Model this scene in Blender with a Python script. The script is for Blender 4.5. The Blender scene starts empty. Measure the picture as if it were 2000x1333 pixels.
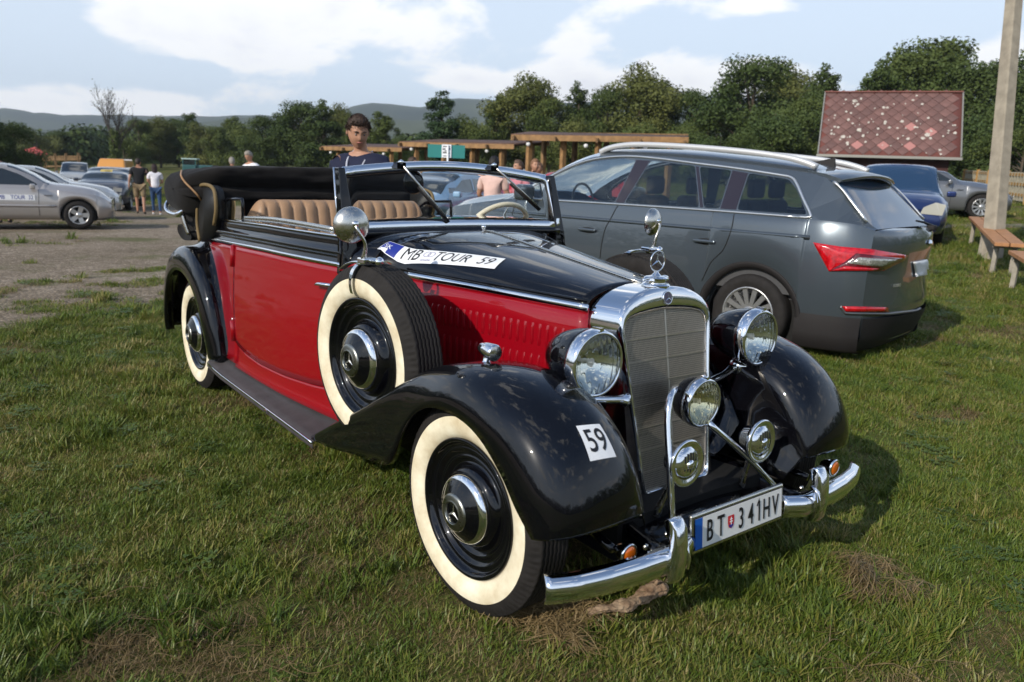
import bpy, bmesh, math, random
import numpy as np
from mathutils import Vector, Matrix, Euler

R = math.radians
SC = bpy.context.scene
COL = SC.collection
rnd = random.Random(7)

# ------------------------------------------------------------------ camera, world, sun, exposure
CAM = np.array([1.88286, -2.03140, 1.40306]); YAW, PITCH, ROLL, FPX = 2.484242, 0.216279, -0.0387917, 1487.9
def cam_axes():
    f = np.array([math.cos(YAW)*math.cos(PITCH), math.sin(YAW)*math.cos(PITCH), -math.sin(PITCH)])
    r = np.array([math.sin(YAW), -math.cos(YAW), 0.0]); d = np.cross(f, r)
    c, s = math.cos(ROLL), math.sin(ROLL)
    return c*r+s*d, -s*r+c*d, f
AX = cam_axes()
cd = bpy.data.cameras.new('camera'); cam = bpy.data.objects.new('camera', cd); COL.objects.link(cam)
m3 = np.stack([AX[0], -AX[1], -AX[2]], 1)
cam.matrix_world = Matrix.Translation(CAM.tolist()) @ Matrix(m3.tolist()).to_4x4()
cd.sensor_width = 36.0; cd.lens = FPX/2000*36.0; cd.clip_start = 0.05; cd.clip_end = 9000
cd.dof.use_dof = True; cd.dof.focus_distance = 3.1; cd.dof.aperture_fstop = 3.9
SC.camera = cam

def ray(u, v):
    d = AX[0]*(u-1000)/FPX + AX[1]*(v-666.5)/FPX + AX[2]
    return d
def at(u, v, depth):
    return CAM + ray(u, v)*depth
def gz(x, y):
    """height of the meadow: level round the two cars, rising gently to the north-east"""
    def ss(t): return t*t/(2*4.0) if t < 4 else t-2.0
    t = max(0.0, y-6.0)
    h = 0.055*ss(t) if t > 0 else 0.0
    if y > 26: h = 0.055*ss(20.0) + 0.03*(y-26)
    q = min(34.0, max(0.0, -x-5.0)); h -= 0.020*ss(q)*(1-min(1, max(0, (y-5)/12)))
    return min(h, 4.0)
def on_ground(u, depth):
    """point of the meadow seen in column u at the given depth"""
    v = 400.0; p = None
    for _ in range(40):
        p = at(u, v, depth); e = p[2]-gz(p[0], p[1]); v += e/depth*FPX*0.9
    return p

SUN_AZ, SUN_EL = R(281), R(29)      # direction towards the sun (angle in the xy plane)
wd = bpy.data.worlds.new('World'); SC.world = wd; wd.use_nodes = True
wt = wd.node_tree; wt.nodes.clear()
def N(t, typ, **kw):
    n = t.nodes.new(typ)
    for k, v in kw.items():
        if k.startswith('i_'): 
            key = k[2:]; key = int(key) if key.isdigit() else key
            n.inputs[key].default_value = v
        else: setattr(n, k, v)
    return n
def M(t, op, a, b=None, c=None, clamp=False):
    n = t.nodes.new('ShaderNodeMath'); n.operation = op; n.use_clamp = clamp
    for i, x in enumerate((a, b, c)):
        if x is None: continue
        if isinstance(x, (int, float)): n.inputs[i].default_value = x
        else: t.links.new(x, n.inputs[i])
    return n.outputs[0]
def build_sky():
    t = wt; L = t.links.new
    out = N(t, 'ShaderNodeOutputWorld'); bg = N(t, 'ShaderNodeBackground'); bg.inputs[1].default_value = 0.15
    sky = N(t, 'ShaderNodeTexSky', sky_type='NISHITA', sun_disc=False, sun_elevation=SUN_EL, sun_rotation=R(90)-SUN_AZ, altitude=300, air_density=1.0, dust_density=0.25, ozone_density=2.0)
    tc = N(t, 'ShaderNodeTexCoord'); sp = N(t, 'ShaderNodeSeparateXYZ'); L(tc.outputs['Generated'], sp.inputs[0])
    x, y, z = sp.outputs
    az = M(t, 'ARCTAN2', y, x); el = M(t, 'ARCSINE', z)
    # cloud layer seen in perspective: planar coordinates at cloud height, flattened low down
    zc = M(t, 'MAXIMUM', z, 0.0); den = M(t, 'ADD', zc, 0.16)
    cx = M(t, 'DIVIDE', x, den); cy = M(t, 'DIVIDE', y, den)
    cmb = N(t, 'ShaderNodeCombineXYZ'); L(cx, cmb.inputs[0]); L(cy, cmb.inputs[1])
    nz = N(t, 'ShaderNodeTexNoise', i_Scale=0.85, i_Detail=9.0, i_Roughness=0.56, i_Lacunarity=2.1); L(cmb.outputs[0], nz.inputs['Vector'])
    # billows on the sphere itself for the cloud outlines
    v2 = N(t, 'ShaderNodeVectorMath', operation='MULTIPLY'); v2.inputs[1].default_value = (1, 1, 2.0); L(tc.outputs['Generated'], v2.inputs[0])
    n2 = N(t, 'ShaderNodeTexNoise', i_Scale=5.2, i_Detail=10.0, i_Roughness=0.56, i_Distortion=0.25); L(v2.outputs[0], n2.inputs['Vector'])
    cov = M(t, 'ADD', M(t, 'MULTIPLY', nz.outputs[0], 0.40), M(t, 'MULTIPLY', n2.outputs[0], 1.15))
    # where the big cumulus stand (azimuth, elevation, widths, weight)
    blobs = []
    for (u, v, wu, wv, k) in SKY_BLOBS:
        d = ray(u, v); a0 = math.atan2(d[1], d[0]); e0 = math.asin(d[2]/np.linalg.norm(d))
        blobs.append((a0, e0, wu/FPX, wv/FPX, k))
    for a0, e0, wa, we, k in blobs:
        da = M(t, 'DIVIDE', M(t, 'SUBTRACT', az, a0), wa); de = M(t, 'DIVIDE', M(t, 'SUBTRACT', el, e0), we)
        q = M(t, 'ADD', M(t, 'MULTIPLY', da, da), M(t, 'MULTIPLY', de, de))
        g = M(t, 'POWER', 2.71828, M(t, 'MULTIPLY', q, -1.0))
        cov = M(t, 'ADD', cov, M(t, 'MULTIPLY', g, k))
    hi = N(t, 'ShaderNodeMapRange', interpolation_type='SMOOTHSTEP'); L(el, hi.inputs[0]); hi.inputs[1].default_value = 0.2; hi.inputs[2].default_value = 0.9; hi.inputs[3].default_value = 0.0; hi.inputs[4].default_value = -0.045
    cov = M(t, 'ADD', cov, hi.outputs[0])
    mr = N(t, 'ShaderNodeMapRange', interpolation_type='SMOOTHSTEP'); L(cov, mr.inputs[0])
    mr.inputs[1].default_value = 0.81; mr.inputs[2].default_value = 0.95
    # soft grey bases: thick cloud seen from below
    v3 = N(t, 'ShaderNodeVectorMath', operation='ADD'); v3.inputs[1].default_value = (0, 0, 0.045); L(tc.outputs['Generated'], v3.inputs[0])
    v4 = N(t, 'ShaderNodeVectorMath', operation='MULTIPLY'); v4.inputs[1].default_value = (1, 1, 2.0); L(v3.outputs[0], v4.inputs[0])
    n3 = N(t, 'ShaderNodeTexNoise', i_Scale=5.2, i_Detail=5.0, i_Roughness=0.5); L(v4.outputs[0], n3.inputs['Vector'])
    thick = N(t, 'ShaderNodeMapRange', interpolation_type='SMOOTHSTEP'); L(M(t, 'SUBTRACT', M(t, 'ADD', cov, M(t, 'MULTIPLY', n3.outputs[0], 0.5)), 0.0), thick.inputs[0])
    thick.inputs[1].default_value = 1.20; thick.inputs[2].default_value = 1.58
    ramp = N(t, 'ShaderNodeMix', data_type='RGBA'); L(thick.outputs[0], ramp.inputs[0])
    ramp.inputs[6].default_value = (7.2, 7.2, 7.2, 1); ramp.inputs[7].default_value = (4.9, 5.0, 5.5, 1)
    # thin veil brightens the blue
    veil = N(t, 'ShaderNodeMix', data_type='RGBA'); vf = N(t, 'ShaderNodeMapRange', interpolation_type='SMOOTHSTEP'); L(el, vf.inputs[0]); vf.inputs[1].default_value = 0.12; vf.inputs[2].default_value = 0.75; vf.inputs[3].default_value = 0.85; vf.inputs[4].default_value = 0.02; L(vf.outputs[0], veil.inputs[0]); veil.inputs[7].default_value = (4.9, 5.55, 6.35, 1)
    L(sky.outputs[0], veil.inputs[6])
    mx = N(t, 'ShaderNodeMix', data_type='RGBA'); L(M(t, 'MULTIPLY', mr.outputs[0], 0.94), mx.inputs[0]); L(veil.outputs[2], mx.inputs[6]); L(ramp.outputs[2], mx.inputs[7])
    L(mx.outputs[2], bg.inputs[0]); L(bg.outputs[0], out.inputs[0])
SKY_BLOBS = [(330, 55, 210, 55, .26), (620, 30, 260, 65, .30), (95, 180, 80, 26, .20), (850, 165, 90, 26, .2), (560, 165, 110, 20, .14), (300, 195, 90, 18, .16), (430, 150, 700, 20, -.20), (250, 235, 400, 30, .10),
             (1150, 170, 360, 36, .27), (820, 120, 60, 18, .14), (1020, 92, 60, 22, .15), (1400, 120, 130, 24, .13), (1500, 12, 110, 24, .24), (1960, 120, 70, 50, .3), (1110, 62, 46, 26, .16), (1650, 70, 200, 45, -.24), (1020, 40, 70, 80, -.24), (60, 50, 90, 70, -.26), (1280, 55, 70, 40, -.16)]
build_sky()
sl = bpy.data.lights.new('sun', 'SUN'); sun = bpy.data.objects.new('sun', sl); COL.objects.link(sun)
sl.energy = 3.7; sl.angle = R(0.55); sl.color = (1.0, 0.93, 0.82)
sd = Vector((math.cos(SUN_AZ)*math.cos(SUN_EL), math.sin(SUN_AZ)*math.cos(SUN_EL), math.sin(SUN_EL)))
sun.rotation_euler = sd.to_track_quat('Z', 'Y').to_euler(); sun.location = (0, 0, 30)
SC.view_settings.view_transform = 'Standard'; SC.view_settings.look = 'None'; SC.view_settings.gamma = 1.0
SC.view_settings.exposure = 0.25; SC.view_settings.use_curve_mapping = False
SC.cycles.max_bounces = 10; SC.cycles.transparent_max_bounces = 24; SC.cycles.glossy_bounces = 5; SC.cycles.transmission_bounces = 8
SC.cycles.sample_clamp_indirect = 8.0

# ------------------------------------------------------------------ helpers
MATS = {}
def mat(name, col, rough=0.5, metal=0.0, coat=0.0, var=0.0, scale=8.0, bump=0.0, bscale=60.0, spec=0.5, trans=0.0, ior=1.45, alpha=1.0, col2=None, sheen=0.0, rvar=0.0, emit=None, coatr=0.03):
    if name in MATS: return MATS[name]
    m = bpy.data.materials.new(name); m.use_nodes = True; t = m.node_tree; b = t.nodes['Principled BSDF']; L = t.links.new
    b.inputs['Base Color'].default_value = (*col, 1); b.inputs['Roughness'].default_value = rough; b.inputs['Metallic'].default_value = metal
    b.inputs['Coat Weight'].default_value = coat; b.inputs['Coat Roughness'].default_value = coatr; b.inputs['Specular IOR Level'].default_value = spec
    b.inputs['Transmission Weight'].default_value = trans; b.inputs['IOR'].default_value = ior; b.inputs['Alpha'].default_value = alpha
    b.inputs['Sheen Weight'].default_value = sheen
    if emit: b.inputs['Emission Color'].default_value = (*emit[0], 1); b.inputs['Emission Strength'].default_value = emit[1]
    tc = None
    if var or col2 or bump or rvar:
        tc = N(t, 'ShaderNodeTexCoord')
    if var or col2:
        n = N(t, 'ShaderNodeTexNoise', i_Scale=scale, i_Detail=6.0, i_Roughness=0.6); L(tc.outputs['Object'], n.inputs['Vector'])
        mr = N(t, 'ShaderNodeMapRange'); L(n.outputs[0], mr.inputs[0]); mr.inputs[1].default_value = 0.32; mr.inputs[2].default_value = 0.68
        mx = N(t, 'ShaderNodeMix', data_type='RGBA'); L(mr.outputs[0], mx.inputs[0])
        c2 = col2 if col2 else tuple(min(1, c*(1+var)) for c in col)
        c1 = col if col2 else tuple(c*(1-var) for c in col)
        mx.inputs[6].default_value = (*c1, 1); mx.inputs[7].default_value = (*c2, 1); L(mx.outputs[2], b.inputs['Base Color'])
    if rvar:
        n = N(t, 'ShaderNodeTexNoise', i_Scale=scale*1.7, i_Detail=5.0); L(tc.outputs['Object'], n.inputs['Vector'])
        mr = N(t, 'ShaderNodeMapRange'); L(n.outputs[0], mr.inputs[0]); mr.inputs[1].default_value = 0.35; mr.inputs[2].default_value = 0.7
        mr.inputs[3].default_value = rough; mr.inputs[4].default_value = rough+rvar; L(mr.outputs[0], b.inputs['Roughness'])
    if bump:
        n = N(t, 'ShaderNodeTexNoise', i_Scale=bscale, i_Detail=5.0); L(tc.outputs['Object'], n.inputs['Vector'])
        bp = N(t, 'ShaderNodeBump', i_Strength=1.0, i_Distance=bump); L(n.outputs[0], bp.inputs['Height']); L(bp.outputs[0], b.inputs['Normal'])
    MATS[name] = m; return m

def link(name, me, m=None, parent=None, smooth=True, **props):
    if m is not None and len(me.materials) == 0: me.materials.append(m)
    if smooth and len(me.polygons): me.polygons.foreach_set('use_smooth', [True]*len(me.polygons))
    o = bpy.data.objects.new(name, me); COL.objects.link(o)
    if parent is not None: o.parent = parent
    for k, v in props.items(): o[k] = v
    return o
def mesh(name, V, F, m=None, parent=None, smooth=True, **props):
    me = bpy.data.meshes.new(name); me.from_pydata([tuple(map(float, v)) for v in V], [], [tuple(int(i) for i in f) for f in F]); me.update()
    return link(name, me, m, parent, smooth, **props)
def thing(name, label, cat, loc=(0, 0, 0), rz=0.0, group=None, sc=1.0):
    o = bpy.data.objects.new(name, None); COL.objects.link(o); o.empty_display_size = 0.2
    o.location = tuple(map(float, loc)); o.rotation_euler = (0, 0, rz); o.scale = (sc, sc, sc); o['label'] = label; o['category'] = cat
    if group: o['group'] = group
    return o
def tag(o, label, cat, group=None):
    o['label'] = label; o['category'] = cat
    if group: o['group'] = group
    return o
def cr(P, n, closed=False):
    """Catmull-Rom through points, n samples spread evenly over the parameter"""
    P = np.array(P, float); k = len(P)
    if closed: Q = np.vstack([P[-1], P, P[0], P[1]]); T = np.linspace(0, k, n, endpoint=False)
    else: Q = np.vstack([2*P[0]-P[1], P, 2*P[-1]-P[-2]]); T = np.linspace(0, k-1, n)
    out = []
    for t in T:
        i = min(int(t), (k-1 if closed else k-2)); u = t-i
        p0, p1, p2, p3 = Q[i], Q[i+1], Q[i+2], Q[i+3]
        out.append(0.5*((2*p1)+(-p0+p2)*u+(2*p0-5*p1+4*p2-p3)*u*u+(-p0+3*p1-3*p2+p3)*u**3))
    return np.array(out)
def lin(P, n):
    P = np.array(P, float); d = np.r_[0, np.cumsum(np.linalg.norm(np.diff(P, axis=0), axis=1))]; T = np.linspace(0, d[-1], n)
    return np.stack([np.interp(T, d, P[:, k]) for k in range(P.shape[1])], 1)
def grid(name, P, m=None, parent=None, cu=False, cv=False, thick=0.0, smooth=True, flip=False, sub=0, **props):
    P = np.asarray(P, float); nu, nv = P.shape[:2]; V = P.reshape(-1, 3); F = []
    for i in range(nu if cu else nu-1):
        for j in range(nv if cv else nv-1):
            a, b, c, d = i*nv+j, ((i+1) % nu)*nv+j, ((i+1) % nu)*nv+(j+1) % nv, i*nv+(j+1) % nv
            F.append((a, d, c, b) if flip else (a, b, c, d))
    o = mesh(name, V, F, m, parent, smooth, **props)
    if thick:
        s = o.modifiers.new('solid', 'SOLIDIFY'); s.thickness = abs(thick); s.offset = -1 if thick > 0 else 1
    if sub:
        s = o.modifiers.new('sub', 'SUBSURF'); s.levels = sub; s.render_levels = sub
    return o
def frames(P, closed=False):
    P = np.asarray(P, float); n = len(P)
    T = (np.roll(P, -1, 0)-np.roll(P, 1, 0)) if closed else np.gradient(P, axis=0)
    T /= (np.linalg.norm(T, axis=1, keepdims=True)+1e-12)
    a = np.array([0, 0, 1.0]) if abs(T[0][2]) < 0.9 else np.array([1.0, 0, 0])
    U = []; u = a-T[0]*(a@T[0]); u /= np.linalg.norm(u)
    for t in T:
        u = u-t*(u@t); u /= (np.linalg.norm(u)+1e-12); U.append(u.copy())
    U = np.array(U); return T, U, np.cross(T, U)
def tube(name, pts, r, m=None, parent=None, n=10, closed=False, spline=0, cap=True, **props):
    P = np.array(pts, float)
    if spline: P = cr(P, spline, closed)
    T, U, W = frames(P, closed)
    rr = np.interp(np.linspace(0, 1, len(P)), np.linspace(0, 1, len(r)), r) if hasattr(r, '__len__') else np.full(len(P), r)
    a = np.linspace(0, 2*math.pi, n, endpoint=False)
    G = P[:, None]+rr[:, None, None]*(np.cos(a)[None, :, None]*U[:, None]+np.sin(a)[None, :, None]*W[:, None])
    V = G.reshape(-1, 3).tolist(); F = []; k = len(P)
    for i in range(k if closed else k-1):
        for j in range(n):
            F.append((i*n+j, i*n+(j+1) % n, ((i+1) % k)*n+(j+1) % n, ((i+1) % k)*n+j))
    if cap and not closed: F += [tuple(range(n))[::-1], tuple((k-1)*n+j for j in range(n))]
    return mesh(name, V, F, m, parent, True, **props)
def sweep(name, pts, sec, m=None, parent=None, closed=False, spline=0, up=None, smooth=True, cap=True, **props):
    """sweep a closed 2-D section (list of (side, up)) along a path"""
    P = np.array(pts, float)
    if spline: P = cr(P, spline, closed)
    n = len(P); T = (np.roll(P, -1, 0)-np.roll(P, 1, 0)) if closed else np.gradient(P, axis=0)
    T /= (np.linalg.norm(T, axis=1, keepdims=True)+1e-12)
    up = np.array(up if up is not None else (0, 0, 1.0), float)
    S = np.cross(T, up); S /= (np.linalg.norm(S, axis=1, keepdims=True)+1e-12); U = np.cross(S, T)
    sec = np.array(sec, float); k = len(sec)
    G = P[:, None]+sec[None, :, 0, None]*S[:, None]+sec[None, :, 1, None]*U[:, None]
    V = G.reshape(-1, 3); F = []
    for i in range(n if closed else n-1):
        for j in range(k): F.append((i*k+j, i*k+(j+1) % k, ((i+1) % n)*k+(j+1) % k, ((i+1) % n)*k+j))
    if cap and not closed: F += [tuple(range(k))[::-1], tuple((n-1)*k+j for j in range(k))]
    o = mesh(name, V, F, m, parent, smooth, **props)
    return o
def AXM(axis):
    """matrix taking +Z to the given axis"""
    return np.array(Vector(axis).to_track_quat('Z', 'Y').to_matrix())
def lathe(name, prof, m=None, parent=None, org=(0, 0, 0), axis=(0, 1, 0), n=48, disp=None, smooth=True, **props):
    prof = np.array(prof, float); k = len(prof); a = np.linspace(0, 2*math.pi, n, endpoint=False); V = []; F = []
    r = prof[:, 0][None, :]*np.ones((n, 1)); h = prof[:, 1][None, :]*np.ones((n, 1))
    if disp: r, h = disp(a, r, h)
    X = np.stack([r*np.cos(a)[:, None], r*np.sin(a)[:, None], h], 2).reshape(-1, 3)
    V = X@AXM(axis).T+np.array(org)
    for i in range(n):
        for j in range(k-1):
            F.append((i*k+j, ((i+1) % n)*k+j, ((i+1) % n)*k+j+1, i*k+j+1))
    return mesh(name, V, F, m, parent, smooth, **props)
def sharp(o, ang=35):
    me = o.data
    try: me.set_sharp_from_angle(angle=R(ang))
    except Exception: pass
    return o
def bevel(o, w, seg=2):
    b = o.modifiers.new('bevel', 'BEVEL'); b.width = w; b.segments = seg; b.limit_method = 'ANGLE'; b.angle_limit = R(35); b.harden_normals = False
    return o
BOXF = [(0, 1, 3, 2), (4, 6, 7, 5), (0, 4, 5, 1), (2, 3, 7, 6), (0, 2, 6, 4), (1, 5, 7, 3)]
def boxv(c, s, rz=0.0):
    V = np.array([(x, y, z) for x in (-.5, .5) for y in (-.5, .5) for z in (-.5, .5)])*np.array(s)
    c_, s_ = math.cos(rz), math.sin(rz); V = np.stack([V[:, 0]*c_-V[:, 1]*s_, V[:, 0]*s_+V[:, 1]*c_, V[:, 2]], 1)
    return V+np.array(c)
def box(name, c, s, m=None, parent=None, rz=0.0, bev=0.0, **props):
    o = mesh(name, boxv(c, s, rz), BOXF, m, parent, False, **props)
    if bev: bevel(o, bev)
    return o
def joined(name, lst, m=None, parent=None, smooth=False, **props):
    """several boxes / (V, F) pieces in one mesh"""
    V = []; F = []
    for v, f in lst:
        b = len(V); V += [tuple(q) for q in np.asarray(v, float)]; F += [tuple(i+b for i in ff) for ff in f]
    return mesh(name, V, F, m, parent, smooth, **props)
def beamv(a, b, w, h, up=(0, 0, 1)):
    a = np.array(a, float); b = np.array(b, float); t = b-a; t /= np.linalg.norm(t); up = np.array(up, float)
    if abs(t@up) > .95: up = np.array([1.0, 0, 0])
    s = np.cross(t, up); s /= np.linalg.norm(s); u = np.cross(s, t)
    return np.array([p+s*i*w/2+u*j*h/2 for p in (a, b) for i in (-1, 1) for j in (-1, 1)])
def beam(name, a, b, w, h, m=None, parent=None, up=(0, 0, 1), bev=0.0, **props):
    o = mesh(name, beamv(a, b, w, h, up), BOXF, m, parent, False, **props)
    if bev: bevel(o, bev)
    return o
def text_vf(s, size=1.0, align='CENTER', spacing=1.0, sx=1.0, ext=0.0, shear=0.0, off=0.0):
    cu = bpy.data.curves.new('t', 'FONT'); cu.body = s; cu.size = size; cu.align_x = align; cu.align_y = 'CENTER'; cu.space_character = spacing; cu.extrude = ext; cu.shear = shear; cu.offset = off
    cu.resolution_u = 4
    o = bpy.data.objects.new('t', cu); COL.objects.link(o); bpy.context.view_layer.update()
    me = bpy.data.meshes.new_from_object(o.evaluated_get(bpy.context.evaluated_depsgraph_get()))
    V = np.array([v.co[:] for v in me.vertices]) if len(me.vertices) else np.zeros((0, 3)); F = [tuple(p.vertices) for p in me.polygons]
    V[:, 0] *= sx
    bpy.data.objects.remove(o); bpy.data.curves.remove(cu); bpy.data.meshes.remove(me)
    return V, F
def text(name, s, size, org, right, up, m, parent, sx=1.0, ext=0.0006, lift=0.0012, spacing=1.0, off=0.0, shear=0.0, fn=None, **props):
    V, F = text_vf(s, size, 'CENTER', spacing, sx, ext, shear, off)
    right = np.array(right, float); right /= np.linalg.norm(right); up = np.array(up, float); up /= np.linalg.norm(up); nn = np.cross(right, up)
    P = np.array(org)+V[:, :1]*right+V[:, 1:2]*up+(V[:, 2:]+lift)*nn
    if fn: P = fn(P)
    return mesh(name, P, F, m, parent, False, **props)
def kids(o): return [c for c in bpy.data.objects if c.parent == o]
def copy_tree(root, loc=None, rz=None, label=None, group=None, index=None, mats=None):
    ch = {}
    def rec(o, par):
        c = o.copy(); COL.objects.link(c)
        if par is not None: c.parent = par
        for k in CH.get(o.name, []): rec(k, c)
        return c
    CH = {}
    for q in bpy.data.objects:
        if q.parent is not None: CH.setdefault(q.parent.name, []).append(q)
    r = rec(root, None)
    if loc is not None: r.location = tuple(map(float, loc))
    if rz is not None: r.rotation_euler = (0, 0, rz)
    if label: r['label'] = label
    if group: r['group'] = group
    return r
def mirror_mesh(src, name, parent, **props):
    """the same part on the other side of the car (y -> -y)"""
    me = src.data.copy(); n = len(me.vertices); co = np.empty(n*3); me.vertices.foreach_get('co', co); co = co.reshape(-1, 3); co[:, 1] *= -1
    me.vertices.foreach_set('co', co.ravel()); me.flip_normals(); me.update()
    o = bpy.data.objects.new(name, me); COL.objects.link(o); o.parent = parent
    for md in src.modifiers:
        nm = o.modifiers.new(md.name, md.type)
        for a in ('thickness', 'offset', 'width', 'segments', 'limit_method', 'angle_limit', 'levels', 'render_levels'):
            if hasattr(md, a):
                try: setattr(nm, a, getattr(md, a))
                except Exception: pass
    for k, v in props.items(): o[k] = v
    return o
# ------------------------------------------------------------------ materials of the cars
BLACK = mat('black_lacquer', (.0022, .0022, .0034), .25, coat=1.0, spec=.05, coatr=.018)
RED = mat('red_lacquer', (.25, .0015, .007), .4, coat=1.0, spec=.1, coatr=.025)
CHROME = mat('chrome', (.86, .87, .89), .045, 1.0, rvar=.05, scale=9)
CHROME2 = mat('worn_chrome', (.62, .60, .55), .2, 1.0, rvar=.12, scale=22)
RUBBER = mat('tyre_rubber', (.020, .018, .017), .8, spec=.25, var=.25, scale=16, bump=.0006, bscale=160)
CREAM = mat('cream_whitewall', (.60, .50, .33), .6, scale=11, col2=(.84, .78, .60), bump=.0006, bscale=60)
MATTING = mat('rubber_matting', (.052, .046, .048), .7, var=.2, scale=12, bump=.0006, bscale=220)
LEATHER = mat('tan_leather', (.34, .205, .115), .5, var=.12, scale=7, bump=.0008, bscale=90)
CLOTH = mat('black_hood_cloth', (.011, .010, .010), .92, var=.3, scale=10, bump=.0012, bscale=300, sheen=.05, spec=.2)
PIPING = mat('tan_piping', (.30, .17, .08), .6)
GLASS = mat('clear_glass', (.96, .98, .97), .0, trans=1.0, ior=1.12, spec=.5)
DARK = mat('dark_underbody', (.006, .006, .006), .8)
MESHW = mat('grille_wire', (.68, .64, .58), .40, 1.0)
CORE = mat('radiator_core', (.028, .021, .017), .7, var=.4, scale=30)
WHITE = mat('white_print', (.78, .79, .80), .4)
BLUEP = mat('blue_print', (.015, .03, .25), .4)
INK = mat('black_print', (.012, .012, .014), .45)
IVORY = mat('ivory_plastic', (.62, .56, .42), .35, coat=.4)
AMBER = mat('amber_lens', (.75, .16, .01), .12, trans=.35, coat=1)
REDLENS = mat('red_lens', (.5, .005, .01), .1, coat=1, trans=.2)
SILVERP = mat('silver_plastic', (.5, .5, .5), .35, .6)

# ------------------------------------------------------------------ the old cabriolet (world frame = car frame: x forward, y left)
car = thing('vintage_car', 'old red and black open cabriolet with cream whitewall tyres and number 59', 'vintage car', (0, 0, 0))

def wheel_profile():
    side = [(.228, .052), (.232, .060), (.245, .069), (.262, .0765), (.285, .0785), (.303, .0755)]
    sh = [(.3035, .0765), (.314, .0735), (.326, .068), (.337, .0615), (.3445, .054)]
    tr = []
    for i, y in enumerate((.050, .034, .018, .002, -.014, -.030, -.046)):
        tr += [(.3475, y+.002), (.3500, y-.001), (.3500, y-.0105), (.3475, y-.0125), (.3425, y-.013), (.3425, y-.0155)]
    tail = [(.344, -.062), (.33, -.068), (.30, -.0765), (.26, -.074), (.23, -.055)]
    return side, sh, tr+tail
def make_wheel(name, parent, hub_emblem=True):
    """outward = +z of the wheel's own frame; parts are sub-parts of the wheel mesh (the tyre)"""
    side, sh, rest = wheel_profile()
    def dz(a, r, h):
        k = (np.floor(a/(2*math.pi)*96*2).astype(int) % 2)[:, None]
        m_ = (np.abs(h) > .053) & (r > .325) & (r < .3462)
        m2 = (r > .3455)
        w = 0.0012*np.sign(np.sin(a*75))[:, None]
        return r-np.where(m_, .0042*k, 0)*(h > -1), h+np.where(m2, w, 0)
    ty = lathe(name, sh+rest, RUBBER, parent, n=384, axis=(0, 0, 1), disp=dz)
    ww = lathe('whitewall', side, CREAM, ty, n=120, axis=(0, 0, 1))
    rim = lathe('rim', [(.231, .058), (.233, .064), (.229, .0685), (.221, .0675), (.215, .060), (.212, .052), (.205, .046), (.199, .047), (.195, .050), (.190, .046), (.184, .037), (.176, .034), (.170, .037), (.166, .040), (.160, .036), (.152, .026), (.146, .026), (.140, .034), (.135, .046), (.127, .055), (.117, .061), (.05, .063), (0, .063)], BLACK, ty, n=96, axis=(0, 0, 1))
    cap = lathe('hubcap', [(.117, .060), (.1185, .066), (.117, .072), (.111, .080), (.104, .0855), (.100, .087)], CHROME, ty, n=72, axis=(0, 0, 1))
    dome = lathe('hubcap_dome', [(.1005, .0865), (.090, .094), (.076, .103), (.062, .111)], BLACK, ty, n=72, axis=(0, 0, 1))
    ring = lathe('hub_ring', [(.0625, .1105), (.061, .1145), (.054, .1175), (.044, .1195), (.040, .1205), (.0375, .1225), (.0355, .1205), (.034, .114)], mat('dull_hub_metal', (.30, .30, .27), .25, 1.0, rvar=.1, scale=20), ty, n=64, axis=(0, 0, 1))
    back = lathe('hub_center', [(.0345, .1135), (0, .1125)], BLACK, ty, n=32, axis=(0, 0, 1))
    star('hub_star', .034, .1135, CHROME2, ty)
    return ty
def star_vf(r, z, ri=.16, thick=.10):
    V = [(0, 0, z+r*thick)]; F = []
    for k in range(3):
        a = math.pi/2+k*2*math.pi/3; b = a+math.pi/3
        V += [(r*math.cos(a), r*math.sin(a), z), (r*ri*math.cos(b), r*ri*math.sin(b), z)]
    for k in range(6): F.append((0, 1+k, 1+(k+1) % 6))
    return np.array(V), F
def star(name, r, z, m, parent, org=(0, 0, 0), A=None):
    V, F = star_vf(r, z)
    if A is not None: V = V@np.array(A).T
    return mesh(name, V+np.array(org), F, m, parent, False)
def place(o, x, y, z, out, steer=0.0, toe=0.0):
    # wheel frame z -> outward axis
    ax = Vector((math.sin(steer+toe)*(1 if out < 0 else -1), out*math.cos(steer+toe), 0))
    zc = ax.normalized(); yc = Vector((0, 0, 1)); xc = yc.cross(zc).normalized(); yc = zc.cross(xc)
    o.matrix_local = Matrix.Translation((x, y, z)) @ Matrix((xc, yc, zc)).transposed().to_4x4()
WB = 3.036
w0 = make_wheel('wheel', car); 
place(w0, 0, -.678, .345, -1, R(3.0))
def dup_sub(o, parent):
    c = o.copy(); COL.objects.link(c); c.parent = parent
    for k in kids(o):
        d = k.copy(); COL.objects.link(d); d.parent = c
    return c
w = dup_sub(w0, car); place(w, -WB, -.680, .345, -1)
w = dup_sub(w0, car); place(w, 0, .678, .345, 1, R(-3.0))
w = dup_sub(w0, car); place(w, -WB, .680, .345, 1)
SP = {}
for s in (-1, 1):
    w = dup_sub(w0, car); w.name = 'spare_wheel'
    SP[s] = (-.675, s*.715, .700); a = R(5.5)
    place(w, *SP[s], s, 0, a)
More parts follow.
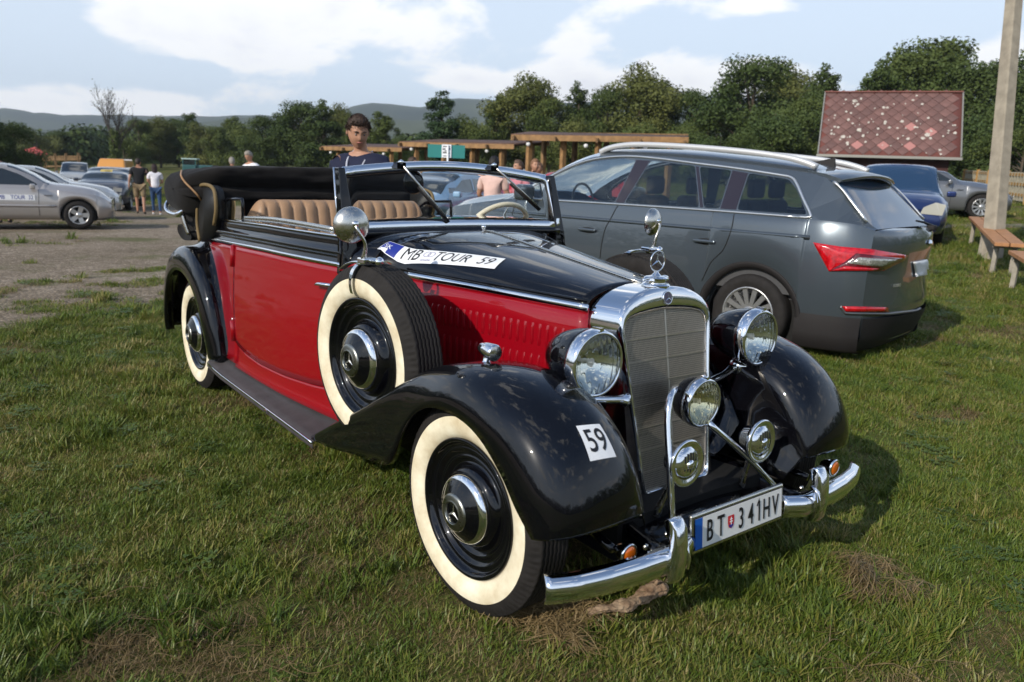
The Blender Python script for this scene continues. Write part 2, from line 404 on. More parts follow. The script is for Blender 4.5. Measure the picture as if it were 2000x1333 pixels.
# ---- front fenders
Oc = [(-1.10, .250), (-.88, .280), (-.68, .32), (-.52, .345), (-.40, .375), (-.33, .49), (-.24, .60), (-.11, .665), (.04, .675), (.16, .645), (.26, .57), (.33, .49), (.37, .44), (.39, .415)]
Oy = [-.80, -.805, -.805, -.805, -.805, -.805, -.805, -.81, -.81, -.81, -.805, -.80, -.79, -.785]
Cc = [(-1.12, .262), (-.85, .405), (-.66, .507), (-.50, .598), (-.36, .685), (-.24, .755), (-.10, .803), (.04, .820), (.17, .808), (.295, .768), (.395, .70), (.465, .605), (.50, .51), (.50, .445)]
Cy = [-.785, -.785, -.78, -.775, -.755, -.715, -.67, -.635, -.615, -.605, -.60, -.60, -.60, -.60]
Ic = [(-1.14, .262), (-.86, .385), (-.67, .47), (-.51, .55), (-.37, .61), (-.25, .66), (-.11, .70), (.02, .712), (.13, .70), (.23, .655), (.32, .59), (.39, .515), (.435, .465), (.465, .435)]
Iy = [-.63, -.61, -.585, -.55, -.51, -.48, -.45, -.43, -.42, -.41, -.41, -.41, -.415, -.42]
def fender(name, O, C, I, J, n, parent, m=BLACK, no=14, ni=12, nj=3, lip=.022):
    O, C, I = (cr(q, n) for q in (O, C, I)); J = cr(J, n) if J is not None else None
    rows = []
    for k in range(n):
        o, c, i = O[k], C[k], I[k]; row = []
        row.append(o+np.array([0, lip, 0])); row.append(o+np.array([0, lip*.3, 0]))
        for a in np.linspace(0, math.pi/2, no):
            e_ = .82; p = o+(c-o)*math.sin(a)**e_; p[1] = o[1]+(c[1]-o[1])*(1-math.cos(a)**e_); row.append(p)
        for b in np.linspace(0, math.pi/2, ni)[1:]:
            p = c+(i-c)*(1-math.cos(b)**.85); p[1] = c[1]+(i[1]-c[1])*math.sin(b)**.85; row.append(p)
        if J is not None:
            for q in np.linspace(0, 1, nj+1)[1:]: row.append(i+(J[k]-i)*q)
        rows.append(row)
    return grid(name, rows, m, parent, thick=.004, flip=False)
def p3(Y, XZ): return [(x, y, z) for y, (x, z) in zip(Y, XZ)]
Jc = [(-1.14, -.63, .25), (-.86, -.60, .28), (-.67, -.57, .33), (-.51, -.50, .38), (-.37, -.45, .41), (-.25, -.42, .43), (-.11, -.39, .44), (.02, -.36, .45), (.12, -.34, .45), (.20, -.33, .43), (.28, -.33, .41), (.34, -.33, .38), (.39, -.34, .36), (.43, -.36, .35)]
ff = fender('front_fender', p3(Oy, Oc), p3(Cy, Cc), p3(Iy, Ic), Jc, 70, car)
ffl = mirror_mesh(ff, 'front_fender', car)
for v in ffl.data.vertices: v.co.y = .40+(v.co.y-.40)*.90 if v.co.y > .40 else v.co.y
# front lower valance of the fender nose
# ---- rear fenders
Ro = [(-2.60, .285), (-2.645, .44), (-2.72, .585), (-2.85, .70), (-3.03, .745), (-3.22, .725), (-3.39, .64), (-3.51, .50), (-3.57, .36), (-3.60, .27)]
Rc = [(-2.50, .285), (-2.55, .50), (-2.64, .68), (-2.79, .815), (-3.00, .880), (-3.24, .868), (-3.46, .77), (-3.62, .60), (-3.69, .42), (-3.72, .27)]
Ri = [(-2.47, .285), (-2.515, .53), (-2.60, .73), (-2.75, .875), (-3.00, .945), (-3.26, .92), (-3.5, .81), (-3.66, .63), (-3.72, .44), (-3.75, .27)]
RiY = [-.69, -.69, -.685, -.67, -.655, -.63, -.60, -.58, -.56, -.56]
rf = fender('rear_fender', p3([-.80, -.81, -.815, -.82, -.82, -.82, -.815, -.805, -.80, -.79], Ro), p3([-.745, -.75, -.755, -.755, -.755, -.75, -.74, -.73, -.72, -.71], Rc), p3(RiY, Ri), None, 60, car, lip=.05)
mirror_mesh(rf, 'rear_fender', car)
# ---- running boards
for s in (-1, 1):
    X = np.linspace(-1.085, -2.62, 26); rows = []
    for x in X:
        t = max(0, (x+1.20)/(-1.42)); yo = .80; yi = np.interp(x, [-2.62, -1.6, -1.20], [.715, .68, .60]); z0 = .243+.02*max(0, t-.85)*6
        zi = .285+.02*max(0, t-.8)*5
        rows.append([(x, s*(yo-.002), z0-.035), (x, s*(yo+.004), z0-.028), (x, s*(yo+.004), z0-.004), (x, s*(yo-.004), z0+.004), (x, s*(yo-.03), z0+.010), (x, s*((yo+yi)/2), z0+.016), (x, s*(yi+.03), z0+.024), (x, s*(yi-.02), zi+.01)])
    rb = grid('running_board', rows, MATTING, car, thick=.003*s, flip=s > 0)
    sweep('edge_trim', [(x, s*.8065, .243+.02*max(0, (x+1.2)/(-1.42)-.85)*6-.002) for x in np.linspace(-1.085, -2.6, 12)], [(-.003, -.005), (.003, -.005), (.004, 0), (.003, .005), (-.003, .005)], CHROME, rb)
    box('trim_clip', (-1.62, s*.812, .232), (.02, .012, .022), CHROME, rb)
# ---- body side: plan width by x
PX = [-3.66, -3.62, -3.50, -3.30, -3.0, -2.6, -2.2, -1.8, -1.5, -1.16]
PY = [.30, .42, .53, .615, .665, .700, .702, .688, .662, .618]
def bw(x): return float(np.interp(x, PX, PY))
_bx = cr([(a, b) for a, b in zip(PX, PY)], 200); 
def bw(x): return float(np.interp(x, _bx[:, 0], _bx[:, 1]))
def molz(x): return float(np.interp(x, [-3.66, -3.3, -3.0, -2.6, -1.9, -1.2, 0], [.80, .90, .945, .968, .985, .990, .985]))
def side_pt(x, z, s, off=0.0):
    zt = molz(x); t = (zt-z)/(zt-.30)
    y = bw(x)+off-.012*(1-t)**2+.012*math.sin(min(1, max(0, t))*math.pi)
    if z < .40: y += .018*((.40-z)/.1)**2     # flare down to the running board
    return (x, s*y, z)
def dbot(x): return float(np.interp(x, [-2.335, -2.30, -2.2, -2.0, -1.7, -1.4, -1.2], [.445, .412, .392, .378, .385, .405, .43]))
for s in (-1, 1):
    # rear quarter panel
    X = np.linspace(-3.66, -2.342, 30); Z = np.linspace(0, 1, 16)
    grid('quarter_panel', [[side_pt(x, .30+(molz(x)-.30)*z, s) for z in Z] for x in X], RED, car, flip=s < 0, thick=.004)
    X = np.linspace(-2.342, -1.14, 30)
    # sill under the door
    grid('sill_panel', [[side_pt(x, .285+(dbot(x)-.003-.285)*z, s, -.001) for z in np.linspace(0, 1, 6)] for x in X], RED, car, flip=s < 0, thick=.004)
    X = np.linspace(-2.336, -1.165, 40)
    dr = grid('door', [[side_pt(x, dbot(x)+.002+(molz(x)-.004-dbot(x))*z, s, .0035 if 0 < z else .002) for z in Z] for x in X], RED, car, flip=s < 0, thick=.012)
    tube('door_handle', [side_pt(-1.20, .893, s, .012), side_pt(-1.23, .897, s, .045), side_pt(-1.28, .895, s, .052), side_pt(-1.325, .885, s, .040)], [.009, .0095, .0085, .006], CHROME, dr, n=10, spline=14)
    for zz in (.905, .49):
        h = tube('hinge', [side_pt(-2.350, zz-.058, s, .016), side_pt(-2.350, zz+.058, s, .016)], .015, RED, dr, n=12)
        tube('hinge_pin', [side_pt(-2.350, zz+.056, s, .016), side_pt(-2.350, zz+.072, s, .016)], [.008, .005], CHROME, dr, n=8)
        box('hinge_plate', side_pt(-2.338, zz, s, .006), (.06, .012, .085), RED, dr, bev=.004)
    # dark gap lining behind the door cut
    grid('door_gap', [[side_pt(x, z, s, -.012) for z in np.linspace(.30, .97, 6)] for x in np.linspace(-2.40, -1.12, 12)], DARK, car, flip=s < 0)
    # black waist with two raised mouldings
    X = np.r_[np.linspace(-3.60, -2.342, 20), np.linspace(-2.338, -1.13, 24)]
    prof = [(.004, .0), (.004, .012), (-.004, .020), (-.006, .032), (.004, .040), (.010, .050), (.004, .060), (-.010, .068), (-.014, .085), (-.012, .096), (-.012, .106), (-.022, .114), (-.040, .117), (-.060, .115), (-.062, .09), (-.062, .0)]
    grid('waist_panel', [[(x, s*(bw(x)+o), molz(x)+h) for o, h in prof] for x in X], BLACK, car, flip=s < 0)
    sweep('chrome_molding', [(x, s*(bw(x)+.008), molz(x)) for x in np.linspace(-3.05, -1.145, 40)], [(-s*.004, -.009), (s*.004, -.009), (s*.008, -.003), (s*.008, .003), (s*.004, .009), (-s*.004, .009)], CHROME, car)
    sweep('belt_cap', [(x, s*(bw(x)-.030), molz(x)+.1185) for x in np.linspace(-2.80, -1.16, 30)], [(-.016, -.003), (.016, -.003), (.014, .003), (0, .005), (-.014, .003)], CHROME, car)
    # raised glass channel on top of the door
    sweep('window_channel', [(x, s*(bw(x)-.045), molz(x)+.135+.012*math.sin((x+2.35)/1.1*3)) for x in np.linspace(-2.33, -1.30, 24)], [(-.009, -.014), (.009, -.014), (.009, .010), (.004, .014), (-.004, .014), (-.009, .010)], CHROME2, car)
    # little folding quarter window
    y = s*(bw(-2.6)-.035)
    wf = tube('quarter_window', [(-2.72, y, 1.065), (-2.715, y, 1.12), (-2.68, y, 1.165), (-2.62, y, 1.19), (-2.52, y, 1.203), (-2.31, y, 1.213), (-2.305, y, 1.195), (-2.305, y, 1.075)], .009, BLACK, car, n=8)
    gp = [(-2.715, 1.08), (-2.71, 1.12), (-2.675, 1.16), (-2.62, 1.185), (-2.52, 1.198), (-2.31, 1.208), (-2.31, 1.08)]
    mesh('pane', [(a, y+.002*q, b) for q in (-1, 1) for a, b in gp], [tuple(range(7)), tuple(range(13, 6, -1))]+[(i, (i+1) % 7, (i+1) % 7+7, i+7) for i in range(7)], GLASS, wf, False)
    # screen pillar
    pl = mesh('windscreen_pillar', [(x, s*y_, z) for z, x, w_, y_a, y_b in ((.95, -1.135, .055, .56, .635), (1.12, -1.155, .05, .562, .622), (1.40, -1.235, .036, .575, .605)) for x, y_ in ((x-w_, y_a), (x+.012, y_a), (x+.012, y_b), (x-w_, y_b))],
              [(0, 1, 5, 4), (1, 2, 6, 5), (2, 3, 7, 6), (3, 0, 4, 7), (4, 5, 9, 8), (5, 6, 10, 9), (6, 7, 11, 10), (7, 4, 8, 11), (8, 9, 10, 11), (3, 2, 1, 0)], BLACK, car, False); bevel(pl, .004)
    tube('pillar_trim', [(-1.20, s*.618, 1.10), (-1.272, s*.604, 1.40)], .006, CHROME, pl, n=8)
    tube('pillar_trim', [(-1.158, s*.632, .96), (-1.165, s*.625, 1.11)], .006, BLACK, pl, n=8)
    # inner lining
    grid('door_lining', [[(x, s*(bw(x)-.07), z) for z in np.linspace(.45, 1.08, 6)] for x in np.linspace(-3.3, -1.25, 12)], LEATHER, car, flip=s > 0)
# tail
rows = []
for x in np.linspace(-3.66, -3.80, 6):
    w_ = .30*math.sqrt(max(0, 1-((x+3.66)/.145)**2)); rows.append([(x, -w_, z) for z in np.linspace(.3, .80, 5)]+[(x, w_, z) for z in np.linspace(.80, .3, 5)])
grid('tail_panel', rows, RED, car)
grid('rear_deck', [[(x, y*bw(x), molz(x)+.10*(1-abs(y)**3)*0+.02) for y in np.linspace(-1, 1, 9)] for x in np.linspace(-3.66, -2.75, 8)], BLACK, car)
box('floor_pan', (-1.9, 0, .34), (3.4, 1.2, .05), DARK, car)
box('chassis', (-1.6, 0, .30), (3.9, .8, .10), DARK, car)
# ---- bonnet
def hood_sec(x):
    """half width, edge height, crown height, squareness"""
    t = (x+.90)/(.89)
    if t >= 0: return .455+(.250-.455)*t, .975+(.962-.975)*t, 1.140+(1.034-1.140)*t, 2.3
    q = -t/(.27/.89); q = min(1, q)
    return .455+(.615-.455)*(q*q*(3-2*q)), .975+.012*q, 1.140-.004*q, 2.3+2.2*q
def hood_row(x, n=33):
    w_, z0, zt, e = hood_sec(x); out = []
    for a in np.linspace(-math.pi/2, math.pi/2, n):
        s_ = math.sin(a); c_ = math.cos(a)
        out.append((x, w_*math.copysign(abs(s_)**(2/e), s_), z0+(zt-z0)*abs(c_)**(2/2.15)))
    return out
hd = grid('bonnet', [hood_row(x) for x in np.linspace(-.01, -1.035, 28)], BLACK, car, thick=.004, flip=True)
for s in (-1, 1):
    sweep('bonnet_ridge', [(x, s*hood_sec(x)[0]*.985, hood_sec(x)[1]+.024) for x in np.linspace(-.01, -.9, 12)], [(-.006, -.004), (.006, -.004), (.006, .002), (0, .005), (-.006, .002)], BLACK, hd)
tube('bonnet_hinge', [(x, 0, hood_sec(x)[2]+.003) for x in np.linspace(0, -.985, 14)], .0055, CHROME2, hd, n=8)
lathe('bonnet_knob', [(0, .02), (.009, .018), (.012, .01), (.008, 0), (.008, -.01)], CHROME, hd, org=(-.995, 0, 1.148), axis=(0, 0, 1), n=16)
# cowl: bends the section into the windscreen foot
rows = [hood_row(x, 41) for x in np.linspace(-1.039, -1.17, 10)]
cw = grid('cowl', rows, BLACK, car, thick=.004, flip=True)

# raised scuttle rail below the screen
sweep('scuttle_rail', [(-1.165-.02*math.cos(y/.6*1.4), y, 1.127+.010*math.cos(y/.6*1.5)) for y in np.linspace(-.59, .59, 30)], [(-.03, -.02), (.03, -.02), (.03, .0), (.02, .010), (0, .014), (-.03, .014)], BLACK, car)
# bonnet sides
LV = None
for s in (-1, 1):
    rows = []
    for x in np.linspace(.0, -.905, 20):
        w_, z0, zt, e = hood_sec(x); rows.append([(x, s*(w_+.002+.05*(1-t)*max(0, 1+x/.4*1)*0), .50+(z0-.50)*t) for t in np.linspace(0, 1, 6)])
    hs = grid('bonnet_side', rows, RED, car, flip=s > 0, thick=.003)
    rows = []
    for x in np.linspace(-.909, -1.17, 10):
        w_, z0, zt, e = hood_sec(x); rows.append([(x, s*(w_+.002), .30+(z0-.30)*t) for t in np.linspace(0, 1, 8)])
    grid('cowl_side', rows, RED, car, flip=s > 0, thick=.003)
    sweep('bonnet_molding', [(x, s*(hood_sec(x)[0]+.007), hood_sec(x)[1]) for x in np.linspace(.0, -.90, 24)], [(-s*.004, -.013), (s*.004, -.013), (s*.009, -.005), (s*.009, .005), (s*.004, .013), (-s*.004, .013)], CHROME, hs)
    sweep('bonnet_bead', [(x, s*(hood_sec(x)[0]+.003), hood_sec(x)[1]-.034) for x in np.linspace(.0, -.90, 24)], [(-s*.002, -.002), (s*.002, -.001), (s*.002, .001), (-s*.002, .002)], RED, hs)
    # louvres: long narrow pressed scoops in two banks
    k = 0
    for bank, (zt_, zb_, n_) in enumerate(((.880, .790, 22), (.765, .635, 22))):
        for i in range(n_):
            x = -.10-.0335*i
            w_ = hood_sec(x)[0]; 
            if LV is None:
                V = []; F = []; seg = 7; rg = 5
                for a in range(seg):
                    t = a/(seg-1); z = t-.5; prof_ = math.sin(min(1, min(t, 1-t)*7)*math.pi/2)
                    for b in range(rg): u = b/(rg-1); V.append((-.0095+.019*u, -prof_*.0085*(math.sin(u*math.pi)**.6 if 0 < u < 1 else 0)-.0005, z))
                for a in range(seg-1):
                    for b in range(rg-1): F.append((a*rg+b, a*rg+b+1, (a+1)*rg+b+1, (a+1)*rg+b))
                k0 = len(V); V += [(-.0125, -.0008, -.46), (-.0085, -.0008, -.46), (-.0085, -.0008, .46), (-.0125, -.0008, .46)]; F.append((k0, k0+1, k0+2, k0+3))
                me = bpy.data.meshes.new('louvre'); me.from_pydata(V, [], F); me.materials.append(RED); me.materials.append(DARK); me.polygons[len(F)-1].material_index = 1; me.polygons.foreach_set('use_smooth', [True]*len(F)); LV = me
            if s > 0: continue
            o = bpy.data.objects.new('louvre', LV); COL.objects.link(o); o.parent = hs
            o.location = (x, s*(w_+.0025), (zt_+zb_)/2); o.scale = (1, -s, zt_-zb_); o.rotation_euler = (0, 0, -s*math.atan2(.205, .89))
# ---- radiator
def rakex(z): return .2415-.186*(z-.335)
outer = [(0, .335), (.12, .336), (.160, .342), (.176, .362), (.186, .48), (.200, .62), (.214, .76), (.226, .86), (.231, .905), (.230, .935), (.220, .962), (.196, .990), (.155, 1.013), (.105, 1.028), (.05, 1.036), (0, 1.038)]
inner = [(0, .352), (.12, .353), (.150, .358), (.163, .374), (.172, .48), (.186, .62), (.199, .76), (.209, .86), (.2105, .90), (.208, .918), (.199, .932), (.180, .942), (.150, .949), (.105, .955), (.05, .960), (0, .962)]
def full(h, n=24):
    h = cr(h, n); return np.array([(y, z) for y, z in h]+[(-y, z) for y, z in h[::-1][1:-1]])
of, inf = full(outer), full(inner); k = len(of); rows = []
def ring(P, dx, sc=1.0, dz=0.0): return [(rakex(z)+dx, y*sc, z+dz) for y, z in P]
rows = [ring(inf, -.02), ring(inf, .002), ring((inf*.7+of*.3), .008), ring(inf*.3+of*.7, .009), ring(inf*.08+of*.92, .005), ring(of, -.004)]
back = np.array([(y*1.015, z) for y, z in of])
B2 = of.copy()
def backring(f):
    out = []
    for (y, z) in of:
        x0 = rakex(z)-.004; xb = -.012; out.append((x0+(xb-x0)*f, y*(1+.07*f), z-.002*f if z > .9 else z))
    return out
rows += [backring(f) for f in (.06, .2, .4, .6, .8, 1.0)]
rs = grid('radiator_shell', np.array(rows), CHROME, car, cv=True, flip=False)
grid('radiator_core', [[(rakex(z)-.018, y, z) for y in np.linspace(-.215, .215, 3)] for z in np.linspace(.34, .97, 4)], CORE, rs)
def wat(z):   # half width of opening
    return float(np.interp(z, [p[1] for p in inner[:13]], [p[0] for p in inner[:13]]))
bars = []
def zrange(y):
    y = abs(y); h = cr(inner, 120); ok = [z for a, z in h if a >= y-.0015]; return (min(ok), max(ok)) if ok else (.36, .95)
for i in range(-34, 35):
    y = i*.0060; 
    if abs(y) > .209: continue
    a, b = zrange(y); bars.append((beamv((rakex(a)-.006, y, a), (rakex(b)-.006, y, b), .0016 if i else .006, .002, (1, 0, 0)), BOXF))
z = .356; j = 0
while z < .958:
    h = cr(inner, 120); ww_ = max([a for a, q in h if abs(q-z) < .008] or [.1])
    bars.append((beamv((rakex(z)-.0075, -ww_, z), (rakex(z)-.0075, ww_, z), .0016, .0016), BOXF)); z += .0070; j += 1
joined('grille_mesh', bars, MESHW, rs, kind='stuff')
hb = []
for z in (.42, .495, .57, .645, .72, .795, .87):
    hb.append((beamv((rakex(z)-.002, -wat(z), z), (rakex(z)-.002, wat(z), z), .0022, .003), BOXF))
joined('grille_bars', hb, MESHW, rs)
# badge with a star
ba = np.array(AXM((1, 0, .186)))
lathe('badge', [(.0235, -.004), (.0245, .003), (.0225, .006), (.0205, .0045)], CHROME, rs, org=(rakex(1.0)+.008, 0, 1.0), axis=(1, 0, .186), n=36)
lathe('badge_field', [(.0206, .0045), (0, .0045)], mat('badge_enamel', (.10, .09, .14), .3, .3, coat=1), rs, org=(rakex(1.0)+.008, 0, 1.0), axis=(1, 0, .186), n=24)
Mx = np.array([[0, 0, 1], [1, 0, 0], [0, 1, 0]], float)    # local (x right, y up, z out) -> (y, z, x)
star('badge_star', .0205, .006, CHROME, rs, org=(rakex(1.0)+.010, 0, 1.0), A=Mx)
# cap and standing star
cap = lathe('radiator_cap', [(.050, -.006), (.052, .004), (.046, .010), (.034, .012), (.034, .018), (.042, .020), (.044, .028), (.036, .033), (.018, .036), (.010, .044), (.006, .050), (0, .051)], CHROME, rs, org=(.068, 0, 1.036), axis=(0, 0, 1), n=12)
sharp(cap, 30)
for s in (-1, 1): tube('cap_wing', [(.068, s*.02, 1.060), (.068, s*.05, 1.062), (.068, s*.066, 1.056)], [.009, .009, .005], CHROME, rs, n=8, spline=6)
sc_ = (.070, 0, 1.122); rg = []
tube('star_ring', [(sc_[0]+0, .036*math.cos(a), sc_[2]+.036*math.sin(a)) for a in np.linspace(0, 2*math.pi, 40, endpoint=False)], .0026, CHROME, rs, n=8, closed=True)
star('standing_star', .036, 0, CHROME, rs, org=(sc_[0]-.001, 0, sc_[2]), A=Mx)
# ---- front apron and dumb irons
rows = []
for x, z, w_ in ((.19, .345, .17), (.27, .325, .25), (.36, .30, .33), (.43, .285, .36), (.455, .262, .36), (.45, .235, .35)):
    rows.append([(x-.02*abs(t)**2, w_*t, z+.018*(1-abs(t)**2)) for t in np.linspace(-1, 1, 13)])
grid('front_apron', rows, BLACK, car, thick=.004, flip=True)
for s in (-1, 1):
    # curtain between radiator and fender
    rows = []
    for x, zt_, yo_ in ((-.02, .70, .40), (.08, .66, .37), (.17, .60, .35), (.24, .52, .335)):
        rows.append([(x, s*(.20+(yo_-.20)*t), .42+(zt_-.42)*t**1.5) for t in np.linspace(0, 1, 8)])
    grid('inner_wing', rows, BLACK, car, thick=.003)
    sweep('dumb_iron', [(.10, s*.33, .33), (.25, s*.345, .325), (.38, s*.36, .30), (.50, s*.372, .29)], [(-.022, -.03), (.022, -.03), (.022, .03), (-.022, .03)], BLACK, car, spline=10)
    box('bumper_bracket', (.53, s*.376, .315), (.05, .03, .035), DARK, car)
    tube('tow_eye', [(.33, s*.50, .34), (.44, s*.51, .33)], .014, BLACK, car)
    for q in ((.46, .30, .33), (.475, .41, .325)): lathe('apron_bolt', [(.010, 0), (.010, .006), (.005, .010), (0, .010)], CHROME2, car, org=(q[0], s*q[1], q[2]), axis=(1, 0, 0), n=10)
grid('under_shield', [[(x, y, .25) for y in np.linspace(-.45, .45, 3)] for x in np.linspace(-.6, .42, 3)], DARK, car)
tube('front_axle', [(0, -.62, .30), (.05, -.3, .25), (.05, .3, .25), (0, .62, .30)], .03, DARK, car, spline=12)
tube('rear_axle', [(-WB, -.62, .34), (-WB, .62, .34)], .045, DARK, car)
# ---- headlamps
RIBGLASS = mat('ribbed_glass', (.93, .95, .93), .02, trans=1.0, ior=1.35)
REFL = mat('lamp_reflector', (.88, .87, .82), .06, 1.0)
YGLASS = mat('yellowish_ribbed_glass', (.93, .90, .74), .03, trans=1.0, ior=1.35)
def lamp(name, parent, org, r, depth, axis=(1, 0, 0), glass=None, clip=True, ribn=26):
    """lamp with bullet shell, chrome rim, fluted lens, reflector and bulb; org = centre of the rim face"""
    sh = lathe(name, [(r*1.0, -r*.34), (r*1.03, -r*.36), (r*1.02, -r*.50), (r*.97, -r*.85), (r*.87, -r*1.25), (r*.70, -r*1.65), (r*.45, -r*1.98), (r*.2, -r*2.14), (0, -r*2.18)] if depth > 1.8 else [(r, -r*.3), (r*1.02, -r*.34), (r*.99, -r*.6), (r*.9, -r*.9), (r*.68, -r*1.15), (r*.35, -r*1.27), (0, -r*1.3)], BLACK, parent, org=org, axis=axis, n=56)
    lathe('lamp_rim', [(r*.90, -r*.02), (r*.93, r*.035), (r*.985, r*.03), (r*1.03, -r*.04), (r*1.055, -r*.16), (r*1.06, -r*.30), (r*1.045, -r*.37), (r*1.0, -r*.37)], CHROME, sh, org=org, axis=axis, n=64)
    lathe('lamp_reflector', [(r*.91, -r*.06)]+[(r*.91*t, -r*(.72-.66*t*t)) for t in (.9, .75, .6, .45, .3, .18, .10)], REFL, sh, org=org, axis=axis, n=48)
    A = AXM(axis); up = A.T@np.array([0, 0, 1.0]); up[2] = 0; up /= np.linalg.norm(up); sd_ = np.array([up[1], -up[0]])
    # front lens with flutes (double skin)
    V = []; F = []; nr, na = 16, 96; f0 = []
    for side in (0, 1):
        base = len(V)
        for i in range(nr+1):
            for j in range(na):
                rr_ = r*.915*i/nr; a = 2*math.pi*j/na; x, y = rr_*math.cos(a), rr_*math.sin(a)
                h = r*.16*(1-(rr_/(r*.92))**2)
                if side == 1:
                    u = x*sd_[0]+y*sd_[1]; v = x*up[0]+y*up[1]; rc = math.hypot(u, v+r*.12)
                    if rc < r*.42: h -= .0022+.0010*math.sin(rc/r*42)
                    else: h -= .0022+.0014*math.sin(u/r*ribn)
                V.append((x, y, h))
        for i in range(nr):
            for j in range(na):
                q = (base+i*na+j, base+(i+1)*na+j, base+(i+1)*na+(j+1) % na, base+i*na+(j+1) % na)
                F.append(q if side == 0 else q[::-1])
    V = np.array(V)@A.T+np.array(org)
    mesh('lamp_lens', V, F, glass or RIBGLASS, sh)
    lathe('bulb', [(0, -r*.22), (r*.09, -r*.27), (r*.13, -r*.38), (r*.10, -r*.5), (r*.07, -r*.6), (r*.07, -r*.75)], mat('bulb_glass', (.8, .8, .78), .1, coat=1), sh, org=org, axis=axis, n=16)
    if clip: mesh('rim_clip', boxv(np.array(org)+np.array([-r*.12, 0, r*1.07]), (r*.34, r*.16, r*.10)), BOXF, CHROME, sh, False)
    return sh
for s in (-1, 1):
    hl = lamp('headlamp', car, (.235, s*.417, .835), .104, 2.1)
    tube('lamp_stem', [(.15, s*.425, .735), (.14, s*.435, .69), (.12, s*.45, .66), (.10, s*.47, .64)], [.022, .030, .020, .034], CHROME, hl, n=14, spline=14)
    lathe('stem_collar', [(.040, 0), (.038, .012), (.020, .02)], CHROME, hl, org=(.15, s*.425, .715), axis=(0, 0, 1), n=24)
    # lamp bar to the radiator
    tube('lamp_bar', [(.13, s*.41, .70), (.15, s*.33, .685), (.16, s*.24, .675), (.165, s*.21, .67)], [.018, .014, .014, .026], CHROME, car, n=12, spline=12)
fog = lamp('fog_lamp', car, (.325, .005, .668), .083, 1.2, axis=(1, 0, -.02), glass=YGLASS, clip=True, ribn=34)
tube('lamp_bracket', [(.455, -.268, .345), (.425, -.262, .50), (.385, -.245, .64), (.365, -.225, .715), (.345, -.19, .742), (.30, -.12, .735), (.28, -.08, .72)], .0115, CHROME, car, n=12, spline=30)
tube('lamp_bracket', [(.455, .285, .345), (.40, .16, .475), (.335, .02, .60)], .0115, CHROME, car, n=12, spline=14)
# ---- horns
for s in (-1, 1):
    o = (.43, s*.195, .530); 
    hn = lathe('horn', [(.0, -.07), (.03, -.07), (.045, -.055), (.05, -.03), (.064, -.012), (.073, -.006), (.0785, .001), (.077, .006), (.071, .0075), (.062, .0045), (.0545, .002)], CHROME, car, org=o, axis=(1, 0, .05), n=40)
    lathe('horn_grille', [(.0545, .002), (.048, .010), (.036, .015), (.02, .017), (0, .0175)], CHROME, hn, org=o, axis=(1, 0, .05), n=40)
    sl_ = []
    for i in range(-3, 4):
        y = i*.0125; h = math.sqrt(max(0, .040**2-y*y))
        for sg in (-1, 1):
            z0, z1 = sg*.010, sg*h
            if abs(z1) < .016: continue
            sl_.append((beamv((o[0]+.0175-.004*abs(i)/3, o[1]+y, o[2]+z0), (o[0]+.0115-.002*abs(i)/3, o[1]+y, o[2]+z1), .0050, .006, (1, 0, 0)), BOXF))
    for v, f in sl_: mesh('horn_slot', v, f, INK, hn, False)
    lathe('horn_boss', [(.017, .012), (.016, .020), (.010, .024), (0, .025)], CHROME, hn, org=o, axis=(1, 0, .05), n=24)
    tube('horn_stem', [(o[0]-.03, o[1], o[2]-.04), (o[0]-.06, o[1]+s*.02, .40), (o[0]-.08, o[1]+s*.03, .33)], [.012, .010, .014], CHROME2, hn, n=10, spline=8)
# ---- bumper
def bump_pt(y):
    a = abs(y); return (.575-.055*(a/.376)**1.6 if a < .376 else .52+.0-.0*(a-.376)) 
by = np.linspace(-.815, .815, 61)
bp = [(float(np.interp(abs(y), [0, .376, .50, .62, .72, .78, .815], [.570, .555, .548, .534, .512, .487, .462])), y, float(np.interp(abs(y), [0, .8], [.318, .320]))) for y in by]
sec = [(.020, -.040), (.013, -.043), (-.004, -.036), (-.012, -.018), (-.015, .002), (-.012, .020), (-.004, .031), (.010, .038), (.026, .041), (.028, .036), (.014, .030), (.002, .018), (-.003, .0), (.002, -.024)]
for s in (-1, 1):
    hp = [(float(np.interp(y, [0, .376, .50, .62, .72, .78, .815], [.570, .555, .548, .534, .512, .487, .470]))-.05*max(0, (.33-y)/.09), s*y, .302) for y in np.linspace(.245, .800, 34)]
    bmp = sweep('bumper', hp if s > 0 else hp[::-1], [(-a, b) for a, b in sec][::-1], CHROME, car)

for s in (-1, 1):
    y = s*.376; pr = [(.545, .238), (.575, .243), (.590, .265), (.594, .32), (.592, .37), (.584, .415), (.566, .437), (.545, .440), (.530, .428), (.540, .40), (.558, .36), (.562, .30), (.555, .26)]
    V = []; F = []; cols = [(-.026, -.010), (-.021, -.002), (0, .003), (.021, -.002), (.026, -.010)]
    n_ = len(pr); cx_, cz_ = .565, .34
    for yy, ex in cols:
        for a, b in pr: V.append((a+(ex if a > .56 else 0), y+yy, b))
    for i in range(4):
        for j in range(n_): F.append((i*n_+j, i*n_+(j+1) % n_, (i+1)*n_+(j+1) % n_, (i+1)*n_+j))
    F += [tuple(range(n_))[::-1], tuple(4*n_+j for j in range(n_))]
    ov = mesh('overrider', V, F, CHROME, car); bevel(ov, .004)
    sweep('overrider_collar', [(.586, y-s*.03, .285), (.590, y-s*.03, .32), (.578, y-s*.03, .357), (.55, y-s*.03, .372)], [(-.006, -.003), (.006, -.003), (.006, .003), (-.006, .003)], CHROME, ov, up=(0, 1, 0))
